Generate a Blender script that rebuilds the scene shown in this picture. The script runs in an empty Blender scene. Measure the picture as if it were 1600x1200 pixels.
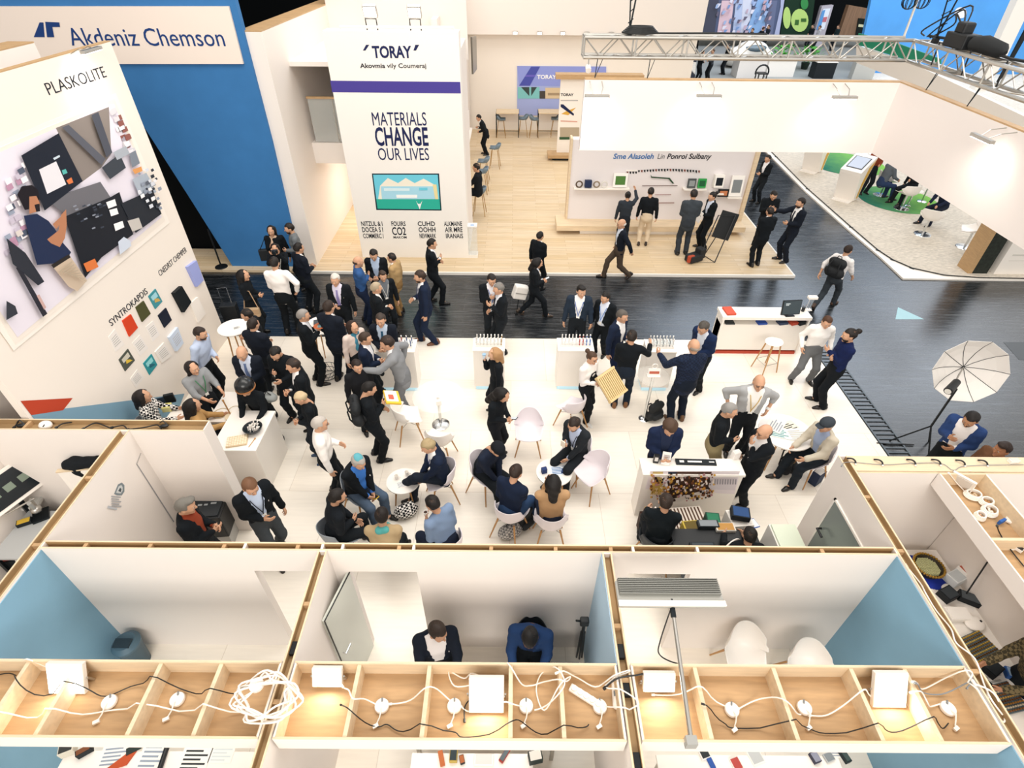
import bpy, bmesh, math, random
import numpy as np
from mathutils import Matrix, Vector, Euler
SC = bpy.context.scene
COL = SC.collection
# ---------------------------------------------------------------- camera
FPX, PITCH, ROLL, YAW, HC = 859.2, .69361, .010037, .002444, 7.4
_cp, _sp = math.cos(PITCH), math.sin(PITCH)
FW = np.array([math.sin(YAW)*_cp, math.cos(YAW)*_cp, -_sp])
RT = np.array([math.cos(YAW), -math.sin(YAW), 0.0]); UP = np.cross(RT, FW)
_c, _s = math.cos(ROLL), math.sin(ROLL)
RT, UP = RT*_c+UP*_s, UP*_c-RT*_s
cam = bpy.data.objects.new('camera', bpy.data.cameras.new('camera')); COL.objects.link(cam)
cam.matrix_world = Matrix(((RT[0], UP[0], -FW[0], 0), (RT[1], UP[1], -FW[1], 0), (RT[2], UP[2], -FW[2], HC), (0, 0, 0, 1)))
cam.data.sensor_width = 36; cam.data.lens = FPX/1600*36; cam.data.clip_end = 200
SC.camera = cam
# ---------------------------------------------------------------- world, hall lights and added lights, exposure
W = bpy.data.worlds.new('hall_air'); SC.world = W; W.use_nodes = True
W.node_tree.nodes['Background'].inputs[0].default_value = (1.0, .955, .90, 1)
W.node_tree.nodes['Background'].inputs[1].default_value = 1.0
def area(name, loc, size, power, col=(1, .95, .88), rot=(0, 0, 0), sy=None, spread=180):
    l = bpy.data.lights.new(name, 'AREA'); l.energy = power; l.color = col; l.size = size; l.spread = math.radians(spread)
    if sy: l.shape = 'RECTANGLE'; l.size_y = sy
    o = bpy.data.objects.new(name, l); o.location = loc; o.rotation_euler = rot; COL.objects.link(o); return o
area('hall_fill_light', (-3, 8, 13), 8, 560, sy=5)
area('hall_fill_light', (5, 7, 13), 8, 560, sy=5)
area('hall_fill_light', (-2, 20, 13), 8, 620, sy=6)
area('hall_fill_light', (0, -10, 11), 12, 1500, rot=(math.radians(58), 0, 0), sy=5)  # added fill behind the camera, tilted to brighten the walls that face it
area('hall_reflection_light', (23, 36, 17), 24, 5400, col=(.74, .85, 1), sy=20)  # unseen cool light, added for the bluish reflection on the dark floor
SC.view_settings.view_transform = 'Standard'; SC.view_settings.look = 'None'
SC.view_settings.exposure = 0.1; SC.view_settings.gamma = 1; SC.view_settings.use_curve_mapping = False
SC.cycles.max_bounces = 8; SC.cycles.transparent_max_bounces = 8
# ---------------------------------------------------------------- pixel <-> world, used to survey the place
EYE = np.array([0, 0, HC])
def ray(x, y): return RT*(x-800)/FPX-UP*(y-600)/FPX+FW
def at(x, y, z=0.0):
    d = ray(x, y); return EYE+d*((z-HC)/d[2])
def aty(x, y, Y):
    d = ray(x, y); return EYE+d*(Y/d[1])
def atx(x, y, X):
    d = ray(x, y); return EYE+d*(X/d[0])
# ---------------------------------------------------------------- materials
def lin(h):
    h = h.lstrip('#'); v = [int(h[i:i+2], 16)/255 for i in (0, 2, 4)]
    return tuple((c/12.92 if c <= .04045 else ((c+.055)/1.055)**2.4) for c in v)+(1,)
MATS = {}
def mat(name, hexc='cccccc', rough=.6, metal=0, spec=.5, bump=0, bscale=40, var=0, vscale=4, emit=0, trans=0, alpha=1, coat=0, stretch=None):
    if name in MATS: return MATS[name]
    m = bpy.data.materials.new(name); m.use_nodes = True; MATS[name] = m
    nt = m.node_tree; b = nt.nodes['Principled BSDF']; c = lin(hexc); I = b.inputs
    I['Base Color'].default_value = c; I['Roughness'].default_value = rough; I['Metallic'].default_value = metal
    I['Specular IOR Level'].default_value = spec; I['Coat Weight'].default_value = coat
    if trans: I['Transmission Weight'].default_value = trans; I['IOR'].default_value = 1.45
    if alpha < 1: I['Alpha'].default_value = alpha
    if emit: I['Emission Color'].default_value = c; I['Emission Strength'].default_value = emit
    if bump or var:
        tc = nt.nodes.new('ShaderNodeTexCoord'); mp = nt.nodes.new('ShaderNodeMapping')
        nt.links.new(tc.outputs['Object'], mp.inputs[0])
        if stretch: mp.inputs['Scale'].default_value = stretch
    if bump:
        n = nt.nodes.new('ShaderNodeTexNoise'); n.inputs['Scale'].default_value = bscale; n.inputs['Detail'].default_value = 3
        nt.links.new(mp.outputs[0], n.inputs['Vector'])
        bp = nt.nodes.new('ShaderNodeBump'); bp.inputs['Strength'].default_value = bump; bp.inputs['Distance'].default_value = .01
        nt.links.new(n.outputs[0], bp.inputs['Height']); nt.links.new(bp.outputs[0], I['Normal'])
    if var:
        n = nt.nodes.new('ShaderNodeTexNoise'); n.inputs['Scale'].default_value = vscale; n.inputs['Detail'].default_value = 5
        nt.links.new(mp.outputs[0], n.inputs['Vector'])
        r = nt.nodes.new('ShaderNodeValToRGB'); r.color_ramp.elements[0].position = .3; r.color_ramp.elements[1].position = .7
        r.color_ramp.elements[0].color = tuple(x*(1-var) for x in c[:3])+(1,)
        r.color_ramp.elements[1].color = tuple(min(1, x*(1+var)) for x in c[:3])+(1,)
        nt.links.new(n.outputs[0], r.inputs[0]); nt.links.new(r.outputs[0], I['Base Color'])
    return m
def flat(hexc): return mat('print_'+hexc, hexc, .6, spec=.25)
def cloth(hexc): return mat('cloth_'+hexc, hexc, .88, spec=.2, bump=.25, bscale=120)
WHITE = mat('white_panel', 'ebe3dc', .55, spec=.35)
WHITE2 = mat('white_laminate', 'f2ece4', .35)
PLY = mat('plywood', 'b8966f', .65, spec=.3, var=.12, vscale=3, stretch=(1, 7, 7))
PLYL = mat('pale_plywood', 'dcc7a8', .65, spec=.3, var=.08, vscale=3, stretch=(1, 7, 7))
OAK = mat('oak_veneer', 'b8966c', .5, var=.1, vscale=6, stretch=(1, 1, 9))
BLUEP = mat('blue_paint', '7fa9c2', .6, spec=.3, var=.05, vscale=1.5)
BLUED = mat('royal_blue_cloth', '3a74ac', .7, spec=.2, var=.04, vscale=3)
BLACK = mat('black_plastic', '0d1216', .45)
DARKM = mat('dark_metal', '20262a', .4, metal=.6)
CHROME = mat('chrome', 'd9dbdc', .18, metal=1)
ALU = mat('aluminium', 'b9b6b0', .35, metal=.9)
GREY = mat('grey_plastic', '7f8488', .5)
CABW = mat('white_cable', 'efe9e0', .5)
CABB = mat('black_cable', '15181a', .5)
GLASS = mat('clear_glass', 'e9f2ef', .03, trans=1)
GLOW = mat('lamp_diffuser', 'fff8e8', .5, emit=9)
# ---------------------------------------------------------------- mesh building
class MB:
    def __init__(s): s.v = []; s.f = []; s.m = []
    def add(s, vs, fs, m=0):
        b = len(s.v); s.v += [tuple(map(float, p)) for p in vs]; s.f += [tuple(b+i for i in f) for f in fs]; s.m += [m]*len(fs); return s
    def box(s, x0, x1, y0, y1, z0, z1, m=0):
        return s.add([(x, y, z) for z in (z0, z1) for y in (y0, y1) for x in (x0, x1)],
                     [(0, 2, 3, 1), (4, 5, 7, 6), (0, 1, 5, 4), (2, 6, 7, 3), (0, 4, 6, 2), (1, 3, 7, 5)], m)
    def obox(s, c, d, rz=0, rx=0, ry=0, m=0):
        M = Euler((rx, ry, rz)).to_matrix(); a, b, e = d[0]/2, d[1]/2, d[2]/2
        vs = [Vector(c)+M@Vector((x, y, z)) for z in (-e, e) for y in (-b, b) for x in (-a, a)]
        return s.add(vs, [(0, 2, 3, 1), (4, 5, 7, 6), (0, 1, 5, 4), (2, 6, 7, 3), (0, 4, 6, 2), (1, 3, 7, 5)], m)
    def tube(s, pts, r, n=8, m=0, closed=False):
        P = [Vector(p) for p in pts]; R = r if isinstance(r, (list, tuple)) else [r]*len(P)
        k = len(P); ref = Vector((0, 0, 1)); vs = []
        for i, p in enumerate(P):
            t = (P[(i+1) % k]-P[i-1]) if closed else (P[min(i+1, k-1)]-P[max(i-1, 0)])
            t = t.normalized() if t.length > 1e-9 else Vector((0, 0, 1))
            if abs(t.dot(ref)) > .97: ref = Vector((1, 0, 0)) if abs(t.x) < .9 else Vector((0, 1, 0))
            u = (ref-t*ref.dot(t)).normalized(); w = t.cross(u); ref = u
            vs += [p+(u*math.cos(a)+w*math.sin(a))*R[i] for a in [2*math.pi*j/n for j in range(n)]]
        fs = []
        for i in range(k if closed else k-1):
            a, b = i*n, ((i+1) % k)*n
            fs += [(a+j, a+(j+1) % n, b+(j+1) % n, b+j) for j in range(n)]
        if not closed: fs += [tuple(range(n-1, -1, -1)), tuple((k-1)*n+j for j in range(n))]
        return s.add(vs, fs, m)
    def lathe(s, prof, c=(0, 0, 0), n=24, m=0, sx=1, sy=1):
        vs = []; k = len(prof)
        for r, z in prof: vs += [(c[0]+sx*r*math.cos(2*math.pi*j/n), c[1]+sy*r*math.sin(2*math.pi*j/n), c[2]+z) for j in range(n)]
        fs = [(i*n+j, i*n+(j+1) % n, (i+1)*n+(j+1) % n, (i+1)*n+j) for i in range(k-1) for j in range(n)]
        if prof[0][0] > 1e-6: fs.append(tuple(range(n-1, -1, -1)))
        if prof[-1][0] > 1e-6: fs.append(tuple((k-1)*n+j for j in range(n)))
        return s.add(vs, fs, m)
    def cyl(s, c, r, h, n=24, m=0): return s.lathe([(r, 0), (r, h)], c, n, m)
    def ball(s, c, r, n=12, m=0):
        r = (r, r, r) if not isinstance(r, (tuple, list)) else r; k = n//2+1
        vs = []; 
        for i in range(k+1):
            t = math.pi*i/k
            vs += [(c[0]+r[0]*math.sin(t)*math.cos(2*math.pi*j/n), c[1]+r[1]*math.sin(t)*math.sin(2*math.pi*j/n), c[2]-r[2]*math.cos(t)) for j in range(n)]
        return s.add(vs, [(i*n+j, i*n+(j+1) % n, (i+1)*n+(j+1) % n, (i+1)*n+j) for i in range(k) for j in range(n)], m)
    def prism(s, pts, d, m=0):
        """polygon of 3-D points swept along vector d"""
        n = len(pts); P = [Vector(p) for p in pts]; d = Vector(d); nn = Vector((0, 0, 0))
        for i in range(n): nn += (P[i]-P[0]).cross(P[(i+1) % n]-P[0])
        if nn.dot(d) > 0: P.reverse()
        return s.add(P+[p+d for p in P], [tuple(range(n)), tuple(range(2*n-1, n-1, -1))]+[(i, i+n, (i+1) % n+n, (i+1) % n) for i in range(n)], m)
    def build(s, name, mats, parent=None, smooth=False, bevel=0, world=False, props=None):
        me = bpy.data.meshes.new(name); v = s.v
        if world and parent is not None:
            r = parent
            while r.parent is not None: r = r.parent
            I = r.matrix_basis.inverted(); v = [tuple(I@Vector(p)) for p in v]
        me.from_pydata(v, [], s.f); mats = mats if isinstance(mats, (list, tuple)) else [mats]
        for q in mats: me.materials.append(q)
        if len(mats) > 1: me.polygons.foreach_set('material_index', s.m)
        if smooth:
            me.polygons.foreach_set('use_smooth', [True]*len(me.polygons))
            if smooth != 'all': me.set_sharp_from_angle(angle=math.radians(42))
        me.update()
        o = bpy.data.objects.new(name, me); COL.objects.link(o)
        if parent is not None: o.parent = parent
        if bevel:
            b = o.modifiers.new('bevel', 'BEVEL'); b.width = bevel; b.segments = 2; b.limit_method = 'ANGLE'
        if props:
            for k_, x in props.items(): o[k_] = x
        return o
def thing(name, label, cat, loc=(0, 0, 0), rz=0, group=None):
    o = bpy.data.objects.new(name, None); COL.objects.link(o); o.location = tuple(map(float, loc)); o.rotation_euler = (0, 0, rz); o.empty_display_size = .1
    o['label'] = label; o['category'] = cat
    if group: o['group'] = group
    o.matrix_basis = Matrix.Translation(Vector(tuple(map(float, loc))))@Matrix.Rotation(rz, 4, 'Z')
    return o
def tag(o, label, cat, group=None):
    o['label'] = label; o['category'] = cat
    if group: o['group'] = group
    return o
def dup(root, loc, rz, label=None, group=None):
    r = root.copy(); COL.objects.link(r); r.location = tuple(map(float, loc)); r.rotation_euler = (0, 0, rz)
    if label: r['label'] = label
    if group: r['group'] = group
    for ch in list(root.children):
        c = ch.copy(); COL.objects.link(c); c.parent = r
        for g in list(ch.children):
            d = g.copy(); COL.objects.link(d); d.parent = c
    return r
def struct(name, mb, m, parent=None, **k):
    o = mb.build(name, m, parent, **k)
    if parent is None: o['kind'] = 'structure'
    return o
def text(name, body, m, parent, loc, size, rot, sx=1, ext=.004, off=0, align='LEFT', shear=0):
    c = bpy.data.curves.new(name, 'FONT'); c.body = body; c.size = size; c.extrude = ext; c.offset = off; c.align_x = align; c.shear = shear
    c.materials.append(m); o = bpy.data.objects.new(name, c); COL.objects.link(o)
    o.location = tuple(map(float, loc)); o.rotation_euler = rot; o.scale = (sx, 1, 1)
    if parent is not None: o.parent = parent
    return o
class Plane:
    """a vertical wall plane on which flat prints are laid: axis 'y' faces the camera side (-Y), axis 'x' faces +X (sg=1) or -X (sg=-1)"""
    def __init__(s, axis, val, sg=1): s.a = axis; s.val = val; s.sg = sg
    def pt(s, x, y, lift=0):
        if s.a == 'y': p = aty(x, y, s.val); return (p[0], s.val-lift, p[2])
        p = atx(x, y, s.val); return (s.val+s.sg*lift, p[1], p[2])
    def nrm(s): return Vector((0, -1, 0)) if s.a == 'y' else Vector((s.sg, 0, 0))
    def poly(s, mb, pts, lift, th=.0015, m=0):
        mb.prism([s.pt(x, y, lift) for x, y in pts], s.nrm()*th, m)
# ================================================================ setting
def nodes(m): return m.node_tree.nodes, m.node_tree.links
def planks(name, c1, c2, mortar, w, h, ms, rough, spec=.4):
    m = mat(name, c1, rough, spec=spec); N, L = nodes(m)
    tc = N.new('ShaderNodeTexCoord'); bk = N.new('ShaderNodeTexBrick'); no = N.new('ShaderNodeTexNoise'); mp = N.new('ShaderNodeMapping'); mx = N.new('ShaderNodeMix')
    L.new(tc.outputs['Object'], bk.inputs['Vector']); bk.inputs['Scale'].default_value = 1
    bk.inputs['Color1'].default_value = lin(c1); bk.inputs['Color2'].default_value = lin(c2); bk.inputs['Mortar'].default_value = lin(mortar)
    bk.inputs['Brick Width'].default_value = w; bk.inputs['Row Height'].default_value = h; bk.inputs['Mortar Size'].default_value = ms
    mp.inputs['Scale'].default_value = (1.2, 14, 1); L.new(tc.outputs['Object'], mp.inputs[0]); L.new(mp.outputs[0], no.inputs['Vector']); no.inputs['Scale'].default_value = 1.5; no.inputs['Detail'].default_value = 6
    mx.data_type = 'RGBA'; mx.blend_type = 'MULTIPLY'; mx.inputs[0].default_value = .35 if w > 1.55 else .16
    L.new(bk.outputs[0], mx.inputs[6]); L.new(no.outputs[0], mx.inputs[7]); L.new(mx.outputs[2], N['Principled BSDF'].inputs['Base Color']); return m
M_OAKF = planks('oak_planks', 'eed9ba', 'e3c9a0', 'c8ab84', 1.6, .14, .004, .42)
M_MARB = planks('white_vinyl_floor', 'fdf6ea', 'f9efe0', 'e0d4c4', 1.5, 1.5, .004, .28, .5)
def hall_floor_mat():
    m = mat('black_hall_floor', '07090b', .2, spec=1.0); N, L = nodes(m); b = N['Principled BSDF']
    tc = N.new('ShaderNodeTexCoord'); bk = N.new('ShaderNodeTexBrick'); L.new(tc.outputs['Object'], bk.inputs['Vector'])
    bk.inputs['Scale'].default_value = 1; bk.inputs['Color1'].default_value = (.006, .008, .01, 1); bk.inputs['Color2'].default_value = (.012, .015, .018, 1); bk.inputs['Mortar'].default_value = (.05, .055, .06, 1)
    bk.inputs['Brick Width'].default_value = 2.4; bk.inputs['Row Height'].default_value = .28; bk.inputs['Mortar Size'].default_value = .004
    mp = N.new('ShaderNodeMapping'); mp.inputs['Rotation'].default_value = (0, 0, .6); mp.inputs['Scale'].default_value = (1, 12, 1); L.new(tc.outputs['Object'], mp.inputs[0])
    n = N.new('ShaderNodeTexNoise'); n.inputs['Scale'].default_value = 1.3; n.inputs['Detail'].default_value = 8; n.inputs['Roughness'].default_value = .7; L.new(mp.outputs[0], n.inputs['Vector'])
    r = N.new('ShaderNodeValToRGB'); r.color_ramp.elements[0].position = .52; r.color_ramp.elements[0].color = (0, 0, 0, 1); r.color_ramp.elements[1].position = .75; r.color_ramp.elements[1].color = (.10, .105, .11, 1)
    L.new(n.outputs[0], r.inputs[0]); mx = N.new('ShaderNodeMix'); mx.data_type = 'RGBA'; mx.blend_type = 'ADD'; mx.inputs[0].default_value = 1
    L.new(bk.outputs[0], mx.inputs[6]); L.new(r.outputs[0], mx.inputs[7]); L.new(mx.outputs[2], b.inputs['Base Color'])
    rr = N.new('ShaderNodeMapRange'); rr.inputs[3].default_value = .12; rr.inputs[4].default_value = .42; L.new(n.outputs[0], rr.inputs[0]); L.new(rr.outputs[0], b.inputs['Roughness'])
    return m
M_HALL = hall_floor_mat()
M_CARP = mat('grey_fleck_carpet', 'cfc6b8', .95, spec=.1, var=.22, vscale=9, stretch=(1, 4, 1), bump=.3, bscale=60)
M_VOID = mat('dark_hall_wall', '080b0d', .8, spec=.1)
EDGE = mat('white_edge_strip', 'f1ece4', .4)

struct('floor', MB().box(-40, 45, -6, 60, -.3, 0), M_HALL)
struct('floor_island', MB().box(-6.58, 6.9, -4, 10.55, 0, .012), M_MARB)
struct('floor_booth_right', MB().box(6.95, 12, -4, 4.6, 0, .012), mat('booth_grey_floor', 'b9b2a8', .5))
struct('floor_booth_left', MB().box(-12, -6.6, -4, 10.4, 0, .011), mat('booth_dark_floor', '2b3236', .6))
pz = .07
o = struct('floor_platform', MB().box(-5.95, 7.77, 13.63, 27.5, 0, pz), M_OAKF)
struct('edge', MB().box(-5.95, 7.77, 13.58, 13.63, 0, pz+.004), EDGE, o); struct('edge', MB().box(7.77, 7.81, 13.58, 27.5, 0, pz+.004), EDGE, o)
struct('floor_platform_left', MB().box(-16, -5.95, 13.63, 14.9, 0, pz), M_OAKF)
# carpeted stand on the right, with its curved white edge
cv = [(1178, 210), (1213, 245), (1262, 295), (1330, 355), (1372, 391), (1395, 406), (1425, 419), (1475, 430), (1530, 434), (1640, 436)]
P_ = [at(x, y, .06)[:2] for x, y in cv]
far_ = [(40, P_[-1][1]), (40, 45), (P_[0][0]+1, 45)]
o = struct('floor_carpet', MB().prism([(x, y, 0) for x, y in P_+far_], (0, 0, .06)), M_CARP)
ed = [at(x, y, 0)[:2] for x, y in [(1170, 212), (1208, 250), (1258, 301), (1325, 361), (1375, 404), (1410, 437), (1470, 438), (1640, 440)]]
struct('floor_carpet_edge', MB().prism([(x, y, 0) for x, y in ed+far_], (0, 0, .045)), EDGE)
mb = MB().tube([(x, y, .066) for x, y in P_], .015, 6)
struct('black_trim', mb, DARKM, o)
for k in range(1, 7):
    a = at(*cv[k], .06); struct('joint', MB().obox((a[0], a[1], .06), (.05, .12, .012), .7), DARKM, o)
# hall shell far behind
struct('wall_hall_back', MB().box(-40, 45, 55, 55.4, 0, 42), M_VOID)
struct('wall_hall_left', MB().box(-36, -35.6, -6, 55, 0, 42), M_VOID)
struct('wall_dark_left', MB().box(-18, -6.2, 15.0, 15.15, 0, 3.4), M_VOID)
# drain grille at the right edge of the island
g = MB()
y0, y1 = 4.9, 10.2
g.box(6.92, 6.95, y0, y1, 0, .02); g.box(7.32, 7.35, y0, y1, 0, .02)
for k in range(44): g.box(6.95, 7.32, y0+.05+k*.12, y0+.085+k*.12, .004, .016)
struct('floor_grille', g, mat('grille_steel', '5a6166', .4, metal=.5))
g = MB().prism([tuple(at(x, y, 0)) for x, y in [(1403, 480), (1399, 499), (1444, 499)]], (0, 0, .003))
tag(g.build('floor_sticker', flat('a9cfd9')), 'pale blue triangular sticker on the dark hall floor', 'sticker')

struct('floor_hatch', MB().prism([tuple(at(x, y, 0)) for x, y in [(1568, 535), (1640, 534), (1660, 566), (1592, 562)]], (0, 0, .003)), mat('hatch_grey', '2c3236', .35))
# ---------------------------------------------------------------- booth partitions (hollow ply walls, open at the top)
HT = 2.22; PLYD = mat('brown_plywood', 'a5875f', .7, var=.1, vscale=3)
def hollow(name, x0, x1, y0, y1, z0=0, z1=HT, t=.014, studs=(), axis='x', skin=None, props=True):
    """two skins, a sunk top plate and studs"""
    a = MB()
    if axis == 'x':
        a.box(x0, x1, y0, y0+t, z0, z1); a.box(x0, x1, y1-t, y1, z0, z1); a.box(x0, x0+t, y0+t, y1-t, z0, z1); a.box(x1-t, x1, y0+t, y1-t, z0, z1)
    else:
        a.box(x0, x0+t, y0, y1, z0, z1); a.box(x1-t, x1, y0, y1, z0, z1); a.box(x0+t, x1-t, y0, y0+t, z0, z1); a.box(x0+t, x1-t, y1-t, y1, z0, z1)
    o = struct(name, a, skin or WHITE)
    p = MB().box(x0+t, x1-t, y0+t, y1-t, max(z0, z1-.14), z1-.07)
    struct('top_plate', p, PLYD, o)
    L_ = MB(); e = .005
    if axis == 'x': L_.box(x0+t, x1-t, y0+t, y0+t+e, z1-.07, z1-.001).box(x0+t, x1-t, y1-t-e, y1-t, z1-.07, z1-.001)
    else: L_.box(x0+t, x0+t+e, y0+t, y1-t, z1-.07, z1-.001).box(x1-t-e, x1-t, y0+t, y1-t, z1-.07, z1-.001)
    struct('ply_lining', L_, PLYD, o)
    q = MB()
    if axis == 'x':
        q.box(x0, x1, y0-.001, y0+t+.001, z1, z1+.004); q.box(x0, x1, y1-t-.001, y1+.001, z1, z1+.004)
    else:
        q.box(x0-.001, x0+t+.001, y0, y1, z1, z1+.004); q.box(x1-t-.001, x1+.001, y0, y1, z1, z1+.004)
    struct('ply_edge', q, PLYL, o)
    for s in studs:
        b = MB().box(s-.02, s+.02, y0+t, y1-t, z1-.07, z1-.01) if axis == 'x' else MB().box(x0+t, x1-t, s-.02, s+.02, z1-.07, z1-.01)
        struct('stud', b, PLY, o)
    return o
YF0, YF1 = 3.40, 3.495
hollow('wall_front_left', -5.06, -2.87, YF0, YF1, studs=(-4.6, -3.9, -3.1))
hollow('wall_front_header', -2.87, -2.03, YF0, YF1, 1.81, studs=(-2.3,))
hollow('wall_front_post', -2.03, -1.81, YF0, YF1)
hollow('wall_front_header_middle', -1.81, -1.04, YF0, YF1, 1.81, studs=(-1.2,))
hollow('wall_front_middle', -1.04, 1.34, YF0, YF1, studs=(-.2, .5, 1.1))
hollow('wall_front_header_right', 1.34, 2.04, YF0, YF1, 1.81)
hollow('wall_front_right', 2.04, 4.2, YF0, YF1, studs=(2.6, 3.4))
hollow('wall_divider_left', -2.06, -1.965, 0.2, YF0, axis='y', studs=(.9, 1.9, 2.8))
hollow('wall_divider_middle', 1.0, 1.10, 0.2, YF0, axis='y', studs=(.9, 2.1, 2.6))
o = hollow('wall_divider_right', 4.2, 4.31, 0.2, 4.85, axis='y', studs=(1.2, 2.2, 3.46, 4.2))
struct('blue_lining', MB().box(4.19, 4.2, .2, YF0, 0, HT-.03), BLUEP, o)
o = hollow('wall_outer_left', -5.19, -5.06, 0.2, 5.2, axis='y', studs=(1.5, 3.45, 4.4))
struct('blue_lining', MB().box(-5.06, -5.05, .2, YF0, 0, HT-.03), BLUEP, o)
o = bpy.data.objects['wall_divider_middle']
struct('blue_lining', MB().box(.992, 1.0, 2.24, YF0, 0, HT-.03), mat('pale_blue_paint', 'aecbe0', .6), o)
hollow('wall_left_booth_back', -9, -4.08, 5.2, 5.4, studs=(-6.5,))
# open ply trays that roof the cabins
def tray(name, x0, x1, y0, y1, studs, axis='x', zb=2.02):
    t = .016
    a = MB().box(x0, x1, y0, y0+t, zb-.02, HT).box(x0, x1, y1-t, y1, zb-.02, HT).box(x0, x0+t, y0+t, y1-t, zb-.02, HT).box(x1-t, x1, y0+t, y1-t, zb-.02, HT)
    o = struct(name, a, WHITE)
    struct('tray_floor', MB().box(x0+t, x1-t, y0+t, y1-t, zb-.02, zb), PLY, o)
    b = MB().box(x0+t, x1-t, y0+t, y0+t+.006, zb, HT-.002).box(x0+t, x1-t, y1-t-.006, y1-t, zb, HT-.002).box(x0+t, x0+t+.006, y0+t, y1-t, zb, HT-.002).box(x1-t-.006, x1-t, y0+t, y1-t, zb, HT-.002)
    b.box(x0, x1, y0, y0+t, HT, HT+.004).box(x0, x1, y1-t, y1, HT, HT+.004)
    struct('ply_rim', b, PLYL, o)
    for s in studs:
        c = MB().box(s-.018, s+.018, y0+t, y1-t, zb, HT-.012) if axis == 'x' else MB().box(x0+t, x1-t, s-.018, s+.018, zb, HT-.012)
        struct('rib', c, PLYL, o)
    return o
TY0, TY1 = 1.61, 2.24
tray('trim_tray_left', -5.04, -2.07, TY0, TY1, (-4.38, -3.93, -3.17, -2.62))
tray('trim_tray_middle', -1.95, .985, TY0, TY1, (-1.36, -.72, .02, .47))
tray('trim_tray_right', 1.115, 4.18, TY0, TY1, (1.70, 2.42, 3.13, 3.62))
# back of the near cabins: low floor pieces are the island floor; walls right of the divider
hollow('wall_right_cabin_back', 4.31, 9, 4.58, 4.86, z1=HT-.02, studs=())
struct('trim_plank', MB().box(4.31, 9, 4.6, 4.84, HT-.1, HT), PLYL)
tray('trim_tray_cabin', 5.33, 5.92, -.5, 4.57, (3.62, 2.6, 1.6), axis='y')
hollow('wall_left_booth_side', -7.27, -7.14, .2, 5.2, axis='y')
struct('wall_cabin_right', MB().box(5.99, 6.05, .2, 4.57, 0, 2.0), WHITE)
# door in the island side of the right divider
_d = atx(1304, 783, 4.18); DY, DZ = float(_d[1]), float(_d[2])
o = MB().prism([(4.196, 3.52, 0), (4.196, DY, 0), (4.196, DY, DZ), (4.196, 3.52, DZ)], (-.012, 0, 0)).build('door_1', mat('grey_green_door', '7d8783', .25)); o['kind'] = 'structure'
struct('handle', MB().tube([(4.17, DY-.06, DZ-.5), (4.11, DY-.06, DZ-.5), (4.11, DY-.2, DZ-.5)], .016), BLACK, o)
struct('frame', MB().box(4.18, 4.2, DY, DY+.03, 0, DZ+.03).box(4.18, 4.2, 3.5, 3.53, 0, DZ+.03).box(4.18, 4.2, 3.5, DY+.03, DZ, DZ+.03), WHITE2, o)
# swung-open glazed door of the middle cabin
hp = Vector((-1.80, 3.40, 0)); fr = Vector(aty(517, 994, 2.83)); dd = Vector((fr.x-hp.x, fr.y-hp.y, 0)); n_ = Vector((dd.y, -dd.x, 0)).normalized()*.035
o = MB().prism([hp, hp+dd, hp+dd+Vector((0, 0, 1.79)), hp+Vector((0, 0, 1.79))], n_).build('door_2', mat('grey_green_panel', 'c9cdc4', .2)); o['kind'] = 'structure'
e = hp+dd*.93-n_*.8
struct('handle', MB().tube([e+Vector((0, 0, 1)), e-n_+Vector((0, 0, 1)), e-n_-dd*.2+Vector((0, 0, 1))], .011), CHROME, o)
struct('black_seal', MB().tube([hp+Vector((0, 0, 1.795)), hp+dd+Vector((0, 0, 1.795)), hp+dd], .008, 6), BLACK, o)
dz = hp+Vector((0, 0, 0))

# ---------------------------------------------------------------- tall print wall on the left (faces +X)
PX = -6.58
zt = aty(172, 65, 10.44)[2]
PW = struct('wall_print', MB().box(PX-.1, PX, 5.45, 10.44, 0, zt), mat('print_wall_white', 'efe5da', .6, spec=.3))
struct('ply_edge', MB().box(PX-.1, PX, 5.45, 10.44, zt, zt+.015), OAK, PW)
o = struct('wall_print_rear', MB().box(PX-.95, PX-.85, 5.45, 9.9, 0, zt+.05), WHITE)
struct('ply_edge', MB().box(PX-1.25, PX-.85, 5.45, 9.9, zt+.05, zt+.07), OAK, o)
# ---------------------------------------------------------------- blue wall with the long sign (faces the camera)
YB = 13.86
pl = Plane('y', YB)
bw = MB().prism([pl.pt(x, y) for x, y in [(-260, -90), (355, -50), (367, 0), (380, 50), (425, 223), (470, 417), (366, 420), (300, 315), (180, 128), (60, 20), (-260, -20)]], (0, .16, 0))
BW = struct('wall_blue', bw, BLUED)
# ---------------------------------------------------------------- two-storey stand with the lettered tower
zl = aty(400, 50, 13.95)[2]
struct('wall_tower_left', MB().box(-5.93, -5.45, 13.95, 26, 0, zl), WHITE)
struct('trim_tower_left', MB().box(-5.93, -5.45, 13.95, 26, zl, zl+.03), OAK)
TY = 14.47
TW = struct('wall_tower', MB().box(-4.29, -1.24, TY, TY+.45, 0, 5.58), mat('tower_white', 'f4efe8', .5))
struct('wall_tower_side', MB().box(-1.42, -1.24, TY+.45, 16.5, 0, 5.2), WHITE)
struct('wall_tower_niche', MB().box(-2.1, -1.95, 16.5, 27.4, 0, 5.6), WHITE)
struct('wall_tower_body', MB().box(-5.45, -2.1, 19.2, 27.4, 0, 6.6), WHITE)
struct('wall_tower_top', MB().box(-3.9, -1.24, 17.2, 17.3, 4.6, 6.05), WHITE)
struct('floor_mezzanine', MB().box(-5.45, -1.42, 15.6, 19.2, 2.32, 2.86), WHITE)
struct('ceiling_mezzanine', MB().box(-5.45, -1.42, 15.2, 19.2, 4.75, 4.85), WHITE)
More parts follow.
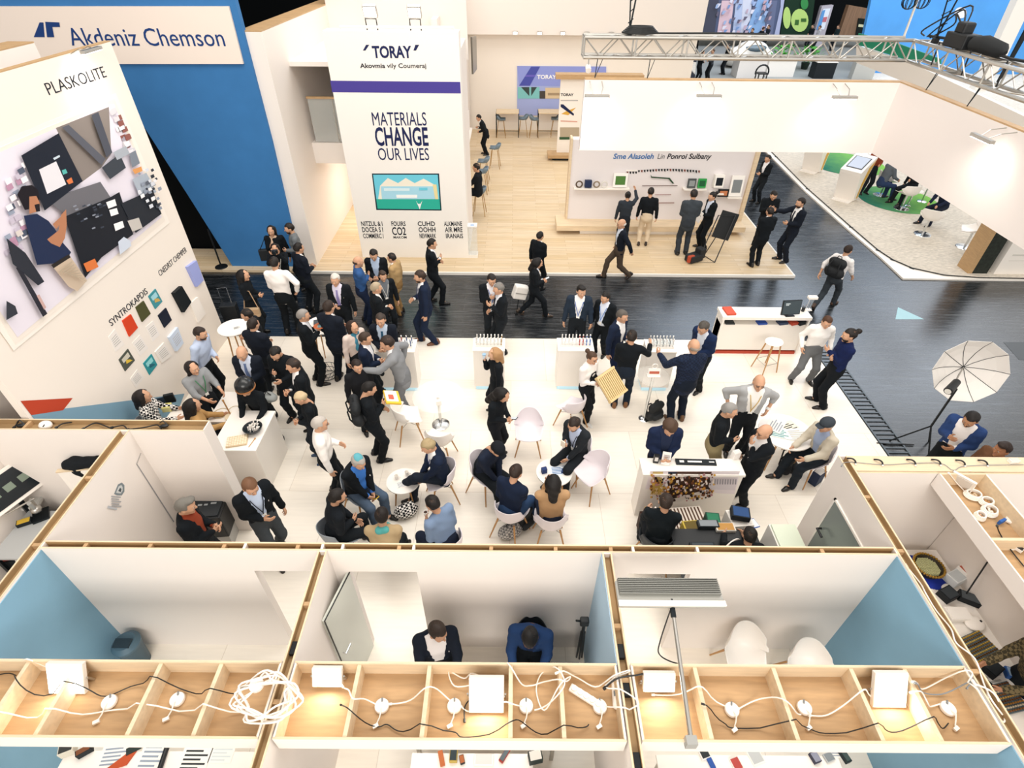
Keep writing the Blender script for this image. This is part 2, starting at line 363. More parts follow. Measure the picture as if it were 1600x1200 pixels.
# glass balustrade
o = thing('glass_balustrade', 'glass balustrade with wooden handrail on the upper gallery left of the lettered tower', 'railing', (-4.8, 15.65, 2.86))
MB().box(-.54, .38, -.006, .006, .02, 1.08).build('glass_panel', mat('balustrade_glass', 'd8dcd8', .08, alpha=.35), o)
MB().box(-.56, .42, -.03, .03, 1.08, 1.13).build('handrail', OAK, o)
for x in (.1, .36): MB().tube([(x, 0, 0), (x, 0, 1.1)], .02).build('post', CHROME, o)
# rear wall
YR = 27.5
RW = struct('wall_rear', MB().box(-2.1, 7.85, YR, YR+.3, 0, 6.5), mat('rear_white', 'f1e9df', .6))
struct('trim_rear', MB().box(-1.95, 7.85, YR-.5, YR, 3.93, 6.6), WHITE)
# display wall (lower, with lit base) and its wood frame
YD = 16.62
DW = struct('wall_display', MB().box(1.72, 7.05, YD, YD+.3, .1, 2.72), mat('display_lilac_white', 'e4dede', .55))
struct('frame', MB().box(1.66, 1.72, YD-.05, YD+.3, .05, 2.76).box(7.05, 7.17, YD-.09, YD+.3, .05, 2.76), PLYL, DW)
struct('plinth', MB().box(1.36, 7.17, YD-.55, YD+.3, .2, .36), PLYL, DW)
struct('plinth_base', MB().box(2.1, 6.75, YD-.45, YD+.3, .07, .2), WHITE2, DW)
# hanging fascia (suspended from the truss), an L seen from its front and inner side
YH = 11.0
hx0, hx1 = 1.27, 6.92
hz0, hz1 = 4.0, 5.15
pl = Plane('y', 10.72)
hb = pl.pt(1362, 238); ht = pl.pt(1410, 128); hl = pl.pt(905, 236); hlt = pl.pt(912, 126)
FX1, FX0, FZ0, FZ1, FY = hb[0], hl[0], (hb[2]+hl[2])/2, (ht[2]+hlt[2])/2, 10.72
HF = struct('wall_hanging_fascia', MB().box(FX0, FX1+.12, FY, FY+.12, FZ0, FZ1).box(FX1, FX1+.12, 2.5, FY, FZ0, FZ1), mat('fascia_white', 'e6deda', .6))
struct('ply_edge', MB().box(FX0, FX1+.12, FY, FY+.12, FZ1, FZ1+.02).box(FX1, FX1+.12, 2.5, FY, FZ1, FZ1+.02), OAK, HF)
# ================================================================ people: smooth-blended skeleton surfaces
def nets(D, o, h):
    """naive surface nets of a scalar grid"""
    S = D < 0; n = D.shape
    c = np.zeros((n[0]-1, n[1]-1, n[2]-1, 3), np.float32); w = np.zeros(c.shape[:3], np.float32)
    for ax in range(3):
        sl0 = [slice(None)]*3; sl1 = [slice(None)]*3; sl0[ax] = slice(0, -1); sl1[ax] = slice(1, None)
        a, b = D[tuple(sl0)], D[tuple(sl1)]; cr = (a < 0) != (b < 0); t = np.where(cr, a/np.where(cr, a-b, 1), 0)
        oth = [i for i in range(3) if i != ax]
        for i in (0, 1):
            for j in (0, 1):
                sl = [None]*3; sl[ax] = slice(0, n[ax]-1); sl[oth[0]] = slice(i, n[oth[0]]-1+i); sl[oth[1]] = slice(j, n[oth[1]]-1+j)
                cc = cr[tuple(sl)]; w += cc
                c[..., ax] += np.where(cc, t[tuple(sl)], 0); c[..., oth[0]] += cc*i; c[..., oth[1]] += cc*j
    act = w > 0; idx = np.full(act.shape, -1, np.int64); idx[act] = np.arange(act.sum())
    ii = np.argwhere(act); V = (ii+c[act]/w[act][:, None])*h+o
    F = []
    for ax in range(3):
        sl0 = [slice(1, -1)]*3; sl1 = [slice(1, -1)]*3; sl0[ax] = slice(0, -1); sl1[ax] = slice(1, None)
        a, b = S[tuple(sl0)], S[tuple(sl1)]; e = np.argwhere(a != b)
        if not len(e): continue
        flip = a[tuple(e.T)]; off = np.ones(3, int); off[ax] = 0; e = e+off
        u, v = [(1, 2), (2, 0), (0, 1)][ax]; du = np.zeros(3, int); dv = np.zeros(3, int); du[u] = 1; dv[v] = 1
        q = np.stack([idx[tuple((e-du-dv).T)], idx[tuple((e-dv).T)], idx[tuple(e.T)], idx[tuple((e-du).T)]], 1)
        q[~flip] = q[~flip][:, ::-1]; F.append(q)
    return V, np.concatenate(F)
class Fld:
    """a list of tapered capsules, ellipsoids and cuts"""
    def __init__(s): s.p = []
    def cap(s, a, b, ra, rb, k=.03, fl=None): s.p.append(('c', np.array(a, float), np.array(b, float), ra, rb, k, fl)); return s
    def ell(s, c, r, k=.02): s.p.append(('e', np.array(c, float), np.array(r, float), 0, 0, k, None)); return s
    def cut(s, fn, k=.004): s.p.append(('x', fn, None, 0, 0, k, None)); return s
    def one(s, q, P):
        t, a, b, ra, rb, k, fl = q
        if t == 'e': e = (P-a)/b; l = np.linalg.norm(e, axis=-1); return (l-1)*b.min()*.5+(l-1)*b.mean()*.5
        if t == 'x': return a(P)
        if fl is not None:
            B, f, org = fl; Q = (P-org)@B; Q = Q/np.array([1, f, 1]); A = ((a-org)@B)/np.array([1, f, 1]); E = ((b-org)@B)/np.array([1, f, 1]); g = .88
        else: Q, A, E, g = P, a, b, 1
        ab = E-A; tt = np.clip(((Q-A)@ab)/max(ab@ab, 1e-9), 0, 1)
        return (np.linalg.norm(Q-A-tt[..., None]*ab, axis=-1)-(ra+(rb-ra)*tt))*g
    def val(s, P):
        D = np.full(P.shape[:-1], 9.0)
        for q in s.p:
            d = s.one(q, P); D = np.maximum(D, -d) if q[0] == 'x' else smin(D, d, q[5])
        return D
    def mesh(s, h, wr=0, seed=0):
        lo = np.full(3, 9e9); hi = -lo
        for q in s.p:
            if q[0] == 'c':
                r = max(q[3], q[4]); lo = np.minimum(lo, np.minimum(q[1], q[2])-r); hi = np.maximum(hi, np.maximum(q[1], q[2])+r)
            elif q[0] == 'e': lo = np.minimum(lo, q[1]-q[2]); hi = np.maximum(hi, q[1]+q[2])
        lo -= 2.5*h; hi += 2.5*h; n = np.ceil((hi-lo)/h).astype(int)+1
        ax = [lo[i]+h*np.arange(n[i]) for i in range(3)]; D = np.full(tuple(n), .12, np.float64)
        for q in s.p:
            if q[0] == 'x':
                P = np.stack(np.meshgrid(*ax, indexing='ij'), -1); D = np.maximum(D, -s.one(q, P)); continue
            r = max(q[3], q[4])+.075
            a, b = (np.minimum(q[1], q[2])-r, np.maximum(q[1], q[2])+r) if q[0] == 'c' else (q[1]-q[2]-.05, q[1]+q[2]+.05)
            i0 = np.clip(np.floor((a-lo)/h).astype(int), 0, n-1); i1 = np.clip(np.ceil((b-lo)/h).astype(int)+1, 1, n)
            sl = tuple(slice(i0[i], i1[i]) for i in range(3))
            P = np.stack(np.meshgrid(*[ax[i][sl[i]] for i in range(3)], indexing='ij'), -1)
            D[sl] = smin(D[sl], s.one(q, P), q[5])
        if wr:
            P = np.meshgrid(*ax, indexing='ij'); ph = seed*1.7
            D += wr*(np.sin(31*P[2]+14*P[0]+ph)*np.sin(23*P[1]+17*P[0]+2*ph)+.6*np.sin(58*P[2]+29*P[0]-21*P[1]+3*ph))
        return nets(D, lo, h)
def smin(a, b, k):
    g = np.clip(.5+.5*(b-a)/k, 0, 1); return b+(a-b)*g-k*g*(1-g)
def mkmesh(name, parts, mats, parent, smooth=True):
    """parts: (V, F, material index)"""
    vs = np.concatenate([p[0] for p in parts]); me = bpy.data.meshes.new(name)
    fs = []; mi = []; b = 0
    for V, F, m in parts: fs += (np.asarray(F)+b).tolist(); mi += [m]*len(F); b += len(V)
    me.from_pydata(vs.tolist(), [], fs)
    for m in mats: me.materials.append(m)
    if len(mats) > 1: me.polygons.foreach_set('material_index', mi)
    me.polygons.foreach_set('use_smooth', [smooth]*len(fs)); me.update()
    o = bpy.data.objects.new(name, me); COL.objects.link(o); o.parent = parent; return o
A_ = np.array
# ---- head, hair, hand and shoe shapes, built once in their own frames (forward +Y)
def skull(inf=0): return Fld().ell((0, -.012, .022), (.076+inf, .096+inf, .096+inf))
def head_field():
    f = skull().ell((0, .028, -.048), (.056, .062, .072), .03).ell((0, .045, .0), (.06, .045, .06), .03)
    f.cap((0, .088, .012), (0, .108, -.022), .008, .014, .012).cap((-.03, .078, .03), (.03, .078, .03), .014, .014, .016)
    f.ell((0, .07, -.098), (.024, .022, .02), .015)
    for s in (-1, 1): f.ell((s*.078, -.006, -.008), (.011, .022, .032), .008).ell((s*.042, .062, -.02), (.02, .024, .022), .02)
    f.cap((0, -.022, -.07), (0, -.035, -.2), .05, .054, .025)
    for s in (-1, 1): f.cut(lambda P, s=s: np.linalg.norm(P-A_([s*.03, .1, .008]), axis=-1)-.015)
    return f
HEADS = {}
def ballv(c, r, n=8):
    m = MB().ball(c, r, n); V = A_(m.v); F = [list(f) for f in m.f]; return V, A_(F)
def head_mesh(lo=False):
    if lo not in HEADS:
        p = [(*head_field().mesh(.016 if lo else .0085), 0)]
        for s in (-1, 1):
            p.append((*ballv((s*.03, .082, .008), .0125), 1)); p.append((*ballv((s*.03, .0905, .008), .0062), 2))
            p.append((*Fld().cap((s*.016, .094, .029), (s*.044, .08, .03), .005, .004).mesh(.006), 4))
        p.append((*Fld().cap((-.02, .084, -.062), (.02, .084, -.062), .007, .007).mesh(.007), 3))
        HEADS[lo] = p
    return HEADS[lo]
HAIR = {}
def hair_mesh(kind, lo=False):
    if (kind, lo) in HAIR: return HAIR[kind, lo]
    f = skull(.009)
    if kind == 'bald': f = Fld().ell((0, -.02, -.012), (.081, .095, .052))
    if kind == 'curly': f.ell((0, -.02, .05), (.098, .112, .10), .02)
    if kind in ('long', 'shoulder'):
        L = -.34 if kind == 'long' else -.2
        f.ell((0, -.03, 0), (.1, .105, .12), .02).cap((0, -.075, -.02), (0, -.10, L), .085, .06, .05)
        for s in (-1, 1): f.cap((s*.07, -.02, 0), (s*.075, -.03, L*.75), .035, .028, .03)
    if kind == 'bun': f.ell((0, -.125, .075), (.048, .045, .045), .012)
    if kind == 'pony': f.cap((0, -.1, .03), (0, -.15, -.12), .035, .02, .02)
    if kind == 'cover':
        f.ell((0, -.02, -.02), (.102, .115, .13), .03).cap((0, -.03, -.08), (0, -.03, -.2), .085, .11, .04)
    if kind == 'quiff': f.ell((0, .05, .105), (.06, .05, .03), .02)
    top = kind == 'bald'
    def face(P):
        x, y, z = P[..., 0], P[..., 1], P[..., 2]
        if kind in ('cover',): fr = -(np.sqrt((x/.068)**2+((z+.02)/.098)**2)-1)*.06; return -np.minimum(fr, (y-.02))
        fz = .074-.5*np.maximum(0, np.abs(x)-.045)          # hairline height
        a = np.minimum(y-.03, fz-z)                         # front face
        b = np.minimum(y+.036, .012-z)*(1 if kind not in ('long', 'shoulder') else 0)-(0 if kind not in ('long', 'shoulder') else 1)    # before the ears
        c = (-.05-z-.3*(y+.06)) if kind not in ('long', 'shoulder', 'pony') else -1+0*z
        r = np.maximum(np.maximum(a, b), c)
        if kind in ('long', 'shoulder'): r = np.maximum(a, np.minimum(y-.01, .05-np.abs(x)))
        if top: r = np.maximum(r, y-.02)
        return -r
    f.cut(face)
    if kind in ('short', 'curly', 'quiff', 'long', 'shoulder', 'bun', 'pony'):
        f.cut(lambda P: skull(-.012).val(P))
    HAIR[kind, lo] = f.mesh(.014 if lo else .0095, .0035 if kind != 'curly' else .008, 3)
    return HAIR[kind, lo]
HANDS = {}
def hand_mesh(kind):
    if kind in HANDS: return HANDS[kind]
    f = Fld().cap((0, -.01, 0), (0, .03, 0), .026, .028, .015)
    f.cap((-.022, .03, 0), (-.026, .085, 0), .016, .014, .012).cap((.022, .03, 0), (.026, .078, 0), .014, .013, .012).cap((0, .03, 0), (0, .088, 0), .016, .014, .012)
    cu = {'relax': .5, 'grip': 1.15, 'flat': .12}[kind]
    for i, (x, y, L) in enumerate(((-.029, .088, .068), (-.010, .093, .076), (.010, .09, .070), (.028, .082, .056))):
        p = A_([x, y, 0.0]); ang = 0; r = .0095
        for j, fr in enumerate((.45, .32, .25)):
            ang += cu*(.7 if j == 0 else .9)*(1+.08*i); q = p+L*fr*A_([x*.6 if cu < .3 else 0, math.cos(ang), -math.sin(ang)])
            f.cap(p, q, r, r*.9, .004); p = q; r *= .9
    p = A_([-.03, .025, -.005]); q = p+A_([-.028, .028, -.012]); e = q+A_([-.008 if cu < 1 else .012, .03, -.01]); f.cap(p, q, .013, .011, .01).cap(q, e, .011, .0085, .004)
    V, F = f.mesh(.0062); HANDS[kind] = (V, F); return V, F
def shoe_mesh():
    if 's' not in HANDS:
        f = Fld().cap((0, -.05, .035), (0, .10, .03), .042, .044, .02).cap((0, .1, .028), (.004, .175, .022), .042, .032, .02).cap((0, -.04, .05), (0, -.03, .10), .04, .042, .02)
        f.cut(lambda P: P[..., 2]+.001)
        HANDS['s'] = f.mesh(.0125)
    return HANDS['s']
ARM = dict(down=(.09, .03, -.53), front=(-.14, .225, -.31), belly=(-.19, .22, -.35), chest=(-.12, .23, -.15), chin=(-.14, .23, .04), reach=(.05, .5, -.06), point=(.03, .42, .26),
           hip=(.13, -.02, -.38), pocket=(.09, .1, -.44), cross=(-.27, .21, -.22), back=(-.16, -.2, -.42), table=(-.04, .4, -.3), knee=(-.03, .36, -.42), swing=(.08, .26, -.46), swingb=(.1, -.24, -.45),
           face=(-.1, .26, .16), out=(.2, .38, -.15), lap=(-.14, .3, -.42), side=(.28, .15, -.35))
def ik(S, T, l1, l2, hint):
    d = T-S; L = np.linalg.norm(d); L2 = min(max(L, .05), (l1+l2)*.995); d = d/max(L, 1e-6); T = S+d*L2
    a = (l1*l1-l2*l2+L2*L2)/(2*L2); hgt = math.sqrt(max(l1*l1-a*a, 0)); hh = hint-d*(hint@d); nn = np.linalg.norm(hh)
    hh = hh/nn if nn > 1e-6 else A_([0, 1, 0]); return S+d*a+hh*hgt, T
def rot(ax, deg): return A_(Matrix.Rotation(math.radians(deg), 3, ax))
PEOPLE = {}; HS = 1.09
def person(key, hx, hy, face, label, H=1.76, top='1a2026', legs='161b20', shirt=None, tie=None, hair='short', hc='1c1613', skin='c99b7d', pose='stand', L='down', R='down', lean=0, side=0, twist=0,
           yaw=0, pitch=8, fat=0, open_=.05, shoes='17130f', badge=None, lanyard=None, glasses=False, beard=None, hat=None, z0=0, lo=False, skirt=None, sleeve='long', hem=0, group=None, grip='relax', scarf=None, seat=.46, parts=True, feet=None, ft=None, apron=None, check=None):
    if ft is not None: H = float(np.clip((aty(hx, hy, at(*ft, z0)[1])[2]-z0)/.93*1.0, 1.6, 1.9))
    s = H/1.75; sit = pose.startswith('sit'); f_ = 1+fat
    hz = {'stand': .915, 'walk': .875, 'wide': .895, 'sit': seat+.15, 'sitcross': seat+.15, 'sitout': seat+.15, 'step': .9}[pose]
    hip = A_([0, 0, hz]); TB = rot('Z', twist)@rot('Y', side)@rot('X', -lean)       # torso basis: columns right, forward, up
    def tp(u, v, w): return hip+TB@A_([u, v, w])
    nk = tp(0, -.01, .56); sh = {-1: tp(-.19, -.005, .5), 1: tp(.19, -.005, .5)}
    HB = TB@rot('Z', yaw)@rot('X', -pitch+lean*.45); hd = nk+TB@A_([0, .012, .03])+HB@A_([0, .025, .125])
    # arms
    el, wr, hand = {}, {}, {}
    for k, a in ((-1, L), (1, R)):
        t = ARM[a] if isinstance(a, str) else a
        T = sh[k]+TB@A_([t[0]*k, t[1], t[2]]); hint = TB@A_([k*(.9 if a in ('hip', 'cross', 'side') else .45), -.5, -.8])
        el[k], wr[k] = ik(sh[k], T, .285, .255, hint)
    # legs
    an, kn, fy = {}, {}, {}
    for k in (-1, 1):
        hj = hip+A_([k*.09, 0, -.03])
        if feet: T = A_([k*feet[k][0], feet[k][1], feet[k][2] if len(feet[k]) > 2 else .085])
        elif pose == 'stand': T = A_([k*.115, -.01+.03*k, .085])
        elif pose == 'wide': T = A_([k*.19, .0, .085])
        elif pose == 'step': T = A_([k*.1, .16 if k > 0 else -.14, .085 if k > 0 else .1])
        elif pose == 'walk': T = A_([k*.07, .33 if k > 0 else -.36, .09 if k > 0 else .15])
        elif pose == 'sit': T = A_([k*.14, .46+.04*k, .085])
        elif pose == 'sitout': T = A_([k*.12, .68+.08*k, .085])
        elif pose == 'sitcross': T = A_([.1, .5, .085]) if k > 0 else A_([.2, .62, .40])
        hint = A_([k*.12, 1, .25 if not sit else .9]); kn[k], an[k] = ik(hj, T, .43, .415, hint)
        fy[k] = (0 if not (pose == 'walk' and k < 0) else -38)
    # body surface
    def torso(f, inf, top_w=.5, lowz=0, bw=1):
        fl = (TB, .68, hip)
        c = lambda w, w2, ra, rb: f.cap(tp(0, 0, w), tp(0, 0, w2), (ra*f_+inf)*bw, (rb*f_+inf)*bw, .05, fl)
        c(.0+lowz, .17, .163, .15); c(.17, .36, .15, .175); c(.36, .45, .175, .14)
        for k in (-1, 1): f.cap(tp(k*.06, 0, .485), sh[k]+TB@A_([-k*.02, 0, -.01]), .068+inf*.7, .058+inf*.8, .05)
        if fat > .1: f.ell(tp(0, .05, .13), (.13*f_+inf, .12*f_+inf, .16), .06)
        return f
    def arms(f, inf, frac=1.0, cuff=1.0):
        for k in (-1, 1):
            f.cap(sh[k], el[k] if frac > .5 else sh[k]+(el[k]-sh[k])*.75, .057+inf, .047+inf, .03)
            if frac > .5: f.cap(el[k], wr[k]-(wr[k]-el[k])*(.06 if frac >= 1 else .6), .042+inf, (.031+inf)*cuff, .02)
        return f
    def legp(f, inf, hemr=0):
        fl = (np.eye(3), .85, hip)
        f.cap(hip+A_([0, 0, .06]), hip+A_([0, -.005, -.03]), .15*f_+inf, .155*f_+inf, .05, fl)
        for k in (-1, 1):
            hj = hip+A_([k*.085, 0, -.04]); f.cap(hj, kn[k], .087*f_+inf, .062+inf, .04); e = an[k]+(kn[k]-an[k])*.01-A_([0, 0, .04])
            f.cap(kn[k], kn[k]+(e-kn[k])*.35, .06+inf, .057+inf, .03).cap(kn[k]+(e-kn[k])*.3, e, .056+inf, .036+inf+hemr*1.4, .03)
        return f
    g = .034 if lo else .026; gc = .03 if lo else .0195
    b = legp(arms(torso(Fld(), -.03), 0 if sleeve != 'long' else -.004), -.02 if not skirt else 0); b.cap(nk, nk+(hd-nk)*.5, .055, .05, .03)
    for k in (-1, 1): b.cap(an[k], an[k]+A_([0, .1, -.05]), .035, .03, .02)
    V, F = b.mesh(g)
    SK = mat('skin_'+skin, skin, .55, spec=.35); HCM = mat('hair_'+hc, hc, .6, spec=.35, bump=.35, bscale=70)
    bp = [(V, F, 0)]
    for hv, hf, m in head_mesh(lo): bp.append((hv*HS@HB.T+hd, hf, m))
    for k in (-1, 1):
        y = wr[k]-el[k]; y /= np.linalg.norm(y); ref = TB@A_([0, 1, .9]) if y[2] < -.5 else A_([0, .2, 1.0])
        t = ref-y*(ref@y); t /= np.linalg.norm(t); X = -t if k > 0 else t; Z = np.cross(X, y); M = np.stack([X, y, Z], 1)
        gr = grip if isinstance(grip, str) else grip[(k+1)//2]
        if not lo:
            hv, hf = hand_mesh(gr); hv = hv.copy()
            if k < 0: hv[:, 0] *= -1; hf = hf[:, ::-1]
            bp.append((hv@M.T+wr[k], hf, 0))
        else: bp.append((*ballv(wr[k]+y*.07, (.035, .035, .055), 8), 0))
        hand[k] = (wr[k]+y*.085, M)
    # place
    rz = math.radians(face-90); RZ = A_(Matrix.Rotation(rz, 3, 'Z')); hw = RZ@(hd*s)
    w = at(hx, hy, z0+hw[2]); base = A_([w[0]-hw[0], w[1]-hw[1], z0])
    root = thing('person', label, 'person', base, rz, group)
    sc = lambda ps: [(v*s, f, m) for v, f, m in ps]
    body = mkmesh('body', sc(bp), [SK, mat('eye_white', 'd8d2c8', .3), mat('eye_iris', '2a1c14', .2), mat('lip', 'a8665a', .5), HCM], root)
    if hair: hv, hf = hair_mesh(hair, lo); mkmesh('hair', sc([(hv*HS@HB.T+hd, hf, 0)]), [HCM], root)
    if beard:
        bf = Fld().ell((0, .03, -.058), (.0585, .0645, .068)).cut(lambda P: -np.maximum(P[..., 2]+.05-1.3*np.maximum(0, np.abs(P[..., 0])-.03), .0-P[..., 1]))
        hv, hf = bf.mesh(.01); mkmesh('beard', sc([(hv*HS@HB.T+hd, hf, 0)]), [mat('hair_'+beard, beard, .6, spec=.35)], root)
    uvw = lambda P: (P-hip)@TB
    # clothing
    jacket = shirt is not None
    seed = (hx*7+hy) % 13
    tf = torso(Fld(), .024 if jacket else .014, lowz=-.075 if jacket or hem else -.03)
    if hem: tf.cap(hip+A_([0, 0, 0]), hip+A_([0, 0, -hem]), .17, .178, .05, (np.eye(3), .8, hip))
    if sleeve: arms(tf, .016 if jacket else .012, {'long': 1, 'half': .8, 'short': .4}[sleeve], 1.08)
    if not jacket: tf.cap(tp(0, -.012, .5), tp(0, 0, .565), .07, .062, .02)
    else: tf.cap(tp(0, -.035, .49), tp(0, -.028, .56), .066, .062, .03)
    if jacket:
        def wedge(P):
            q = uvw(P); lw = np.clip(q[..., 2], -.2, .6)
            wd = np.where(lw > .16, .012+(lw-.16)*.17, .012+np.clip(.16-lw, 0, .3)*.25)+open_*np.where(lw > .1, .4, 1.0)
            return np.maximum(np.abs(q[..., 0])-wd, -(q[..., 1]-.0))
        tf.cut(wedge)
    else: tf.cut(lambda P: np.linalg.norm(P-tp(0, .02, .625), axis=-1)-.066)
    V, F = tf.mesh(gc, .0035, seed)
    tm = cloth(top) if not check else check_cloth(top, check)
    outer = mkmesh('jacket' if jacket else 'shirt' if not hem else 'coat', sc([(V, F, 0)]), [tm], root)
    if jacket:
        sf = torso(Fld(), .010, lowz=-.03).cap(tp(0, -.008, .5), tp(0, .0, .585), .064, .062, .015); V, F = sf.mesh(g*.85)
        inner = mkmesh('shirt', sc([(V, F, 0)]), [cloth(shirt)], root)
        if not lo:
            for k in (-1, 1):
                y = wr[k]-el[k]; y /= np.linalg.norm(y); MB().tube([(wr[k]-y*.04)*s, (wr[k]+y*.004)*s], .039*s, 10).build('cuff', cloth(shirt), inner, smooth=True)
    else: sf = tf; inner = outer
    def front(u, w_, f=None, lift=.004):
        """point of the clothed chest at (u, w), met from the front"""
        f = f or sf; P = tp(u, .45, w_); d = TB@A_([0, -1, 0])
        for _ in range(40):
            v = float(f.val(P[None])[0])
            if v < .002: break
            P = P+d*max(v*.8, .002)
        return (P-d*lift)*s
    def strip(name, us, ws, wid, m, f=None, lift=.004, par=None):
        vs = []
        for u, w_, hw_ in zip(us, ws, wid): vs += [front(u-hw_, w_, f, lift), front(u+hw_, w_, f, lift), front(u+hw_, w_, f, lift+.006), front(u-hw_, w_, f, lift+.006)]
        n = len(us); fs = [(3, 2, 1, 0)]+[(i*4+j, i*4+(j+1) % 4, i*4+4+(j+1) % 4, i*4+4+j) for i in range(n-1) for j in range(4)]+[(n*4-4, n*4-3, n*4-2, n*4-1)]
        return MB().add(vs, fs).build(name, m, par or root, smooth=True)
    if tie: strip('tie', [0]*6, [.50, .47, .36, .25, .14, .09], [.022, .018, .024, .03, .034, .006], cloth(tie), lift=.006, par=inner)
    if lanyard:
        strip('lanyard', [-.085, -.06, -.03, 0, 0, 0], [.50, .40, .30, .19, .17, .15], [.006]*6, flat(lanyard), lift=.01)
        o = strip('lanyard', [.085, .06, .03, 0], [.50, .40, .30, .19], [.006]*4, flat(lanyard), lift=.01)
        strip('name_card', [0, 0], [.16, .07], [.034, .034], flat('f4f2ee'), lift=.014, par=o)
    if badge: strip('name_badge', [-.09, -.085], [.335, .315], [.04, .04], flat(badge), tf, .006, outer)
    if apron: strip('apron', [0]*6, [.40, .30, .18, .05, -.02, -.06], [.07, .10, .14, .15, .15, .15], cloth(apron), tf, .01)
    if scarf: V, F = Fld().cap(tp(-.05, .03, .53), tp(.05, .03, .53), .06, .06, .03).cap(tp(-.04, -.05, .54), tp(.04, -.05, .54), .06, .06, .03).cap(tp(.03, .08, .48), tp(.05, .13, .25), .04, .045, .03).mesh(.02, .006, 2); mkmesh('scarf', sc([(V, F, 0)]), [cloth(scarf)], root)
    if skirt:
        kf = Fld().cap(hip+A_([0, 0, .08]), hip+A_([0, .0, -.1]), .15, .175, .04, (np.eye(3), .75, hip)).cap(hip+A_([0, 0, -.1]), hip+A_([0, 0, -skirt]), .175, .19, .04, (np.eye(3), .75, hip)); V, F = kf.mesh(gc, .003, 2); mkmesh('skirt', sc([(V, F, 0)]), [cloth(legs)], root)
    else:
        V, F = legp(Fld(), .014, .012).mesh(gc, .003, seed+3); mkmesh('trousers', sc([(V, F, 0)]), [cloth(legs)], root)
    hv, hf = shoe_mesh()
    for k in (-1, 1):
        M = rot('Z', -8*k)@rot('X', fy[k]); q = hv.copy(); q[:, 0] *= k
        if k < 0: ff = hf[:, ::-1]
        else: ff = hf
        T = an[k]+A_([0, .0, -.085]) if not fy[k] else an[k]+M@A_([0, 0, -.085])
        mkmesh('shoe', sc([(q@M.T+T, ff, 0)]), [mat('shoe_'+shoes, shoes, .35)], root)
    if glasses:
        m = MB()
        for k in (-1, 1):
            c = [hd+HB@A_([k*.033+.022*math.cos(t), .104, .008+.017*math.sin(t)]) for t in np.linspace(0, 2*math.pi, 11)[:-1]]; m.tube([p*s for p in c], .003*s, 5, closed=True)
            m.tube([(hd+HB@A_([k*.055, .1, .012]))*s, (hd+HB@A_([k*.082, -.0, .012]))*s], .003*s, 5)
        m.tube([(hd+HB@A_([-.011, .104, .01]))*s, (hd+HB@A_([.011, .104, .01]))*s], .003*s, 5); m.build('glasses', BLACK, root)
    if hat:
        kind, hcx = hat
        if kind == 'cap':
            V, F = Fld().ell((0, -.012, .05), (.094, .112, .082)).cut(lambda P: P[..., 2]-.03).mesh(.011)
            V2, F2 = Fld().cap((-.035, .09, .038), (.035, .09, .038), .03, .03, .02).cap((-.03, .14, .03), (.03, .14, .03), .02, .02, .04).mesh(.011); V2 = V2*A_([1, 1, .3])+A_([0, 0, .024]); f2 = [(V*HS@HB.T+hd, F, 0), (V2*HS@HB.T+hd, F2, 0)]
            mkmesh('cap', sc(f2), [cloth(hcx)], root)
        elif kind == 'kippah':
            f = Fld().ell((0, -.03, .035), (.088, .102, .102)).cut(lambda P: P[..., 2]-.105)
            V, F = f.mesh(.01); mkmesh('skullcap', sc([(V*HS@HB.T+hd, F, 0)]), [cloth(hcx)], root)
        elif kind == 'dome':
            f = Fld().ell((0, -.01, .05), (.15, .16, .15)).cut(lambda P: P[..., 2]); V, F = f.mesh(.014)
            mkmesh('hat', sc([(V*HS@HB.T+hd, F, 0)]), [mat('hat_black', '101417', .25)], root)
            m = MB().tube([(hd+HB@A_([.155*math.cos(t), -.01+.165*math.sin(t), .0]))*s for t in np.linspace(0, 2*math.pi, 25)[:-1]], .017*s, 8, closed=True); m.build('hat_band', mat('tan_leather', '9a6232', .5), root)
    PEOPLE[key] = dict(root=root, base=base, rz=rz, s=s, hand={k: (Vector(base)+Matrix.Rotation(rz, 3, 'Z')@Vector(v[0]*s), RZ@v[1]) for k, v in hand.items()}, head=w, front=front, tp=lambda u, v, w_: tp(u, v, w_)*s)
    return PEOPLE[key]
def check_cloth(c, c2):
    m = mat('check_'+c+c2, c, .88, spec=.2)
    if not m.get('done'):
        m['done'] = 1; N, L = nodes(m); tc = N.new('ShaderNodeTexCoord'); k = N.new('ShaderNodeTexChecker'); k.inputs['Scale'].default_value = 28; k.inputs[1].default_value = lin(c); k.inputs[2].default_value = lin(c2)
        L.new(tc.outputs['Object'], k.inputs[0]); L.new(k.outputs[0], N['Principled BSDF'].inputs['Base Color'])
    return m
# ================================================================ the crowd
BK, NV, ND, CH, TR = '10151a', '172238', '141a25', '2f343a', '14191f'
pl_ = dict(z0=.07)
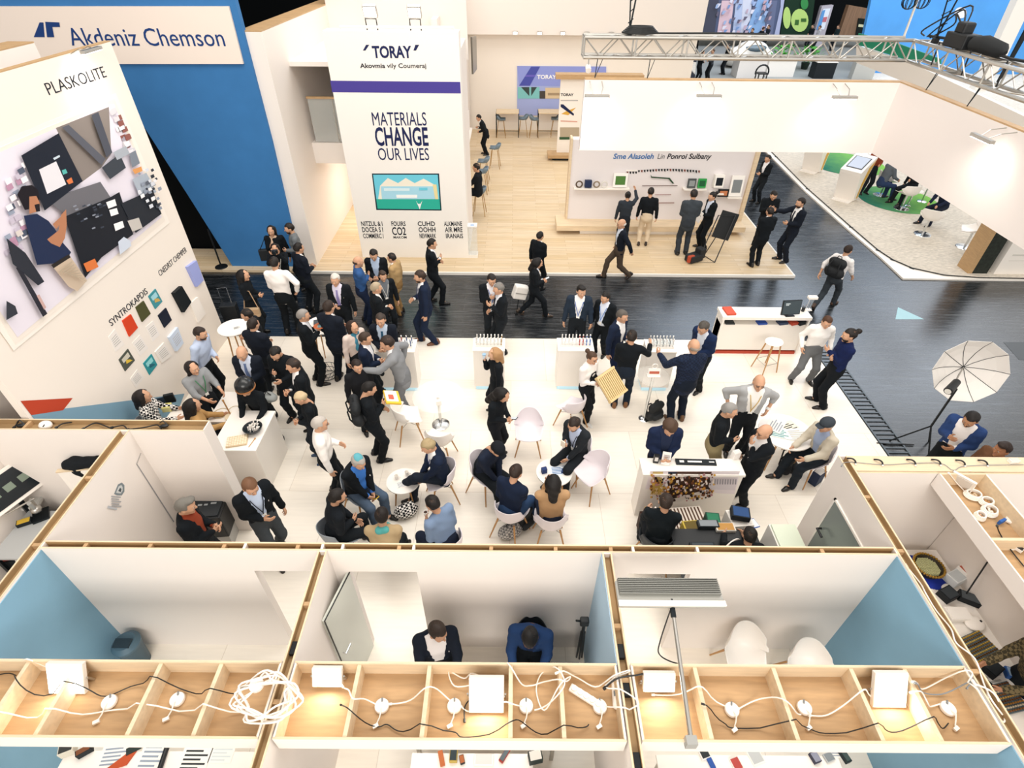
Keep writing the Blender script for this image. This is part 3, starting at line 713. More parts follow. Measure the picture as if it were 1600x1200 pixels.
# corridor and stand edge, left to right
person('scarfwoman', 424, 361, 275, 'woman with black hair, beige scarf and black coat standing against the blue wall', top=BK, hem=.35, hair='long', scarf='c9ab92', L='down', R='chest', H=1.68, z0=0, hc='14100f')
person('greysweater', 452, 357, 205, 'bearded man in a grey pullover with white collar beside the blue wall', top='6f7478', beard='241a15', R='down', L='front', z0=0, H=1.78)
person('camerawoman', 430, 389, 285, 'person in black raising a camera to the face near the blue wall', top=BK, hair='shoulder', L='face', R='face', H=1.62, hc='17110f', lanyard='e8e6e0')
person('whiteshirt', 429, 411, 92, 'man in a white shirt and black trousers seen from behind in the corridor', top='f3eeea', L='front', R='hip', legs=BK, H=1.76, ft=(445, 520))
person('navyback', 467, 388, 50, 'man in dark navy suit turned away beside the white shirted man', top=ND, shirt='e9e7e6', L='front', R='front', H=1.8)
person('bagwoman', 381, 430, 5, 'woman with black hair and black coat carrying a beige shoulder bag by the print wall', top=BK, hem=.4, hair='shoulder', L='front', R='front', H=1.68, hc='120e0d')
person('lilactie', 524, 437, 268, 'white haired man in dark suit with lilac tie facing the booths', top=BK, shirt='d9d3e4', tie='8d83b5', hair='short', hc='cfc8bf', L='down', R='front', badge='ded6b0', H=1.78)
person('bluejumper', 560, 409, 20, 'bald man in a mid blue pullover with folded arms in the corridor group', top='355a8f', legs='1b2740', hair='bald', hc='3a2d25', L='cross', R='cross', H=1.76, ft=(572, 503))
person('lightblueshirt', 584, 398, 272, 'dark haired man in black suit and pale blue shirt looking down at the stand edge', top=BK, shirt='aebfd6', hair='short', L='front', R='front', pitch=25, H=1.76)
person('tanjacket', 612, 403, 165, 'man in a tan jacket and brown trousers turned to the corridor group', top='b29468', shirt='efe9e0', legs='8a6c45', L='front', R='down', H=1.78, ft=(636, 484))
person('greyvest', 598, 431, 295, 'man in open black jacket over a grey waistcoat with lanyard card', top=BK, shirt='6d7279', lanyard='e6e4de', hair='quiff', hc='3a2c22', L='down', R='down', open_=.1, H=1.8, ft=(620, 515))
person('greyblond', 588, 450, 25, 'grey blond man in black jacket with his back to the tall tables', top=BK, shirt='eceae6', hc='a8987f', L='front', R='front', H=1.74)
person('brownshoes', 656, 432, 192, 'man in navy suit and tan shoes standing alone at the edge of the white floor', top=NV, shirt='efeeee', legs=NV, shoes='6a4128', beard='3a2a20', hc='33241b', lanyard='2b3a66', L='down', R='front', ft=(668, 537), pose='step')
person('towerman', 675, 381, 12, 'man in black suit with folded arms in front of the lettered tower', top=BK, shirt='eae9ea', legs=BK, L='cross', R='cross', ft=(680, 474), pose='step')
person('lanyardpair', 768, 437, 285, 'dark haired man in black suit with blue lanyard at the test tube plinth', top=BK, shirt='e9e7ea', lanyard='3a5ea8', L='front', R='chest', pitch=20, H=1.76)
person('greyhairpair', 779, 451, 195, 'grey haired man in black suit talking to the lanyard wearer at the plinth', top=BK, shirt='dfe1e6', tie='1a2030', hc='77736e', L='chest', R='front', badge='e8e0d8', H=1.76)
person('woodman', 844, 369, 50, 'man in black suit seen from behind, right behind the walking phone user', top=BK, shirt='eceae8', legs=BK, L='down', R='front', ft=(850, 430))
person('phonewoman', 841, 411, 5, 'woman in black trouser suit walking along the corridor with a phone', top=BK, shirt='dfe3ea', legs=BK, hair='shoulder', hc='15100f', L='front', R='front', pitch=25, pose='walk', ft=(832, 490), shoes='3a2d22')
person('oldwalker', 971, 350, 185, 'old white haired man in black jacket striding across the platform edge', top=ND, shirt='cfd8e6', legs='4a3f35', hc='d5cfc8', hair='bald', glasses=True, L='swingb', R='down', pose='walk', ft=(957, 437), shoes='241c17')
person('pointer', 981, 306, 80, 'woman in grey suit pointing up at the display wall', top='2a3038', legs='1d2229', hair='bun', hc='15110f', L='down', R='point', H=1.62, ft=(982, 382), **pl_)
person('beigetrousers', 1017, 300, 78, 'man in black pullover and beige trousers facing the display wall', top=BK, legs='d6c3a8', L='down', R='down', H=1.76, ft=(1010, 382), shoes='2a1d15', **pl_)
person('greysuitback', 1084, 304, 85, 'man in mid grey suit seen from behind at the display wall', top='3b4147', shirt='e8e6e4', legs='33383e', L='front', R='front', ft=(1074, 396), **pl_)
person('paperwoman', 1113, 307, 190, 'woman in black suit holding white papers by the display wall', top=BK, shirt='c9d3e4', legs=BK, hair='bun', hc='16110f', L='front', R='front', H=1.66, ft=(1108, 388), **pl_)
person('frameman', 1200, 248, 200, 'man in black suit half hidden under the hanging fascia by the display wall end', top=BK, shirt='e6e6ea', L='front', R='front', H=1.78, ft=(1195, 302))
person('blackshirt', 1209, 305, 262, 'dark haired man in black shirt examining a sample in a group of three', top=BK, L='chest', R='chest', pitch=28, H=1.76)
person('backtrio', 1203, 331, 100, 'man in black suit seen from behind in the group of three on the oak corner', top=BK, shirt='e9e8e6', legs=BK, L='front', R='front', ft=(1180, 414), **pl_)
person('beardreach', 1251, 317, 188, 'bearded man in black suit reaching out on the oak floor corner', top=ND, shirt='ecebea', tie='1c2230', legs=ND, beard='2c1f18', hc='1e1613', R='reach', L='front', ft=(1222, 408), **pl_)
person('backpackman', 1325, 391, 35, 'man in white shirt with a black backpack walking along the corridor', top='f0ecea', legs='343a40', sleeve='half', hc='2a1d16', L='swingb', R='swing', pose='walk', ft=(1290, 482), shoes='3f281a')
person('bluelanyard', 908, 455, 262, 'young man in dark blue suit with blue lanyard behind the test tubes', top='232f3e', shirt='efeeee', lanyard='2f63b0', hair='quiff', hc='15100e', L='down', R='down', yaw=20, H=1.78)
person('lanyardblack', 946, 465, 235, 'stocky man in black suit with blue lanyard in the corridor', top=BK, shirt='d5dbe8', legs=BK, lanyard='3d76bf', fat=.12, hc='14100e', L='down', R='down', yaw=-20, ft=(935, 545), H=1.78)
person('navygrey', 972, 494, 318, 'grey haired man in navy suit and open white shirt at the plinth', top=NV, shirt='efedec', hc='58524c', L='front', R='down', legs='172340', H=1.78)
person('strapback', 987, 526, 80, 'man in black pullover with a grey shoulder strap seen from behind', top=BK, legs='1d2633', hc='201813', L='front', R='out', ft=(985, 632), shoes='7a5130')
person('waitress', 925, 559, 315, 'waitress in white blouse and black apron carrying a wooden rack', top='f1ebe6', apron='14171b', legs='14171b', hair='bun', hc='4a3526', glasses=True, L='front', R='front', H=1.62, ft=(928, 655), shoes='dcdcd8', pose='step')
person('navyleft', 1099, 512, 215, 'grey haired man in royal navy jacket bending towards the checked blazer', top='19294a', shirt='dbe2ee', hc='4a4540', L='front', R='front', lean=14, pitch=20, H=1.8)
person('checkback', 1084, 541, 100, 'bald man in blue checked blazer seen from behind', top='1d2940', check='161e30', shirt='e8e8ea', legs='141d2b', hair='bald', hc='8d8175', L='out', R='front', ft=(1058, 655), fat=.08, shoes='6a4a2e')
person('whitegrey', 1292, 503, 262, 'man in white shirt and grey trousers with hands in pockets by the white counter', top='f2eeea', legs='6b6d6f', L='pocket', R='pocket', hc='4a3020', pitch=20, ft=(1237, 600), pose='wide', fat=.06)
person('manbun', 1327, 524, 172, 'man with hair tied in a bun and navy pullover beside the white shirted man', top='131f48', legs=BK, hair='bun', hc='1d1612', beard='1d1612', L='cross', R='cross', ft=(1280, 632))
person('cardigan', 1186, 598, 262, 'bald man in grey cardigan over white t-shirt with hands on hips', top='a6a7a8', shirt='f0eeea', legs=BK, hair='bald', hc='6f655c', glasses=True, open_=.12, sleeve='half', L='hip', R='hip', lanyard='c9a75a', fat=.1, H=1.8)
person('blacksweater', 1140, 641, 335, 'grey haired man in black pullover and khaki trousers at the photo counter', top=BK, legs='8f8260', hc='8d8a86', L='down', R='front', badge='efe6e2', H=1.8)
person('baldglasses', 1194, 675, 190, 'bald man with glasses and black jacket leaning at the counter end', top=BK, shirt='dcdad8', hair='bald', hc='5a5048', glasses=True, L='chin', R='down', badge='efe8e6', H=1.8, fat=.08, legs=BK, ft=(1166, 783))
person('counterman', 1046, 668, 268, 'curly haired man in navy jacket reading behind the photo counter', top='182440', shirt='232c44', hair='curly', hc='4a3628', L='front', R='front', pitch=32, H=1.78)
person('blazerman', 1517, 655, 215, 'man in royal blue blazer and white shirt beside the photo umbrella', top='2a4272', shirt='f2edea', legs=BK, hc='17110f', skin='b0805f', beard='17110f', L='front', R='chest', lean=8, pitch=25, H=1.82, open_=.1)
person('hiddenhead', 1566, 702, 190, 'dark haired person mostly hidden behind the right cabin wall', top='6b4a34', hair='quiff', hc='2a1c15', H=1.7, skin='a87350')
# bar on the left
person('lightshirt', 313, 521, 355, 'bearded man in light blue shirt leaning towards the print wall counter', top='b9c6de', legs=BK, hc='2b1f19', beard='3a2a22', L='front', R='down', lean=12, H=1.78)
person('greyshirtwoman', 301, 575, 330, 'woman with dark hair and grey blouse with green lanyard at the samples desk', top='8f9193', lanyard='3b8a5a', hair='shoulder', hc='1a1412', sleeve='half', L='table', R='table', H=1.66)
person('patternwoman', 224, 619, 20, 'woman in black and white patterned top seated behind the left booth', top='e9e4de', check='1b1b1e', hair='shoulder', hc='1d1513', pose='sit', L='table', R='table', H=1.7)
person('tanwoman', 302, 633, 35, 'woman with long dark hair and tan jacket seated at the samples desk', top='b68f5c', hair='long', hc='17110f', L='table', R='table', pose='sit', H=1.7)
person('hatperson', 383, 606, 262, 'person in black dome hat with brown band leaning over a bowl at the bar', top=BK, hair=None, hat=('dome', ''), L='table', R='table', lean=20, pitch=-8, H=1.64)
person('stripedtie', 378, 552, 272, 'balding man in black suit with striped tie behind the bar', top=ND, shirt='c3cbdc', tie='5d6f96', hair='bald', hc='6a5a4d', L='front', R='front', pitch=20, H=1.76)
person('backleft', 396, 507, 75, 'man in black suit seen from behind by the tall round table', top=ND, shirt='e6e6e8', hc='241a15', L='front', R='front', H=1.78)
person('sideleft', 386, 492, 190, 'dark haired person in black partly hidden at the tall round table', top=BK, hc='17110e', L='front', R='front', H=1.7)
person('beardblack', 431, 552, 262, 'bearded man in black shirt looking down at the bar', top=BK, hc='17120f', beard='17120f', L='front', R='chest', pitch=28, H=1.76)
person('backbar', 458, 571, 205, 'man in black suit and white collar turned towards the bar', top=BK, shirt='f0eeec', hc='2a1f19', R='front', L='front', H=1.78)
person('dishman', 474, 493, 20, 'grey haired man in black suit holding a dish at a tall table', top=BK, shirt='dfe0e4', hc='8e8984', legs=BK, L='chest', R='chest', ft=(490, 597), H=1.78)
person('blacksuitback', 514, 480, 70, 'tall man in black suit seen from behind at the tall table', top=ND, shirt='eceaea', legs=ND, hc='2c2019', L='front', R='front', ft=(534, 597))
person('scarfcream', 552, 511, 320, 'woman in cream top with teal patterned scarf in the crowded group', top='d8c6bc', hair='long', hc='2d1d16', scarf='3f7f95', L='front', R='down', H=1.66)
person('behindgroup', 595, 500, 270, 'man in dark suit and teal tie facing the camera behind the embracing pair', top=ND, shirt='b9c7d8', tie='24506b', hc='3a3029', L='front', R='front', H=1.78)
person('navygroup', 571, 529, 5, 'balding man in navy jacket shaking hands with the grey suited man', top=NV, shirt='e6e4e6', hair='short', hc='3b2c22', L='front', R='front', H=1.76)
person('greysuit', 605, 536, 185, 'man in light grey suit greeting the navy jacket with outstretched arm', top='85878a', shirt='efeeee', legs='77797c', hc='2d2019', L='reach', R='hip', lean=10, ft=(608, 655), H=1.78)
person('embroidered', 558, 572, 305, 'short haired person in embroidered black jacket looking up in the crowd', top='191a1e', hair='short', hc='231813', L='front', R='down', H=1.66)
person('yellowtray', 577, 607, 20, 'person in black with a black backpack carrying a yellow tray', top=BK, legs=BK, hair='short', hc='14100e', L='front', R='chest', pitch=22, ft=(592, 715), shoes='101215')
person('blondblack', 470, 622, 205, 'blond person in black jacket and blue shoes beside the bar counter', top=BK, hc='bfab88', hair='short', L='front', R='front', legs='1a2028', shoes='26405f', ft=(475, 668), H=1.78, pitch=25)
person('whitejacket', 500, 662, 20, 'white haired man in white shirt and black trousers beside the seated group', top='f3eee8', legs=BK, hc='b6aea6', L='front', R='down', glasses=True, H=1.78)
person('blonddress', 772, 553, 190, 'blond woman in black dress raising a cup beside the plinth', top=BK, hem=.3, hair='shoulder', hc='a9825a', L='down', R='chin', legs='14181d', skin='d2a789', H=1.68, ft=(775, 640))
person('longhair', 786, 618, 330, 'woman with long black hair in black reading a phone by the lilac chairs', top=BK, legs='171a1f', hair='long', hc='100c0b', L='front', R='front', pitch=32, H=1.66, lean=6)
# standing in the open cabin on the left
person('cabingrey', 290, 791, 15, 'grey haired man in black jacket over a rust pullover in the left cabin', top=BK, shirt='8f3f28', hair='quiff', hc='6e6a63', L='front', R='front', H=1.78, pitch=15)
person('cabinlanyard', 391, 760, 318, 'man in black suit with lanyard card walking out of the left cabin', top=BK, shirt='c4d3ea', legs='3f4448', lanyard='1c2230', hc='6b4a33', L='down', R='front', badge='efeae6', pitch=25, H=1.8, pose='step')
# seated people
CHAIRS = []
def seated(key, hx, hy, face, label, chair, **k):
    k.setdefault('pose', 'sit'); p = person(key, hx, hy, face, label, **k); CHAIRS.append((p, chair)); return p
seated('kippah', 560, 722, 325, 'older man in black suit and turquoise skullcap seated with a yellow phone', 'grey', top=BK, shirt='3f78c8', legs='4c5c70', hc='aaa39b', hat=('kippah', '5c9faa'), L='lap', R='lap', lean=12, pitch=22, badge='f2f0ee', fat=.12)
seated('blondnavy', 669, 697, 200, 'blond man in navy suit seated with crossed legs holding a phone', 'lilac', top=NV, shirt='eeeeef', legs='1c2430', hc='a3906c', L='lap', R='lap', pose='sitcross', lean=8, pitch=20, badge='f2f0ee', lanyard='3a4a7a')
seated('khakiback', 597, 806, 92, 'person in khaki jacket with turquoise collar seated with back to the booths', 'none', top='b39c78', hair='short', hc='1c1512', L='lap', R='lap', lean=14, scarf='58a9a6')
seated('blackback', 527, 776, 30, 'bearded man in black pullover and white collar seated by the front wall', 'grey', top='171c22', shirt=None, hc='1a1411', beard='1a1411', L='lap', R='front', lean=10)
seated('blueshirt', 676, 787, 140, 'dark haired man in slate blue shirt seated drinking from a cup', 'lilac', top='7d92b0', legs='1b2233', hc='171210', L='chest', R='front', lean=14, pitch=15)
seated('blackcap', 777, 702, 320, 'person in navy with a black flat cap seated at the second coffee table', 'lilac', top='1a2233', hair='short', hc='15110f', hat=('cap', '15191f'), L='lap', R='lap', lean=20, pitch=32)
seated('navyseat', 806, 738, 60, 'dark haired man in navy jacket seated at the second coffee table from behind', 'lilac', top=NV, hc='2b1e17', L='front', R='lap', legs='2b4263', lean=10, pitch=18)
seated('tanseat', 864, 753, 92, 'woman in tan pullover with black shoulder length hair seated from behind', 'lilac', top='b8936c', legs='222a3c', hair='shoulder', hc='120e0d', L='chin', R='lap', lean=4)
seated('darkseat', 897, 663, 225, 'bearded man in charcoal suit seated at the second coffee table with lanyard', 'lilac', top='22262b', shirt='b7c3dc', legs='1c2025', hc='2a1e18', beard='2a1e18', L='lap', R='chest', lean=10, lanyard='1c2230', badge='f0ece8', pitch=20)
seated('capman', 1291, 664, 195, 'man in dark flat cap and cream jacket seated at the papers table', 'lilac', top='cfc6b4', shirt='a9b9d8', legs='1d242c', hair='short', hc='b9b0a6', hat=('cap', '3a4148'), L='table', R='table', lean=10, open_=.08)
seated('deskback', 1040, 784, 80, 'man in black pullover seated at the samples desk seen from behind', 'dark', top='10181d', hc='2c2018', hair='short', L='table', R='table', lean=8)
seated('deskhead', 1171, 836, 85, 'dark haired person seated at the foot of the samples desk', 'dark', top='14181c', hair='short', hc='17120f', L='table', R='table', H=1.66)
# two men in the middle cabin
seated('cabinwhite', 684, 987, 285, 'balding man in black suit with white shirt and pocket square sitting in the middle cabin', 'dark', top='151c28', shirt='f1ecea', legs=BK, hc='2d221b', beard='3a2c24', L='table', R='table', yaw=35, pitch=18, badge='f4f1ee', open_=.09)
seated('cabinblue', 828, 996, 262, 'man in royal blue blazer looking down in the middle cabin', 'dark', top='223c66', shirt='1d2f52', legs=BK, hc='0f0d0d', skin='5f4334', L='table', R='table', lean=14, pitch=35)
person('camo', 1632, 1018, 178, 'person in camouflage jacket reaching over the goods table at the right edge', top='6a5d42', check='3a3527', hc='2a1c14', skin='a8795c', L='table', R='table', lean=20, H=1.74, hair='short')
# at the rear bar
person('barman', 748, 184, 190, 'man in black suit leaning on the bar along the tower side', top=BK, shirt='e8e6e4', legs=BK, lean=22, L='front', R='chest', ft=(762, 238), H=1.76, **pl_)
person('barseat', 744, 262, 165, 'dark haired person in black seated on a bar stool beside the tower side', top=BK, legs=BK, pose='sit', seat=.72, L='table', R='front', feet={-1: (.12, .38, .38), 1: (.12, .38, .38)}, H=1.76, lo=True, **pl_)
# ================================================================ lettering and flat prints, each on its own wall
def lettering(name, body, m, parent, pl, bl, br, cap, off=0, ext=.006, shear=0, lift=.0):
    """letters laid on a vertical plane: baseline from pixel bl to br, cap height up to pixel cap above bl"""
    c = bpy.data.curves.new('t', 'FONT'); c.body = body; c.size = 1; c.extrude = .5; c.offset = off; c.shear = shear; c.resolution_u = 3
    o = bpy.data.objects.new('t', c); COL.objects.link(o); bpy.context.view_layer.update()
    me = bpy.data.meshes.new_from_object(o.evaluated_get(bpy.context.evaluated_depsgraph_get())); bpy.data.objects.remove(o); bpy.data.curves.remove(c)
    V = A_([v.co[:] for v in me.vertices]); A, B, T = [Vector(pl.pt(*p)) for p in (bl, br, cap)]
    x0, x1 = V[:, 0].min(), V[:, 0].max(); ref = .70
    h = (T-A).z; U = (B-A); U.z = 0; drop = (B-A).z; n = pl.nrm()
    for v in me.vertices:
        t = (v.co.x-x0)/(x1-x0); v.co = A+U*t+Vector((0, 0, drop*t+h*v.co.y/ref))+n*(lift+ext*(v.co.z+.5))
    me.name = name; me.materials.clear(); me.materials.append(m)
    o = bpy.data.objects.new(name, me); COL.objects.link(o); o.parent = parent
    if parent is not None and parent.type == 'EMPTY':
        I = parent.matrix_basis.inverted(); me.transform(I)
    return o
INK = flat('101725'); NAVY = flat('1a2350'); DBLUE = flat('173a75')
def print_(name, pl, parent, polys, lift0=.002, step=.0016, **kw):
    """a flat print: coloured patches laid over one another"""
    mb = MB(); cols = []
    for i, (hx_, pts) in enumerate(polys):
        if hx_ not in cols: cols.append(hx_)
        pl.poly(mb, pts, lift0+i*step, step*.9, cols.index(hx_))
    return mb.build(name, [flat(c) for c in cols], parent, world=parent is not None and parent.type == 'EMPTY')
# ---- print wall
pw = Plane('x', PX)
lettering('lettering', 'PLASKOLITE', INK, PW, pw, (77, 149), (167, 120), (70, 129), off=-.012)
lettering('lettering', 'SYNTROKAPDIS', INK, PW, pw, (174, 510), (231, 458), (169, 501), off=-.005)
lettering('lettering', 'CNEDRST CHEMPER', INK, PW, pw, (250, 432), (292, 393), (246, 424), off=-.012)
fr = print_('photo_frame', pw, PW, [('f5ece2', [(-70, 250), (180, 146), (264, 348), (20, 548), (-70, 420)]), ('efe5da', [(-60, 255), (177, 154), (257, 345), (22, 538), (-60, 408)])], .01, .004)
rnd = random.Random(5)
ph = [('e6dfe9', [(-60, 262), (176, 162), (251, 339), (25, 527), (-60, 402)]), ('8b817b', [(85, 200), (168, 167), (172, 240), (156, 262), (125, 285)]), ('5a5c66', [(90, 199), (100, 195), (158, 248), (152, 258)]), ('4d505b', [(136, 180), (147, 175), (169, 238), (160, 246)]),
      ('6b6a70', [(64, 312), (150, 284), (166, 308), (98, 338)]), ('171b24', [(95, 338), (166, 308), (180, 300), (202, 366), (152, 402), (126, 434), (98, 352)]), ('171e2c', [(25, 243), (84, 208), (122, 283), (62, 329)]), ('e2dfe4', [(53, 265), (80, 252), (96, 288), (66, 303)]),
      ('58b5ae', [(89, 266), (95, 264), (98, 270), (91, 273)]), ('dd7a46', [(96, 282), (104, 277), (107, 285), (100, 288)]), ('c9d6e0', [(75, 247), (85, 242), (86, 245), (77, 250)]),
      ('3a4049', [(152, 262), (180, 240), (190, 262), (165, 280)]), ('a9afb8', [(170, 238), (190, 228), (196, 240), (176, 250)]), ('7b838f', [(195, 240), (205, 235), (212, 255), (200, 262)]), ('dd9a5a', [(200, 265), (214, 260), (216, 267), (204, 272)]),
      ('aab3bf', [(200, 280), (222, 270), (238, 300), (214, 312)]), ('20252e', [(182, 318), (232, 296), (246, 334), (205, 364)]), ('c4beb8', [(192, 345), (210, 340), (216, 356), (200, 362)]), ('f2f0f2', [(158, 316), (172, 311), (175, 321), (162, 326)]), ('f2f0f2', [(163, 328), (175, 325), (178, 334), (166, 338)]), ('f2f0f2', [(170, 350), (184, 345), (187, 355), (173, 361)]),
      ('ccd4e2', [(177, 378), (186, 370), (196, 376), (198, 384), (180, 398)]), ('d9773f', [(122, 412), (140, 404), (146, 417), (128, 425)]), ('2a2a33', [(15, 418), (22, 417), (65, 490), (58, 495)]), ('c9a6a0', [(48, 462), (52, 460), (63, 480), (60, 484)]), ('2b2e37', [(0, 372), (30, 395), (60, 440), (50, 446), (10, 412)]), ('34373f', [(0, 470), (14, 478), (18, 490), (0, 500)]),
      ('17121a', [(17, 304), (24, 291), (40, 289), (50, 297), (52, 312), (40, 326), (29, 328)]), ('b57c5c', [(36, 307), (47, 306), (53, 318), (51, 330), (36, 334)]), ('17121a', [(44, 320), (52, 318), (53, 330), (47, 331)]), ('1d2a4a', [(27, 337), (48, 334), (66, 345), (78, 360), (86, 376), (102, 394), (92, 410), (48, 414), (36, 372)]), ('b57c5c', [(64, 374), (82, 360), (86, 336), (94, 327), (95, 352), (92, 372), (84, 386), (70, 380)]), ('b57c5c', [(73, 350), (86, 338), (88, 346), (78, 358)]),
      ('c9b59f', [(72, 416), (100, 400), (127, 438), (112, 455), (98, 448)]), ('2a2522', [(70, 414), (98, 397), (101, 402), (74, 419)])]
for k in range(34):
    x, y = rnd.uniform(0, 26), rnd.uniform(255, 400); ph.insert(2, (rnd.choice(['c6bccb', 'f4eff2', '9ba3b5', 'b98ea6', '50586a', 'd9cfc9']), [(x, y), (x+9, y-5), (x+13, y+3), (x+4, y+8)]))
for k in range(30):
    x, y = rnd.uniform(176, 186), rnd.uniform(170, 236); d = (y-165)*.42; ph.insert(2, (rnd.choice(['3a3a44', 'f3edf0', 'a8a0ac', '915a52', 'd8d4d8']), [(x-14+d, y), (x-6+d, y-3), (x-3+d, y+4), (x-11+d, y+8)]))
for k in range(46):
    x, y = rnd.uniform(205, 240), rnd.uniform(262, 330)
    if y > 338-(240-x)*1.0+0: continue
    s_ = rnd.uniform(2, 6); ph.append((rnd.choice(['d9dce4', '2a2e38', '8f97a6', 'f1eef0', '5a606c']), [(x, y), (x+s_, y-s_*.5), (x+s_+2, y+s_*.4), (x+2, y+s_)]))
for k in range(22): x, y = rnd.uniform(100, 160), rnd.uniform(318, 360); ph.append((rnd.choice(['3a4150', '2c323e', '8d93a0']), [(x, y), (x+5, y-2), (x+6, y), (x+1, y+2)]))
for k in range(8): ph.append(('b4a48e', [(78+k*4.2, 424+k*1.2), (98+k*3.2, 408+k*4.4), (99+k*3.2, 409.5+k*4.4), (79+k*4.2, 425.5+k*1.2)]))
print_('photograph', pw, PW, ph, .02, .0007)
def topx(w):
    v = A_(w)-EYE; d = v@FW; return (800+FPX*(v@RT)/d, 600-FPX*(v@UP)/d)
def zat(x, y, Y):                                                   # follow a print edge along the wall to depth Y
    a, b = Vector(pw.pt(*x)), Vector(pw.pt(*y)); t = (Y-a.y)/(b.y-a.y); return topx((PX, Y, a.z+(b.z-a.z)*t))
GB = [topx((PX, 5.5, .02)), zat((98, 641), (20, 653), 5.5), zat((112, 637), (40, 646), 5.5), zat((113, 622), (40, 626), 5.5)]
print_('floor_graphic', pw, PW, [('7ea3b8', [GB[2], (112, 637), (288, 615), (268, 668), GB[0]]), ('b8432a', [GB[3], (113, 622), (98, 641), GB[1]])], .003)
smp = [('orange red sample tile, upper left of the tile grid', 'd0401c', [(190, 501), (203, 491), (214, 512), (201, 526)], .02), ('dark olive sample tile next to the orange red one', '4a4a28', [(211, 480), (223, 470), (234, 490), (221, 503)], .02), ('small landscape picture tile at the top right of the tile grid', '3f8d96', [(231, 463), (242, 451), (253, 471), (242, 483)], .012),
       ('navy blue sample tile below the landscape picture', '10192c', [(246, 493), (258, 481), (267, 500), (256, 512)], .02), ('white leaflet pinned below the word beside the orange tile', 'ece5de', [(169, 527), (179, 514), (194, 538), (180, 550)], .006), ('white leaflet below the orange red tile', 'ece5de', [(206, 536), (218, 523), (231, 544), (218, 556)], .006),
       ('white leaflet below the dark olive tile', 'ece5de', [(227, 511), (239, 501), (249, 523), (238, 534)], .006), ('white leaflet block beside the leaflet box', 'e9e2da', [(241, 550), (255, 535), (267, 556), (252, 567)], .02), ('pale blue leaflet box below the navy tile', 'c9d4e4', [(261, 527), (274, 511), (283, 536), (273, 549)], .05),
       ('picture tile with yellow and dark patches low on the wall', '4c5048', [(185, 562), (199, 545), (210, 563), (195, 580)], .012), ('teal seascape picture tile low on the wall', '2c8f96', [(223, 568), (236, 553), (245, 570), (233, 586)], .012), ('lowest white leaflet under the teal seascape', 'ece5de', [(203, 592), (214, 577), (225, 590), (212, 606)], .006),
       ('black framed box sample right of the tile grid', '10171b', [(267, 458), (279, 447), (294, 472), (283, 488)], .07), ('white blank panel right of the black box sample', 'efe8e0', [(295, 475), (307, 464), (320, 490), (308, 504)], .03), ('lilac blue panel at the right edge of the print wall', '9aa3d8', [(289, 417), (303, 407), (314, 438), (304, 448)], .06)]
for lab, hx_, pts, th in smp:
    c = Vector(pw.pt(sum(p[0] for p in pts)/4, sum(p[1] for p in pts)/4)); t = thing('sample_tile', lab, 'panel', c, 0, 'samples on the print wall')
    mb = MB(); pw.poly(mb, pts, 0, th); mb.build('board', flat(hx_), t, world=True)
    q = [(sum(p[0] for p in pts)/4*.3+p[0]*.7, sum(p[1] for p in pts)/4*.3+p[1]*.7) for p in pts]
    if hx_ in ('ece5de', 'e9e2da', 'c9d4e4'):
        ls = []
        for k in range(5):
            a, b = .12+.17*k, .17+.17*k; l = lambda p, r, t_: (p[0]+(r[0]-p[0])*t_, p[1]+(r[1]-p[1])*t_)
            ls.append(('b5b2ae', [l(q[0], q[3], a), l(q[1], q[2], a), l(q[1], q[2], b), l(q[0], q[3], b)]))
        print_('printed_lines', pw, t, ls, th+.001, .0005)
    elif hx_ in ('3f8d96', '4c5048', '2c8f96'):
        print_('picture', pw, t, [({'3f8d96': '9fd0da', '4c5048': 'c9c4b4', '2c8f96': '8fd0d0'}[hx_], [q[0], q[1], ((q[1][0]+q[2][0])/2, (q[1][1]+q[2][1])/2), ((q[0][0]+q[3][0])/2, (q[0][1]+q[3][1])/2-1)]), ({'3f8d96': 'c9a75a', '4c5048': 'd8b640', '2c8f96': '1a5f70'}[hx_], [((q[0][0]+q[2][0])/2-2, (q[0][1]+q[2][1])/2), ((q[0][0]+q[2][0])/2+4, (q[0][1]+q[2][1])/2-1), q[2], ((q[0][0]+q[2][0])/2-1, (q[0][1]+q[2][1])/2+6)])], th+.001, .001)
# arm lamp on the print wall top
def arm_lamp(lab, p0, p1, wid, axis, power=14, tilt=.5):
    """bar lamp on two thin arms, lighting the wall below it"""
    t = thing('bar_lamp', lab, 'lamp', p0, 0, 'bar lamps over the walls'); d = Vector(p1)-Vector(p0)
    ax = Vector((1, 0, 0)) if axis == 'x' else Vector((0, 1, 0))
    m = MB()
    for k in (-.25, .25): m.tube([ax*k*wid, ax*k*wid+d*.6+Vector((0, 0, .04)), ax*k*wid*.6+d], .008, 6)
    m.build('arm', ALU, t)
    m = MB(); s_ = (wid, .07, .045) if axis == 'x' else (.07, wid, .045); m.obox(d, s_); m.build('housing', ALU, t, bevel=.006)
    s_ = (wid*.95, .05, .008) if axis == 'x' else (.05, wid*.95, .008); MB().obox(d-Vector((0, 0, .027)), s_).build('diffuser', GLOW, t)
    back = Vector((0, 1, 0)) if axis == 'x' else Vector((d.x/abs(d.x)*-1, 0, 0))
    l = bpy.data.lights.new('bar_light', 'SPOT'); l.energy = power*9; l.spot_size = math.radians(130); l.spot_blend = .9; l.shadow_soft_size = .15; l.color = (1, .95, .86)
    o = bpy.data.objects.new('bar_light', l); COL.objects.link(o); o.parent = t; o.location = d-Vector((0, 0, .05)); o.rotation_euler = (Vector((0, 0, -1))+back*tilt).to_track_quat('-Z', 'Y').to_euler()
    return t
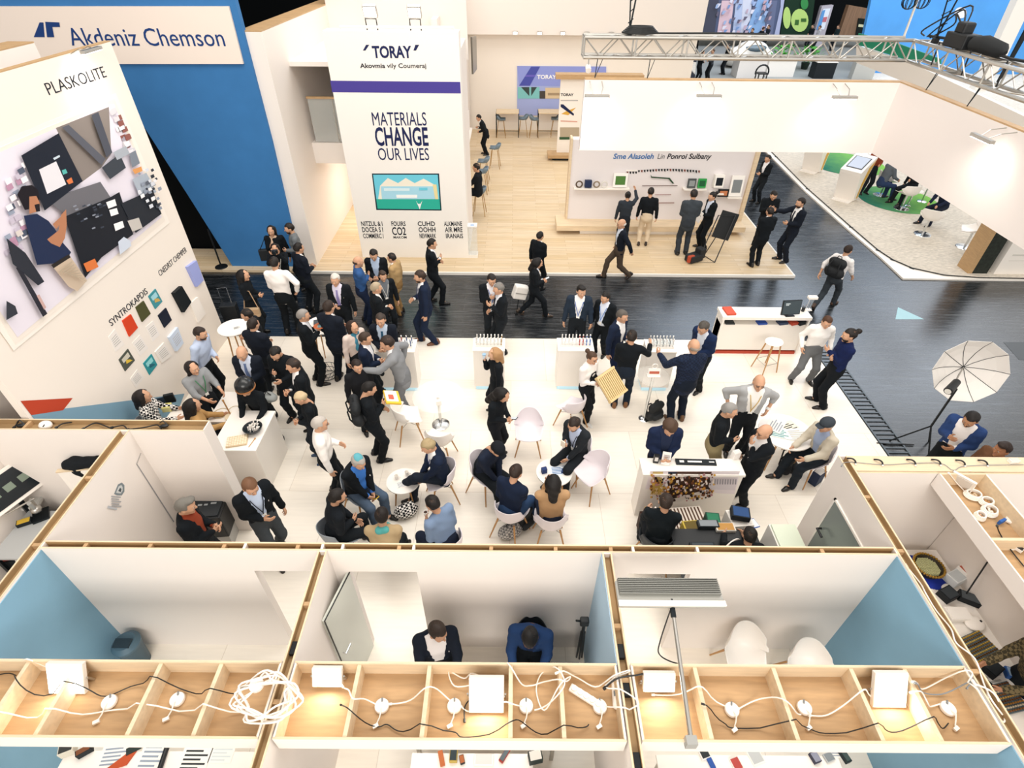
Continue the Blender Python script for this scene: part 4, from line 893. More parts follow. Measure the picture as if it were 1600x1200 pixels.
p = Vector(pw.pt(118, 82)); arm_lamp('white bar lamp on an arm at the top of the print wall', p, p+Vector((.32, -.1, .05)), .45, 'y', 3)
mb = MB()
tm = thing('bottle_shelf', 'shelf with green and blue bottles behind the top of the print wall', 'shelf', (PX-.35, 7.4, zt-.1)); MB().box(-.4, .2, -1.6, 1.4, -.03, 0).build('board', WHITE, tm)
for k, (dx, dy, hx_) in enumerate([(0, -.9, '2f9a6a'), (.05, -.6, '3f9fc0'), (-.05, -.3, '30404a'), (0, .1, 'd8dde0'), (.05, .5, '2a5f9a')]):
    b = thing('bottle', ['green', 'light blue', 'dark grey', 'clear', 'dark blue'][k]+' bottle on the shelf behind the print wall top', 'bottle', (PX-.35+dx, 7.4+dy, zt-.1), 0, 'bottles behind the print wall')
    MB().lathe([(.05, 0), (.05, .14), (.02, .19), (.02, .23)]).build('bottle_body', mat('bottle_'+hx_, hx_, .15), b, smooth=True); MB().cyl((0, 0, .23), .024, .03).build('cap', WHITE2, b)
# ---- blue wall sign
SY = YB-.06; sp = Plane('y', SY)
SG = thing('long_sign', 'long cream sign board with blue lettering on the blue wall', 'sign', sp.pt(200, 60))
mb = MB().prism([sp.pt(x, y) for x, y in [(-200, 10), (357, 10), (380, 100), (-200, 100)]], (0, .055, 0)); mb.build('board', mat('sign_cream', 'efe0d4', .55), SG, world=True)
lettering('lettering', 'Akdeniz Chemson', DBLUE, SG, sp, (113, 71), (353, 72), (109, 43), off=.0)
print_('emblem', sp, SG, [('173a75', [(62, 35), (68, 35), (70, 58), (53, 58)]), ('173a75', [(71, 34), (93, 35), (94, 42), (82, 42), (85, 58), (74, 58)])], .004, .003)
# ---- lettered tower
tw = Plane('y', TY)
lettering('lettering', 'TORAY', NAVY, TW, tw, (583, 90), (644, 90), (581, 72), off=.03)
print_('lettering', tw, TW, [('1a2350', [(567, 79), (572, 70), (577, 70), (571, 79)]), ('1a2350', [(646, 79), (649, 70), (655, 70), (650, 79)])])
lettering('lettering', 'Akovmia', flat('2a2a30'), TW, tw, (563, 106), (602, 106), (562, 99), off=.02); lettering('lettering', 'vily Coumeraj', flat('2a2a30'), TW, tw, (605, 106), (666, 106), (604, 99), off=.01)
print_('purple_band', tw, TW, [('4a3f92', [(516, 126), (719, 128), (720, 146), (519, 144)])])
lettering('lettering', 'MATERIALS', NAVY, TW, tw, (583, 196), (667, 196), (580, 175), off=.0)
lettering('lettering', 'CHANGE', NAVY, TW, tw, (588, 227), (670, 227), (585, 199), off=.02)
lettering('lettering', 'OUR LIVES', NAVY, TW, tw, (592, 250), (671, 250), (589, 231), off=.0)
art = [('12303c', [(581, 271), (686, 271), (690, 329), (588, 328)]), ('6fcbe0', [(583, 273), (684, 273), (688, 327), (590, 326)]), ('2fb09a', [(588, 311), (687, 311), (688, 327), (590, 326)]), ('f1ead8', [(591, 311), (594, 290), (606, 278), (622, 286), (634, 278), (648, 286), (662, 279), (678, 288), (684, 311)]), ('a9d9ea', [(595, 291), (678, 291), (682, 311), (597, 311)]), ('d9edf2', [(600, 294), (640, 294), (640, 298), (600, 298)]), ('e8d9a0', [(676, 288), (682, 288), (685, 311), (680, 311)]), ('f4f6f4', [(619, 304), (652, 304), (652, 309), (620, 309)]), ('6fcbe0', [(655, 293), (668, 293), (668, 297), (655, 297)]), ('f4f6f4', [(650, 313), (656, 327), (660, 313), (657, 318), (653, 318)])]
print_('picture', tw, TW, art)
for b, x0, x1 in ((('NITZUL & I', 'DOCEA S I', 'COMMERC I'), 565, 598), (('FOUIRS', 'CO2', 'MAKOM'), 612, 634), (('CUHD', 'OOHH', 'NEWMARK'), 653, 680), (('ALKMAINE', 'AIR MRE', 'IRANAIS'), 694, 722)):
    for k, (yb, yt) in enumerate(((353, 346), (362.5, 355), (372, 365)) if 'CO2' not in b else ((353, 346), (367, 355), (372.5, 369))):
        lettering('lettering', b[k], INK, TW, tw, (x0+k*1.5, yb), (x1+k*.8, yb), (x0+k*1.5-.8, yt), off=.015, ext=.004)
# tower top lamps
for x, y, lab in ((582, 46, 'left floodlight on the top edge of the lettered tower'), (650, 46, 'right floodlight on the top edge of the lettered tower')):
    p = Vector(aty(x, y, TY+.2)); p.z = 5.58; t = thing('floodlight', lab, 'lamp', p, 0, 'floodlights on the lettered tower')
    MB().tube([(-.12, 0, 0), (-.12, -.05, .22), (.12, -.05, .22), (.12, 0, 0)], .015, 6).build('bracket', DARKM, t)
    MB().obox((0, .0, .36), (.3, .1, .26), rx=.5).build('housing', ALU, t, bevel=.01); MB().obox((0, -.05, .335), (.26, .01, .2), rx=.5).build('diffuser', GLOW, t)
t = thing('lamp_rail', 'white pipe rail along the top of the lettered tower', 'rail', (-2.8, TY+.1, 5.58)); MB().tube([(-1.1, 0, 0), (-1.1, 0, .07), (1.45, 0, .07), (1.45, 0, 0)], .03).build('pipe', WHITE2, t)
# side notices of the tower (screen and shelf on its right face)
sd = Plane('x', -1.24)
t = thing('wall_screen', 'narrow dark screen on the right side of the lettered tower', 'screen', sd.pt(740, 90)); mb = MB(); sd.poly(mb, [(735, 58), (742, 56), (743, 108), (737, 116)], 0, .05); mb.build('panel', mat('screen_grey', '6b655c', .3), t, world=True)
t = thing('acrylic_stand', 'clear acrylic box stand with blue label at the foot of the lettered tower', 'stand', at(740, 400, .07)); MB().box(-.13, .13, -.13, .13, 0, .1).build('base', WHITE2, t); MB().box(-.12, .12, -.12, .12, .1, .92).build('case', mat('acrylic', 'e6ecea', .05, alpha=.3), t); MB().box(-.13, .13, -.13, .13, .92, .95).build('top', WHITE2, t); MB().box(-.05, .05, -.06, .0, .95, .956).build('label_plate', flat('4a8fd0'), t)
# ---- rear wall sign
rw = Plane('y', YR)
t = thing('purple_sign', 'lilac and violet sign board on the rear wall above the bar tables', 'sign', rw.pt(876, 134)); mb = MB(); rw.poly(mb, [(808, 103), (947, 104), (947, 180), (808, 180)], 0, .05); mb.build('board', flat('a4b0e0'), t, world=True)
r2 = Plane('y', YR-.05)
print_('graphic', r2, t, [('8f9bdd', [(808, 103), (947, 104), (947, 135), (811, 134)]), ('4a52a8', [(830, 104), (844, 104), (828, 134), (811, 134)]), ('6a62c0', [(822, 117), (837, 117), (836, 120), (820, 120)]), ('7fc3c4', [(809, 136), (843, 136), (843, 154), (809, 154)]), ('3a4846', [(814, 136), (827, 136), (827, 150)]), ('3a4846', [(830, 136), (839, 136), (830, 150)]), ('4a4440', [(843, 142), (852, 142), (852, 154), (843, 154)]), ('d8c2a0', [(852, 137), (947, 137), (947, 154), (852, 154)]), ('a48f74', [(856, 145), (947, 145), (947, 149), (856, 149)])])
lettering('lettering', 'TORAY', flat('f4f4fa'), t, r2, (839, 123), (869, 123), (838.5, 117), off=.03, lift=.01)
for x in (805, 843, 879, 917, 955, 1032, 1068):
    p = Vector(aty(x, 50, YR-.5)); p.z = 3.95; q = thing('spot_box', 'small spot lamp on the rear wall ledge, '+{805: 'first', 843: 'second', 879: 'third', 917: 'fourth', 955: 'fifth', 1032: 'sixth', 1068: 'seventh'}[x]+' counted from the lettered tower', 'lamp', p+Vector((0, -.12, 0)), 0, 'spot lamps on the rear ledge'); MB().box(-.1, .1, -.08, .1, 0, .12).build('housing', ALU, q); MB().box(-.08, .08, -.09, -.08, .02, .1).build('lens', GLOW, q)
# ---- totem
YT = 23.45
tp_ = Plane('y', YT); a = tp_.pt(866, 250); b = tp_.pt(945, 250)
t = thing('totem_panel', 'white information panel with oak top and foot beside the display wall', 'panel', (a[0], YT, pz))
cx = 1.0
MB().box(.08, 1.6, 0, .12, .2, 2.92).build('panel', WHITE2, t); MB().box(-.12, 3.2, -.15, .3, 2.92, 3.08).build('oak_top', OAK, t); MB().box(-.3, 1.9, -.4, .3, .1, .22).build('oak_foot', OAK, t); MB().box(-.1, 1.5, -.3, .2, 0, .1).build('plinth', DARKM, t)
lettering('lettering', 'TORAY', INK, t, tp_, (876, 150), (896, 150), (876, 146), off=.03)
print_('graphic', tp_, t, [('b9b4b2', [(876, 156), (903, 156), (903, 158), (876, 158)]), ('d8a94a', [(877, 178), (884, 174), (900, 168), (888, 180)]), ('16234a', [(876, 163), (880, 163), (897, 178), (896, 181), (876, 167)]), ('d9a89a', [(876, 188), (902, 189), (902, 191), (876, 190)]), ('b3a58f', [(875, 199), (905, 199), (905, 214), (875, 214)]), ('35573a', [(874, 214), (890, 214), (890, 218), (874, 218)])])
# ---- display wall
dw = Plane('y', YD)
lettering('lettering', 'Sme Alasoleh', flat('3a6ea8'), DW, dw, (958, 248), (1021, 248), (957, 240), off=.02, shear=.15); lettering('lettering', 'Lin', flat('5a5a5e'), DW, dw, (1027, 248), (1038, 248), (1026.5, 240), shear=.15); lettering('lettering', 'Ponroi Sulbany', flat('26262c'), DW, dw, (1042, 248), (1111, 248), (1041.5, 240), off=.02, shear=.15)
gr = []
for k in range(26):
    x = 979+k*4.45; y = 266-2.6*math.sin(max(0, (x-995))/100*math.pi) if x > 995 else 268
    gr.append(('1c2224' if k % 5 else '7a4238', [(x, y), (x+3, y), (x+2.4, y+3+rnd.random()*2), (x+.5, y+3)]))
gr += [('f4efe8', [(978, 264.5), (995, 264.5), (995, 266.5), (978, 266.5)]), ('2f4a34', [(1016, 272), (1018, 275), (1046, 277), (1053, 286), (1050, 286), (1044, 279), (1017, 277)]), ('5a4038', [(1003, 289), (1058, 288.6), (1058, 289.8), (1003, 290)]), ('8a6058', [(1023, 303), (1048, 302.6), (1048, 303.8), (1023, 304)]), ('8a6058', [(998, 315.6), (1053, 315.4), (1053, 316.6), (998, 316.8)])]
print_('diagram', dw, DW, gr)
def dshelf(lab, x0, x1, yb):
    a = Vector(dw.pt(x0, yb)); b = Vector(dw.pt(x1, yb)); t = thing('wall_shelf', lab, 'shelf', (a+b)/2, 0, 'shelves on the display wall'); w_ = (b-a).x/2; MB().box(-w_, w_, -.22, 0, -.035, .0).build('board', WHITE2, t); return a, b
a, b = dshelf('long white shelf with round samples on the left of the display wall', 896, 982, 291)
def dobj(name, lab, cat, x, yb, w_, h_, col, scr=None, th=.05, ring=False):
    p = Vector(dw.pt(x, yb)); p.y = YD-.14; t = thing(name, lab, cat, p, 0)
    if ring: MB().tube([(w_*math.cos(t_), 0, w_+w_*math.sin(t_)) for t_ in np.linspace(0, 6.283, 17)[:-1]], .022, 8, closed=True).build('ring', flat(col), t)
    else:
        MB().obox((0, .03, h_/2), (w_, th, h_), rx=-.12).build('panel', flat(col), t)
        if scr: MB().obox((0, .03-th/2-.003, h_/2+.003), (w_*.7, .008, h_*.62), rx=-.12).build('insert', flat(scr), t)
    return t
dobj('ring_sample', 'brown ring sample, first on the long display shelf', 'sample', 904, 290, .09, .2, '5a4a3a', ring=True); dobj('fabric_sample', 'dark blue draped sample on the long display shelf', 'sample', 918, 290, .2, .2, '1f2c4c', th=.16)
dobj('ring_sample', 'pale ring sample in the middle of the long display shelf', 'sample', 931, 290, .085, .2, '8a7c68', ring=True); dobj('ring_sample', 'white ring sample beside the framed photo on the display shelf', 'sample', 943, 290, .085, .2, 'd8d4cc', ring=True)
dobj('framed_photo', 'white framed green photo on the long display shelf', 'frame', 967, 290, .42, .4, 'f4f0ea', '4f7a3a')
dshelf('short white shelf under two dark and green pictures on the display wall', 1066, 1102, 292)
dobj('picture_card', 'dark grey picture card on the short display shelf', 'card', 1078, 291, .24, .26, '4a4f50', '8a9090'); dobj('picture_card', 'bright green picture card on the short display shelf', 'card', 1094, 291, .24, .26, '2f9a4a', '1d5a34')
dshelf('small shelf under the black screen box on the display wall', 1108, 1128, 299); dobj('screen_box', 'white box with black screen on the display wall', 'box', 1119, 290, .28, .36, 'f2eee8', '141c24', .16)
dshelf('low shelf under the white framed card near the display wall end', 1134, 1156, 305); dobj('framed_card', 'white framed grey card at the right end of the display wall', 'frame', 1145, 304, .38, .6, 'f4f0ea', '7f8486'); dobj('black_card', 'black card with orange marks behind the paper woman on the display wall', 'card', 1127, 305, .32, .22, '15191c', 'c07850')
# black folding display frame with red bag in front of the display wall
p = at(1103, 410, pz); t = thing('folding_frame', 'black folding display frame standing in front of the display wall', 'stand', p)
MB().tube([(-.25, 0, 0), (.25, 0, 0), (.62, .35, 1.25), (.15, .35, 1.25)], .016, 6, closed=True).tube([(.25, 0, 0), (.05, .4, .02), (.28, .35, .75)], .014, 6).build('tube_frame', BLACK, t); MB().obox((.42, .36, .95), (.5, .03, .75), rx=-.2, ry=.25).build('panel', mat('black_board', '15181b', .6), t)
p = at(1083, 408, pz); t = thing('red_bag', 'black bag with red front on the oak floor beside the folding frame', 'bag', p); MB().obox((0, 0, .12), (.45, .3, .2), rz=.5).build('bag_body', mat('bag_black', '171b1f', .7), t, bevel=.03); MB().obox((-.13, -.14, .14), (.2, .1, .2), rz=.5).build('front_pocket', mat('bag_red', 'b04426', .7), t, bevel=.02); MB().obox((.18, .1, .22), (.2, .25, .28), rz=.5).build('flap', mat('bag_black', '171b1f', .7), t, bevel=.02)
# hanging fascia lamps
for x, y, lab in ((933, 150, 'left bar lamp on the hanging fascia'), (1108, 150, 'middle bar lamp on the hanging fascia'), (1320, 152, 'bar lamp at the inner corner of the hanging fascia')):
    q = Vector(aty(x, y, FY-.35)); arm_lamp(lab, (q.x, FY-.014, FZ1-.02), (q.x, FY-.35, q.z), .42, 'x', 2.2)
q = Vector(atx(1535, 216, FX1-.35)); arm_lamp('bar lamp on the side run of the hanging fascia', (FX1-.014, q.y, FZ1-.02), (FX1-.35, q.y, q.z), .42, 'y', 2.6)
# ================================================================ chairs, tables, counters on the white floor
LILAC = mat('lilac_shell', 'e6dee2', .4); GRSH = mat('grey_shell', '8e959c', .45); WSH = mat('white_shell', 'f1ebe4', .35); DKSH = mat('dark_shell', '262b30', .5)
LEGW = mat('beech_leg', 'b98a55', .5)
def shell_chair(label, loc, face, col=LILAC, legm=LEGW, group='shell chairs on the white floor', leg='wood', hb=.80):
    t = thing('shell_chair', label, 'chair', loc, math.radians(face-90), group)
    prof = [(.235, .425, .80), (.21, .445, .92), (.12, .437, 1.0), (0, .43, 1.04), (-.1, .435, 1.07), (-.17, .46, 1.1), (-.215, .52, 1.13), (-.235, .60, 1.12), (-.25, .68, 1.03), (-.262, .75, .98), (-.268, hb-.01, .96), (-.272, hb+.02, .90)]
    nu = 13; vs = []
    for y, z, w in prof:
        for i in range(nu):
            u = -1+2*i/(nu-1); cl = abs(u)**2.6
            arm = max(0, min(1, (.68-z)/.2))
            vs.append((.245*w*u, y+(.20*cl*(1 if z > .45 else .2) if z > .44 else 0), z+.16*cl*arm*(.35 if y > .1 else 1)-(max(0, z-.66)*.36*abs(u)**2.6)))
    fs = [(r*nu+i, r*nu+i+1, r*nu+nu+i+1, r*nu+nu+i) for r in range(len(prof)-1) for i in range(nu-1)]
    o = MB().add(vs, fs).build('shell', col, t, smooth='all'); m = o.modifiers.new('thick', 'SOLIDIFY'); m.thickness = .014; m.offset = -1; m = o.modifiers.new('sub', 'SUBSURF'); m.levels = m.render_levels = 1
    if leg == 'wood':
        for sx in (-1, 1):
            for sy in (-1, 1): MB().tube([(sx*.14, sy*.13, .425), (sx*.235, sy*.23-.01, 0)], [.016, .010], 8).build('leg', legm, t, smooth=True)
        MB().tube([(-.16, .15, .36), (.16, -.15, .36)], .006, 6).tube([(.16, .15, .36), (-.16, -.15, .36)], .006, 6).build('brace', ALU, t)
    else:
        MB().tube([(0, 0, .02), (0, 0, .43)], .025, 10).build('column', CHROME, t, smooth=True)
        MB().lathe([(.0, .03), (.19, .015), (.2, 0)], n=24).build('foot', CHROME, t, smooth=True)
    return t
for (px_, py_, fc, col, lab) in [(826, 676, 268, LILAC, 'empty lilac shell chair facing the booths beside the reading woman'), (893, 640, 130, LILAC, 'empty lilac shell chair behind the charcoal suited man'), (926, 742, 215, LILAC, 'large empty lilac shell chair near the second coffee table'),
                                 (637, 655, 20, WSH, 'white shell chair beside the yellow tray carrier'), (688, 690, 80, WSH, 'white shell chair seen from behind at the round glass table')]:
    shell_chair(lab, at(px_, py_, .44)*A_([1, 1, 0])+A_([0, 0, .012]), fc, col)
for p, c in CHAIRS:
    if c == 'none': continue
    lab = 'shell chair under the '+p['root']['label'].split(' seated')[0].split(' sitting')[0].split(' looking')[0]
    b = p['base']; f = Vector((math.sin(-p['rz']), math.cos(p['rz']), 0)); shell_chair({'grey': 'grey ', 'lilac': 'lilac ', 'dark': 'dark '}[c]+lab, (b[0]+f.x*.03, b[1]+f.y*.03, .012), math.degrees(p['rz'])+90, {'grey': GRSH, 'lilac': LILAC, 'dark': DKSH}[c], group='occupied shell chairs')
for k in ('patternwoman', 'tanwoman'):
    p = PEOPLE[k]; b = p['base']; shell_chair('grey shell chair under the '+p['root']['label'].split(' seated')[0], (b[0], b[1], .012), math.degrees(p['rz'])+90, GRSH, group='occupied shell chairs')
def table(name, label, loc, r, z, topm, leg='wood', th=.02, group=None, cat='table'):
    t = thing(name, label, cat, loc, 0, group); MB().lathe([(0, z-th), (r, z-th), (r, z), (0, z)], n=40).build('tabletop', topm, t, smooth=True)
    if leg == 'wood':
        for k in range(4):
            a = math.pi/4+k*math.pi/2; MB().tube([(r*.5*math.cos(a), r*.5*math.sin(a), z-th), (r*.8*math.cos(a), r*.8*math.sin(a), 0)], [.018, .011], 8).build('leg', LEGW, t, smooth=True)
    else:
        MB().tube([(0, 0, .02), (0, 0, z-th)], .028, 12).build('column', CHROME, t, smooth=True); MB().lathe([(0, .035), (r*.25, .03), (r*.36, .012), (r*.36, 0), (0, 0)], n=28).build('foot', CHROME, t, smooth=True)
    return t
FL = A_([0, 0, .012])
GL2 = mat('table_glass', 'f4f1ea', .05, alpha=.14)
p = at(689, 664); table('glass_table', 'round glass table on a chrome column in the middle of the white floor', p+FL, .47, .74, GL2, 'col')
def on(px_, py_, z): return at(px_, py_, z)
def cup(label, p, col='f2ede6', r=.035, h=.08, group='cups on the small tables'):
    t = thing('cup', label, 'cup', p, 0, group); MB().lathe([(r*.7, 0), (r, h), (r*.86, h), (r*.6, .01), (0, .01)], n=16).build('cup_body', flat(col), t, smooth=True); MB().tube([(r, 0, h*.75), (r+.025, 0, h*.6), (r+.02, 0, h*.3), (r*.85, 0, h*.25)], .006, 6).build('handle', flat(col), t); return t
def papers(label, p, w, d, rz, col='f1ece4', ink='8f9aa8', name='leaflet', z=.003, group=None, lines=5):
    t = thing(name, label, 'paper', p, rz, group); MB().box(-w/2, w/2, -d/2, d/2, 0, z).build('sheet', flat(col), t)
    m = MB()
    for k in range(lines): m.box(-w*.4, w*.4*(1 if k % 2 else .5), -d*.4+d*.8*k/lines, -d*.4+d*.8*k/lines+d*.07, z, z+.001)
    m.build('print', flat(ink), t); return t
def boxthing(name, label, cat, p, s, rz, col, lid=None, group=None, bevel=.004):
    t = thing(name, label, cat, p, rz, group); MB().box(-s[0]/2, s[0]/2, -s[1]/2, s[1]/2, 0, s[2]).build('case', flat(col) if isinstance(col, str) else col, t, bevel=bevel)
    if lid: MB().box(-s[0]*.42, s[0]*.42, -s[1]*.42, s[1]*.42, s[2], s[2]+.004).build('face_plate', flat(lid), t)
    return t
boxthing('name_stand', 'small white holder on the round glass table', 'holder', on(686, 632, .75), (.09, .06, .1), .2, 'f0ebe4', group=None)
t1 = table('coffee_table', 'small white coffee table with cups between the kippah wearer and the blond man', on(630, 752, .45)*A_([1, 1, 0])+FL, .27, .45, WSH)
for x, y, l in ((620, 748, 'white cup on the near edge of the first coffee table'), (636, 742, 'white cup beside the papers on the first coffee table')): cup(l, on(x, y, .462))
papers('white leaflet on the first coffee table', on(629, 756, .463), .2, .14, .4)
t2 = table('coffee_table', 'small white coffee table with papers and bottles in front of the charcoal suited man', on(866, 738, .45)*A_([1, 1, 0])+FL, .3, .45, WSH)
papers('blue printed brochure on the second coffee table', on(872, 735, .463), .26, .2, .1, 'dfe6ee', '3f6fa8'); cup('white cup beside the blue brochure', on(868, 724, .463)); boxthing('snack_box', 'small dark blue box on the second coffee table', 'box', on(850, 738, .463), (.09, .07, .1), .3, '22386a')
boxthing('snack_box', 'navy packet at the right edge of the second coffee table', 'box', on(882, 738, .463), (.1, .07, .05), -.3, '2c4677')
# round tall tables in the crowd
table('tall_table', 'tall round white table with wooden legs beside the print wall', at(366, 512, 1.02)*A_([1, 1, 0])+FL, .32, 1.02, WSH); papers('small menu card on the tall white table by the print wall', at(370, 512, 1.032), .14, .1, .6, 'e8e4dd', '40454a')
table('tall_table', 'tall round white table with wooden legs between the dish holder and the suit back', at(504, 508, 1.02)*A_([1, 1, 0])+FL, .36, 1.02, WSH)
boxthing('condiment_tray', 'dark tray on the tall table in the crowd', 'tray', at(500, 505, 1.032), (.24, .16, .05), .3, '4a5055'); cup('white cup on the tall table in the crowd', at(510, 514, 1.032)); cup('brown cup at the near edge of the crowded tall table', at(502, 516, 1.032), 'b08a5c')
t = thing('wire_basket', 'black wire basket on the floor under the crowded tall table', 'basket', at(513, 588)+FL)
m = MB()
for r_, z in ((.17, .01), (.2, .1), (.22, .2)): m.tube([(r_*math.cos(a), r_*math.sin(a), z) for a in np.linspace(0, 6.283, 21)[:-1]], .007, 5, closed=True)
for k in range(14): a = k*.4488; m.tube([(.17*math.cos(a), .17*math.sin(a), .01), (.22*math.cos(a+.5), .22*math.sin(a+.5), .2)], .005, 5)
m.build('wire', BLACK, t)
# chrome glass tall table with rack, and the black backpack
gt = at(1006, 655)+FL; table('glass_tall_table', 'tall glass table on a chrome column with heavy round foot beside the backpack', gt, .3, 1.08, GL2, 'col')
t = thing('card_rack', 'white card rack with red print on the tall glass table', 'rack', gt+A_([0, 0, 1.08])); MB().box(-.12, .12, -.05, .05, 0, .02).build('base', WHITE2, t); MB().obox((0, 0, .09), (.22, .012, .14), rx=-.2).build('card', flat('f1ece6'), t); MB().obox((0, -.012, .085), (.18, .004, .05), rx=-.2).build('print', flat('b9604a'), t); MB().tube([(.05*math.cos(a), .03, .2+.05*math.sin(a)) for a in np.linspace(0, 6.283, 15)[:-1]], .008, 6, closed=True).build('ring', WHITE2, t)
def backpack(label, p, rz, col='12161a', strap=True, s=1):
    t = thing('backpack', label, 'bag', p, rz); M = mat('bag_'+col, col, .75, bump=.3, bscale=60)
    V, F = Fld().cap((-.09*s, 0, .12*s), (.09*s, 0, .12*s), .11*s, .11*s, .03, (np.eye(3), .8, np.zeros(3))).cap((-.08*s, 0, .32*s), (.08*s, 0, .32*s), .1*s, .1*s, .06, (np.eye(3), .7, np.zeros(3))).mesh(.02, .003, 1); mkmesh('bag_body', [(V, F, 0)], [M], t)
    V, F = Fld().cap((-.07*s, -.08*s, .12*s), (.07*s, -.08*s, .12*s), .065*s, .065*s).mesh(.018); mkmesh('front_pocket', [(V, F, 0)], [M], t)
    MB().tube([(-.05*s, .02, .41*s), (-.03*s, .02, .47*s), (.03*s, .02, .47*s), (.05*s, .02, .41*s)], .011, 6).build('handle', M, t, smooth=True)
    if strap:
        for k in (-1, 1): MB().tube([(k*.08*s, .07, .38*s), (k*.1*s, .14, .3*s), (k*.1*s, .13, .16*s), (k*.09*s, .07, .05*s)], .014, 6).build('strap', M, t, smooth=True)
    return t
backpack('black backpack standing on the white floor beside the tall glass table', at(1021, 655)+FL, .5)
def worn(key, label, col='12161a', s=1.2):
    P = PEOPLE[key]; r = P['root']; q = r.matrix_basis@Vector(P['tp'](0, -.20, .05)); return backpack(label, q, P['rz']+math.pi, col, True, s)
worn('backpackman', 'black backpack worn by the man in the white shirt'); worn('yellowtray', 'black backpack worn by the yellow tray carrier')
backpack('black bag on the floor under the chair of the navy jacket sitter', at(818, 822)+FL, .8, s=1.0)
def soft_bag(label, p, c1, c2):
    q = thing('soft_bag', label, 'bag', p, .4); V, F = Fld().ell((0, 0, .12), (.2, .13, .12)).cap((-.08, 0, .2), (.1, .02, .22), .07, .06, .05).mesh(.02, .006, 3); mkmesh('bag_body', [(V, F, 0)], [check_cloth(c1, c2)], q); MB().tube([(-.1, 0, .22), (0, .02, .36), (.1, 0, .22)], .01, 6).build('handle', BLACK, q)
soft_bag('grey checked bag on the floor beside the black bag at the second coffee table', at(797, 838)+FL, 'b9b5b0', '6d6c6c'); soft_bag('black and white checked bag in the middle of the first seated group', at(636, 806)+FL, 'e9e4de', '17191c')
# plinths with test tubes
PLB = mat('plinth_blue_light', 'b8dcec', .4, emit=.35)
def plinth(label, xl, xr, yb, n, cols, gl):
    a, b = at(xl, yb), at(xr, yb); w = (b-a)[0]; t = thing('display_plinth', label, 'plinth', (a[0], a[1], .012), 0, 'plinths with test tubes')
    MB().box(0, w, 0, .42, .1, 1.0).build('body', WHITE2, t, bevel=.004); MB().box(.03, w-.03, .03, .4, 0, .1).build('blue_base', PLB, t); MB().box(-.01, w+.01, -.01, .43, 1.0, 1.015).build('top', WHITE2, t)
    r = thing('tube_rack', 'white rack on the '+label.split(' with')[0], 'rack', (a[0]+w/2, a[1]+.2, 1.027), 0, 'test tube racks'); MB().box(-w*.44, w*.44, -.09, .09, 0, .03).build('rack_base', WHITE2, r); MB().box(-w*.44, w*.44, -.085, .085, .09, .1).build('rack_plate', mat('acrylic', 'e6ecea', .05, alpha=.3), r)
    for row in range(2):
        for k in range(n):
            c = cols[(k+row) % len(cols)] if not callable(cols) else cols(k)
            q = thing('test_tube', gl, 'tube', (a[0]+w/2-w*.4+w*.8*k/(n-1)+row*.01, a[1]+.14+row*.11, 1.057), 0, gl)
            MB().lathe([(0, 0), (.011, .006), (.011, .15), (.009, .15)], n=8).build('glass_tube', mat('tube_'+c, c, .15), q, smooth=True); MB().cyl((0, 0, .15), .0125, .03, 8).build('stopper', flat('f4f0ea' if k % 3 else 'd8d4d0'), q)
plinth('first white plinth from the left with test tubes, by the embracing pair', 598, 655, 612, 7, lambda k: 'eceaea' if k < 3 else 'b03a34' if k < 5 else '24407a', 'white, red and blue test tubes on the plinth by the embracing pair')
plinth('second white plinth with test tubes behind the blond woman', 742, 788, 610, 8, lambda k: 'e4e0da' if k < 7 else 'b08a50', 'pale test tubes on the plinth behind the blond woman')
plinth('third white plinth with test tubes left of the waitress', 868, 920, 610, 9, lambda k: 'eeeaea' if k < 5 else 'b23c38' if k < 7 else '3f6fc0', 'white, red and blue test tubes on the plinth left of the waitress')
plinth('fourth white plinth with test tubes by the checked blazer', 1000, 1042, 612, 8, lambda k: 'd9d6d4' if k % 2 else '8a9094', 'grey test tubes on the plinth by the checked blazer')
# reception counter at the right end
t = thing('reception_counter', 'long white reception counter with red base line at the corridor corner', 'counter', (4.55, 9.98, .012))
MB().box(0, 1.85, .06, .36, .1, .78).build('front', WHITE2, t, bevel=.004); MB().box(-.02, 1.9, 0, .42, .93, 1.0).build('top', WHITE2, t, bevel=.004); MB().box(0, .04, .02, .4, .04, .93).build('side_panel', WHITE2, t); MB().box(1.85, 1.89, .02, .4, .04, .93).build('side_panel', WHITE2, t); MB().box(.04, 1.85, .05, .36, 0, .06).build('red_base', flat('b54a36'), t); MB().box(.04, 1.85, .34, .38, .78, .93).build('shelf_back', WHITE2, t)
M0 = at(1139, 487, 1.012); boxthing('red_folder', 'orange red folder on the left end of the reception counter', 'folder', M0, (.2, .3, .04), .1, 'c8513a')
q = thing('monitor', 'dark monitor with white text standing on the reception counter', 'monitor', at(1232, 492, 1.012), .1); MB().obox((0, 0, .19), (.42, .035, .32), rx=-.25).build('bezel', BLACK, q, bevel=.005); MB().obox((0, -.018, .195), (.39, .006, .29), rx=-.25).build('screen', mat('screen_slate', '3a464c', .2), q); MB().box(-.1, .1, -.08, .1, 0, .015).build('base', BLACK, q); MB().obox((0, .06, .1), (.05, .02, .2)).build('stem', BLACK, q)
MB().obox((-.1, -.002, .28), (.1, .003, .02), rx=-.25).obox((-.11, -.009, .25), (.07, .003, .015), rx=-.25).build('text_lines', flat('c9d3d8'), q)
q = thing('pen_holder', 'black pen cup at the right end of the reception counter', 'cup', at(1254, 486, 1.012)); MB().cyl((0, 0, 0), .035, .1).build('cup_body', BLACK, q); MB().tube([(0, 0, .05), (.03, 0, .17)], .005, 6).tube([(-.01, 0, .05), (-.03, .02, .16)], .005, 6).build('pens', ALU, q)
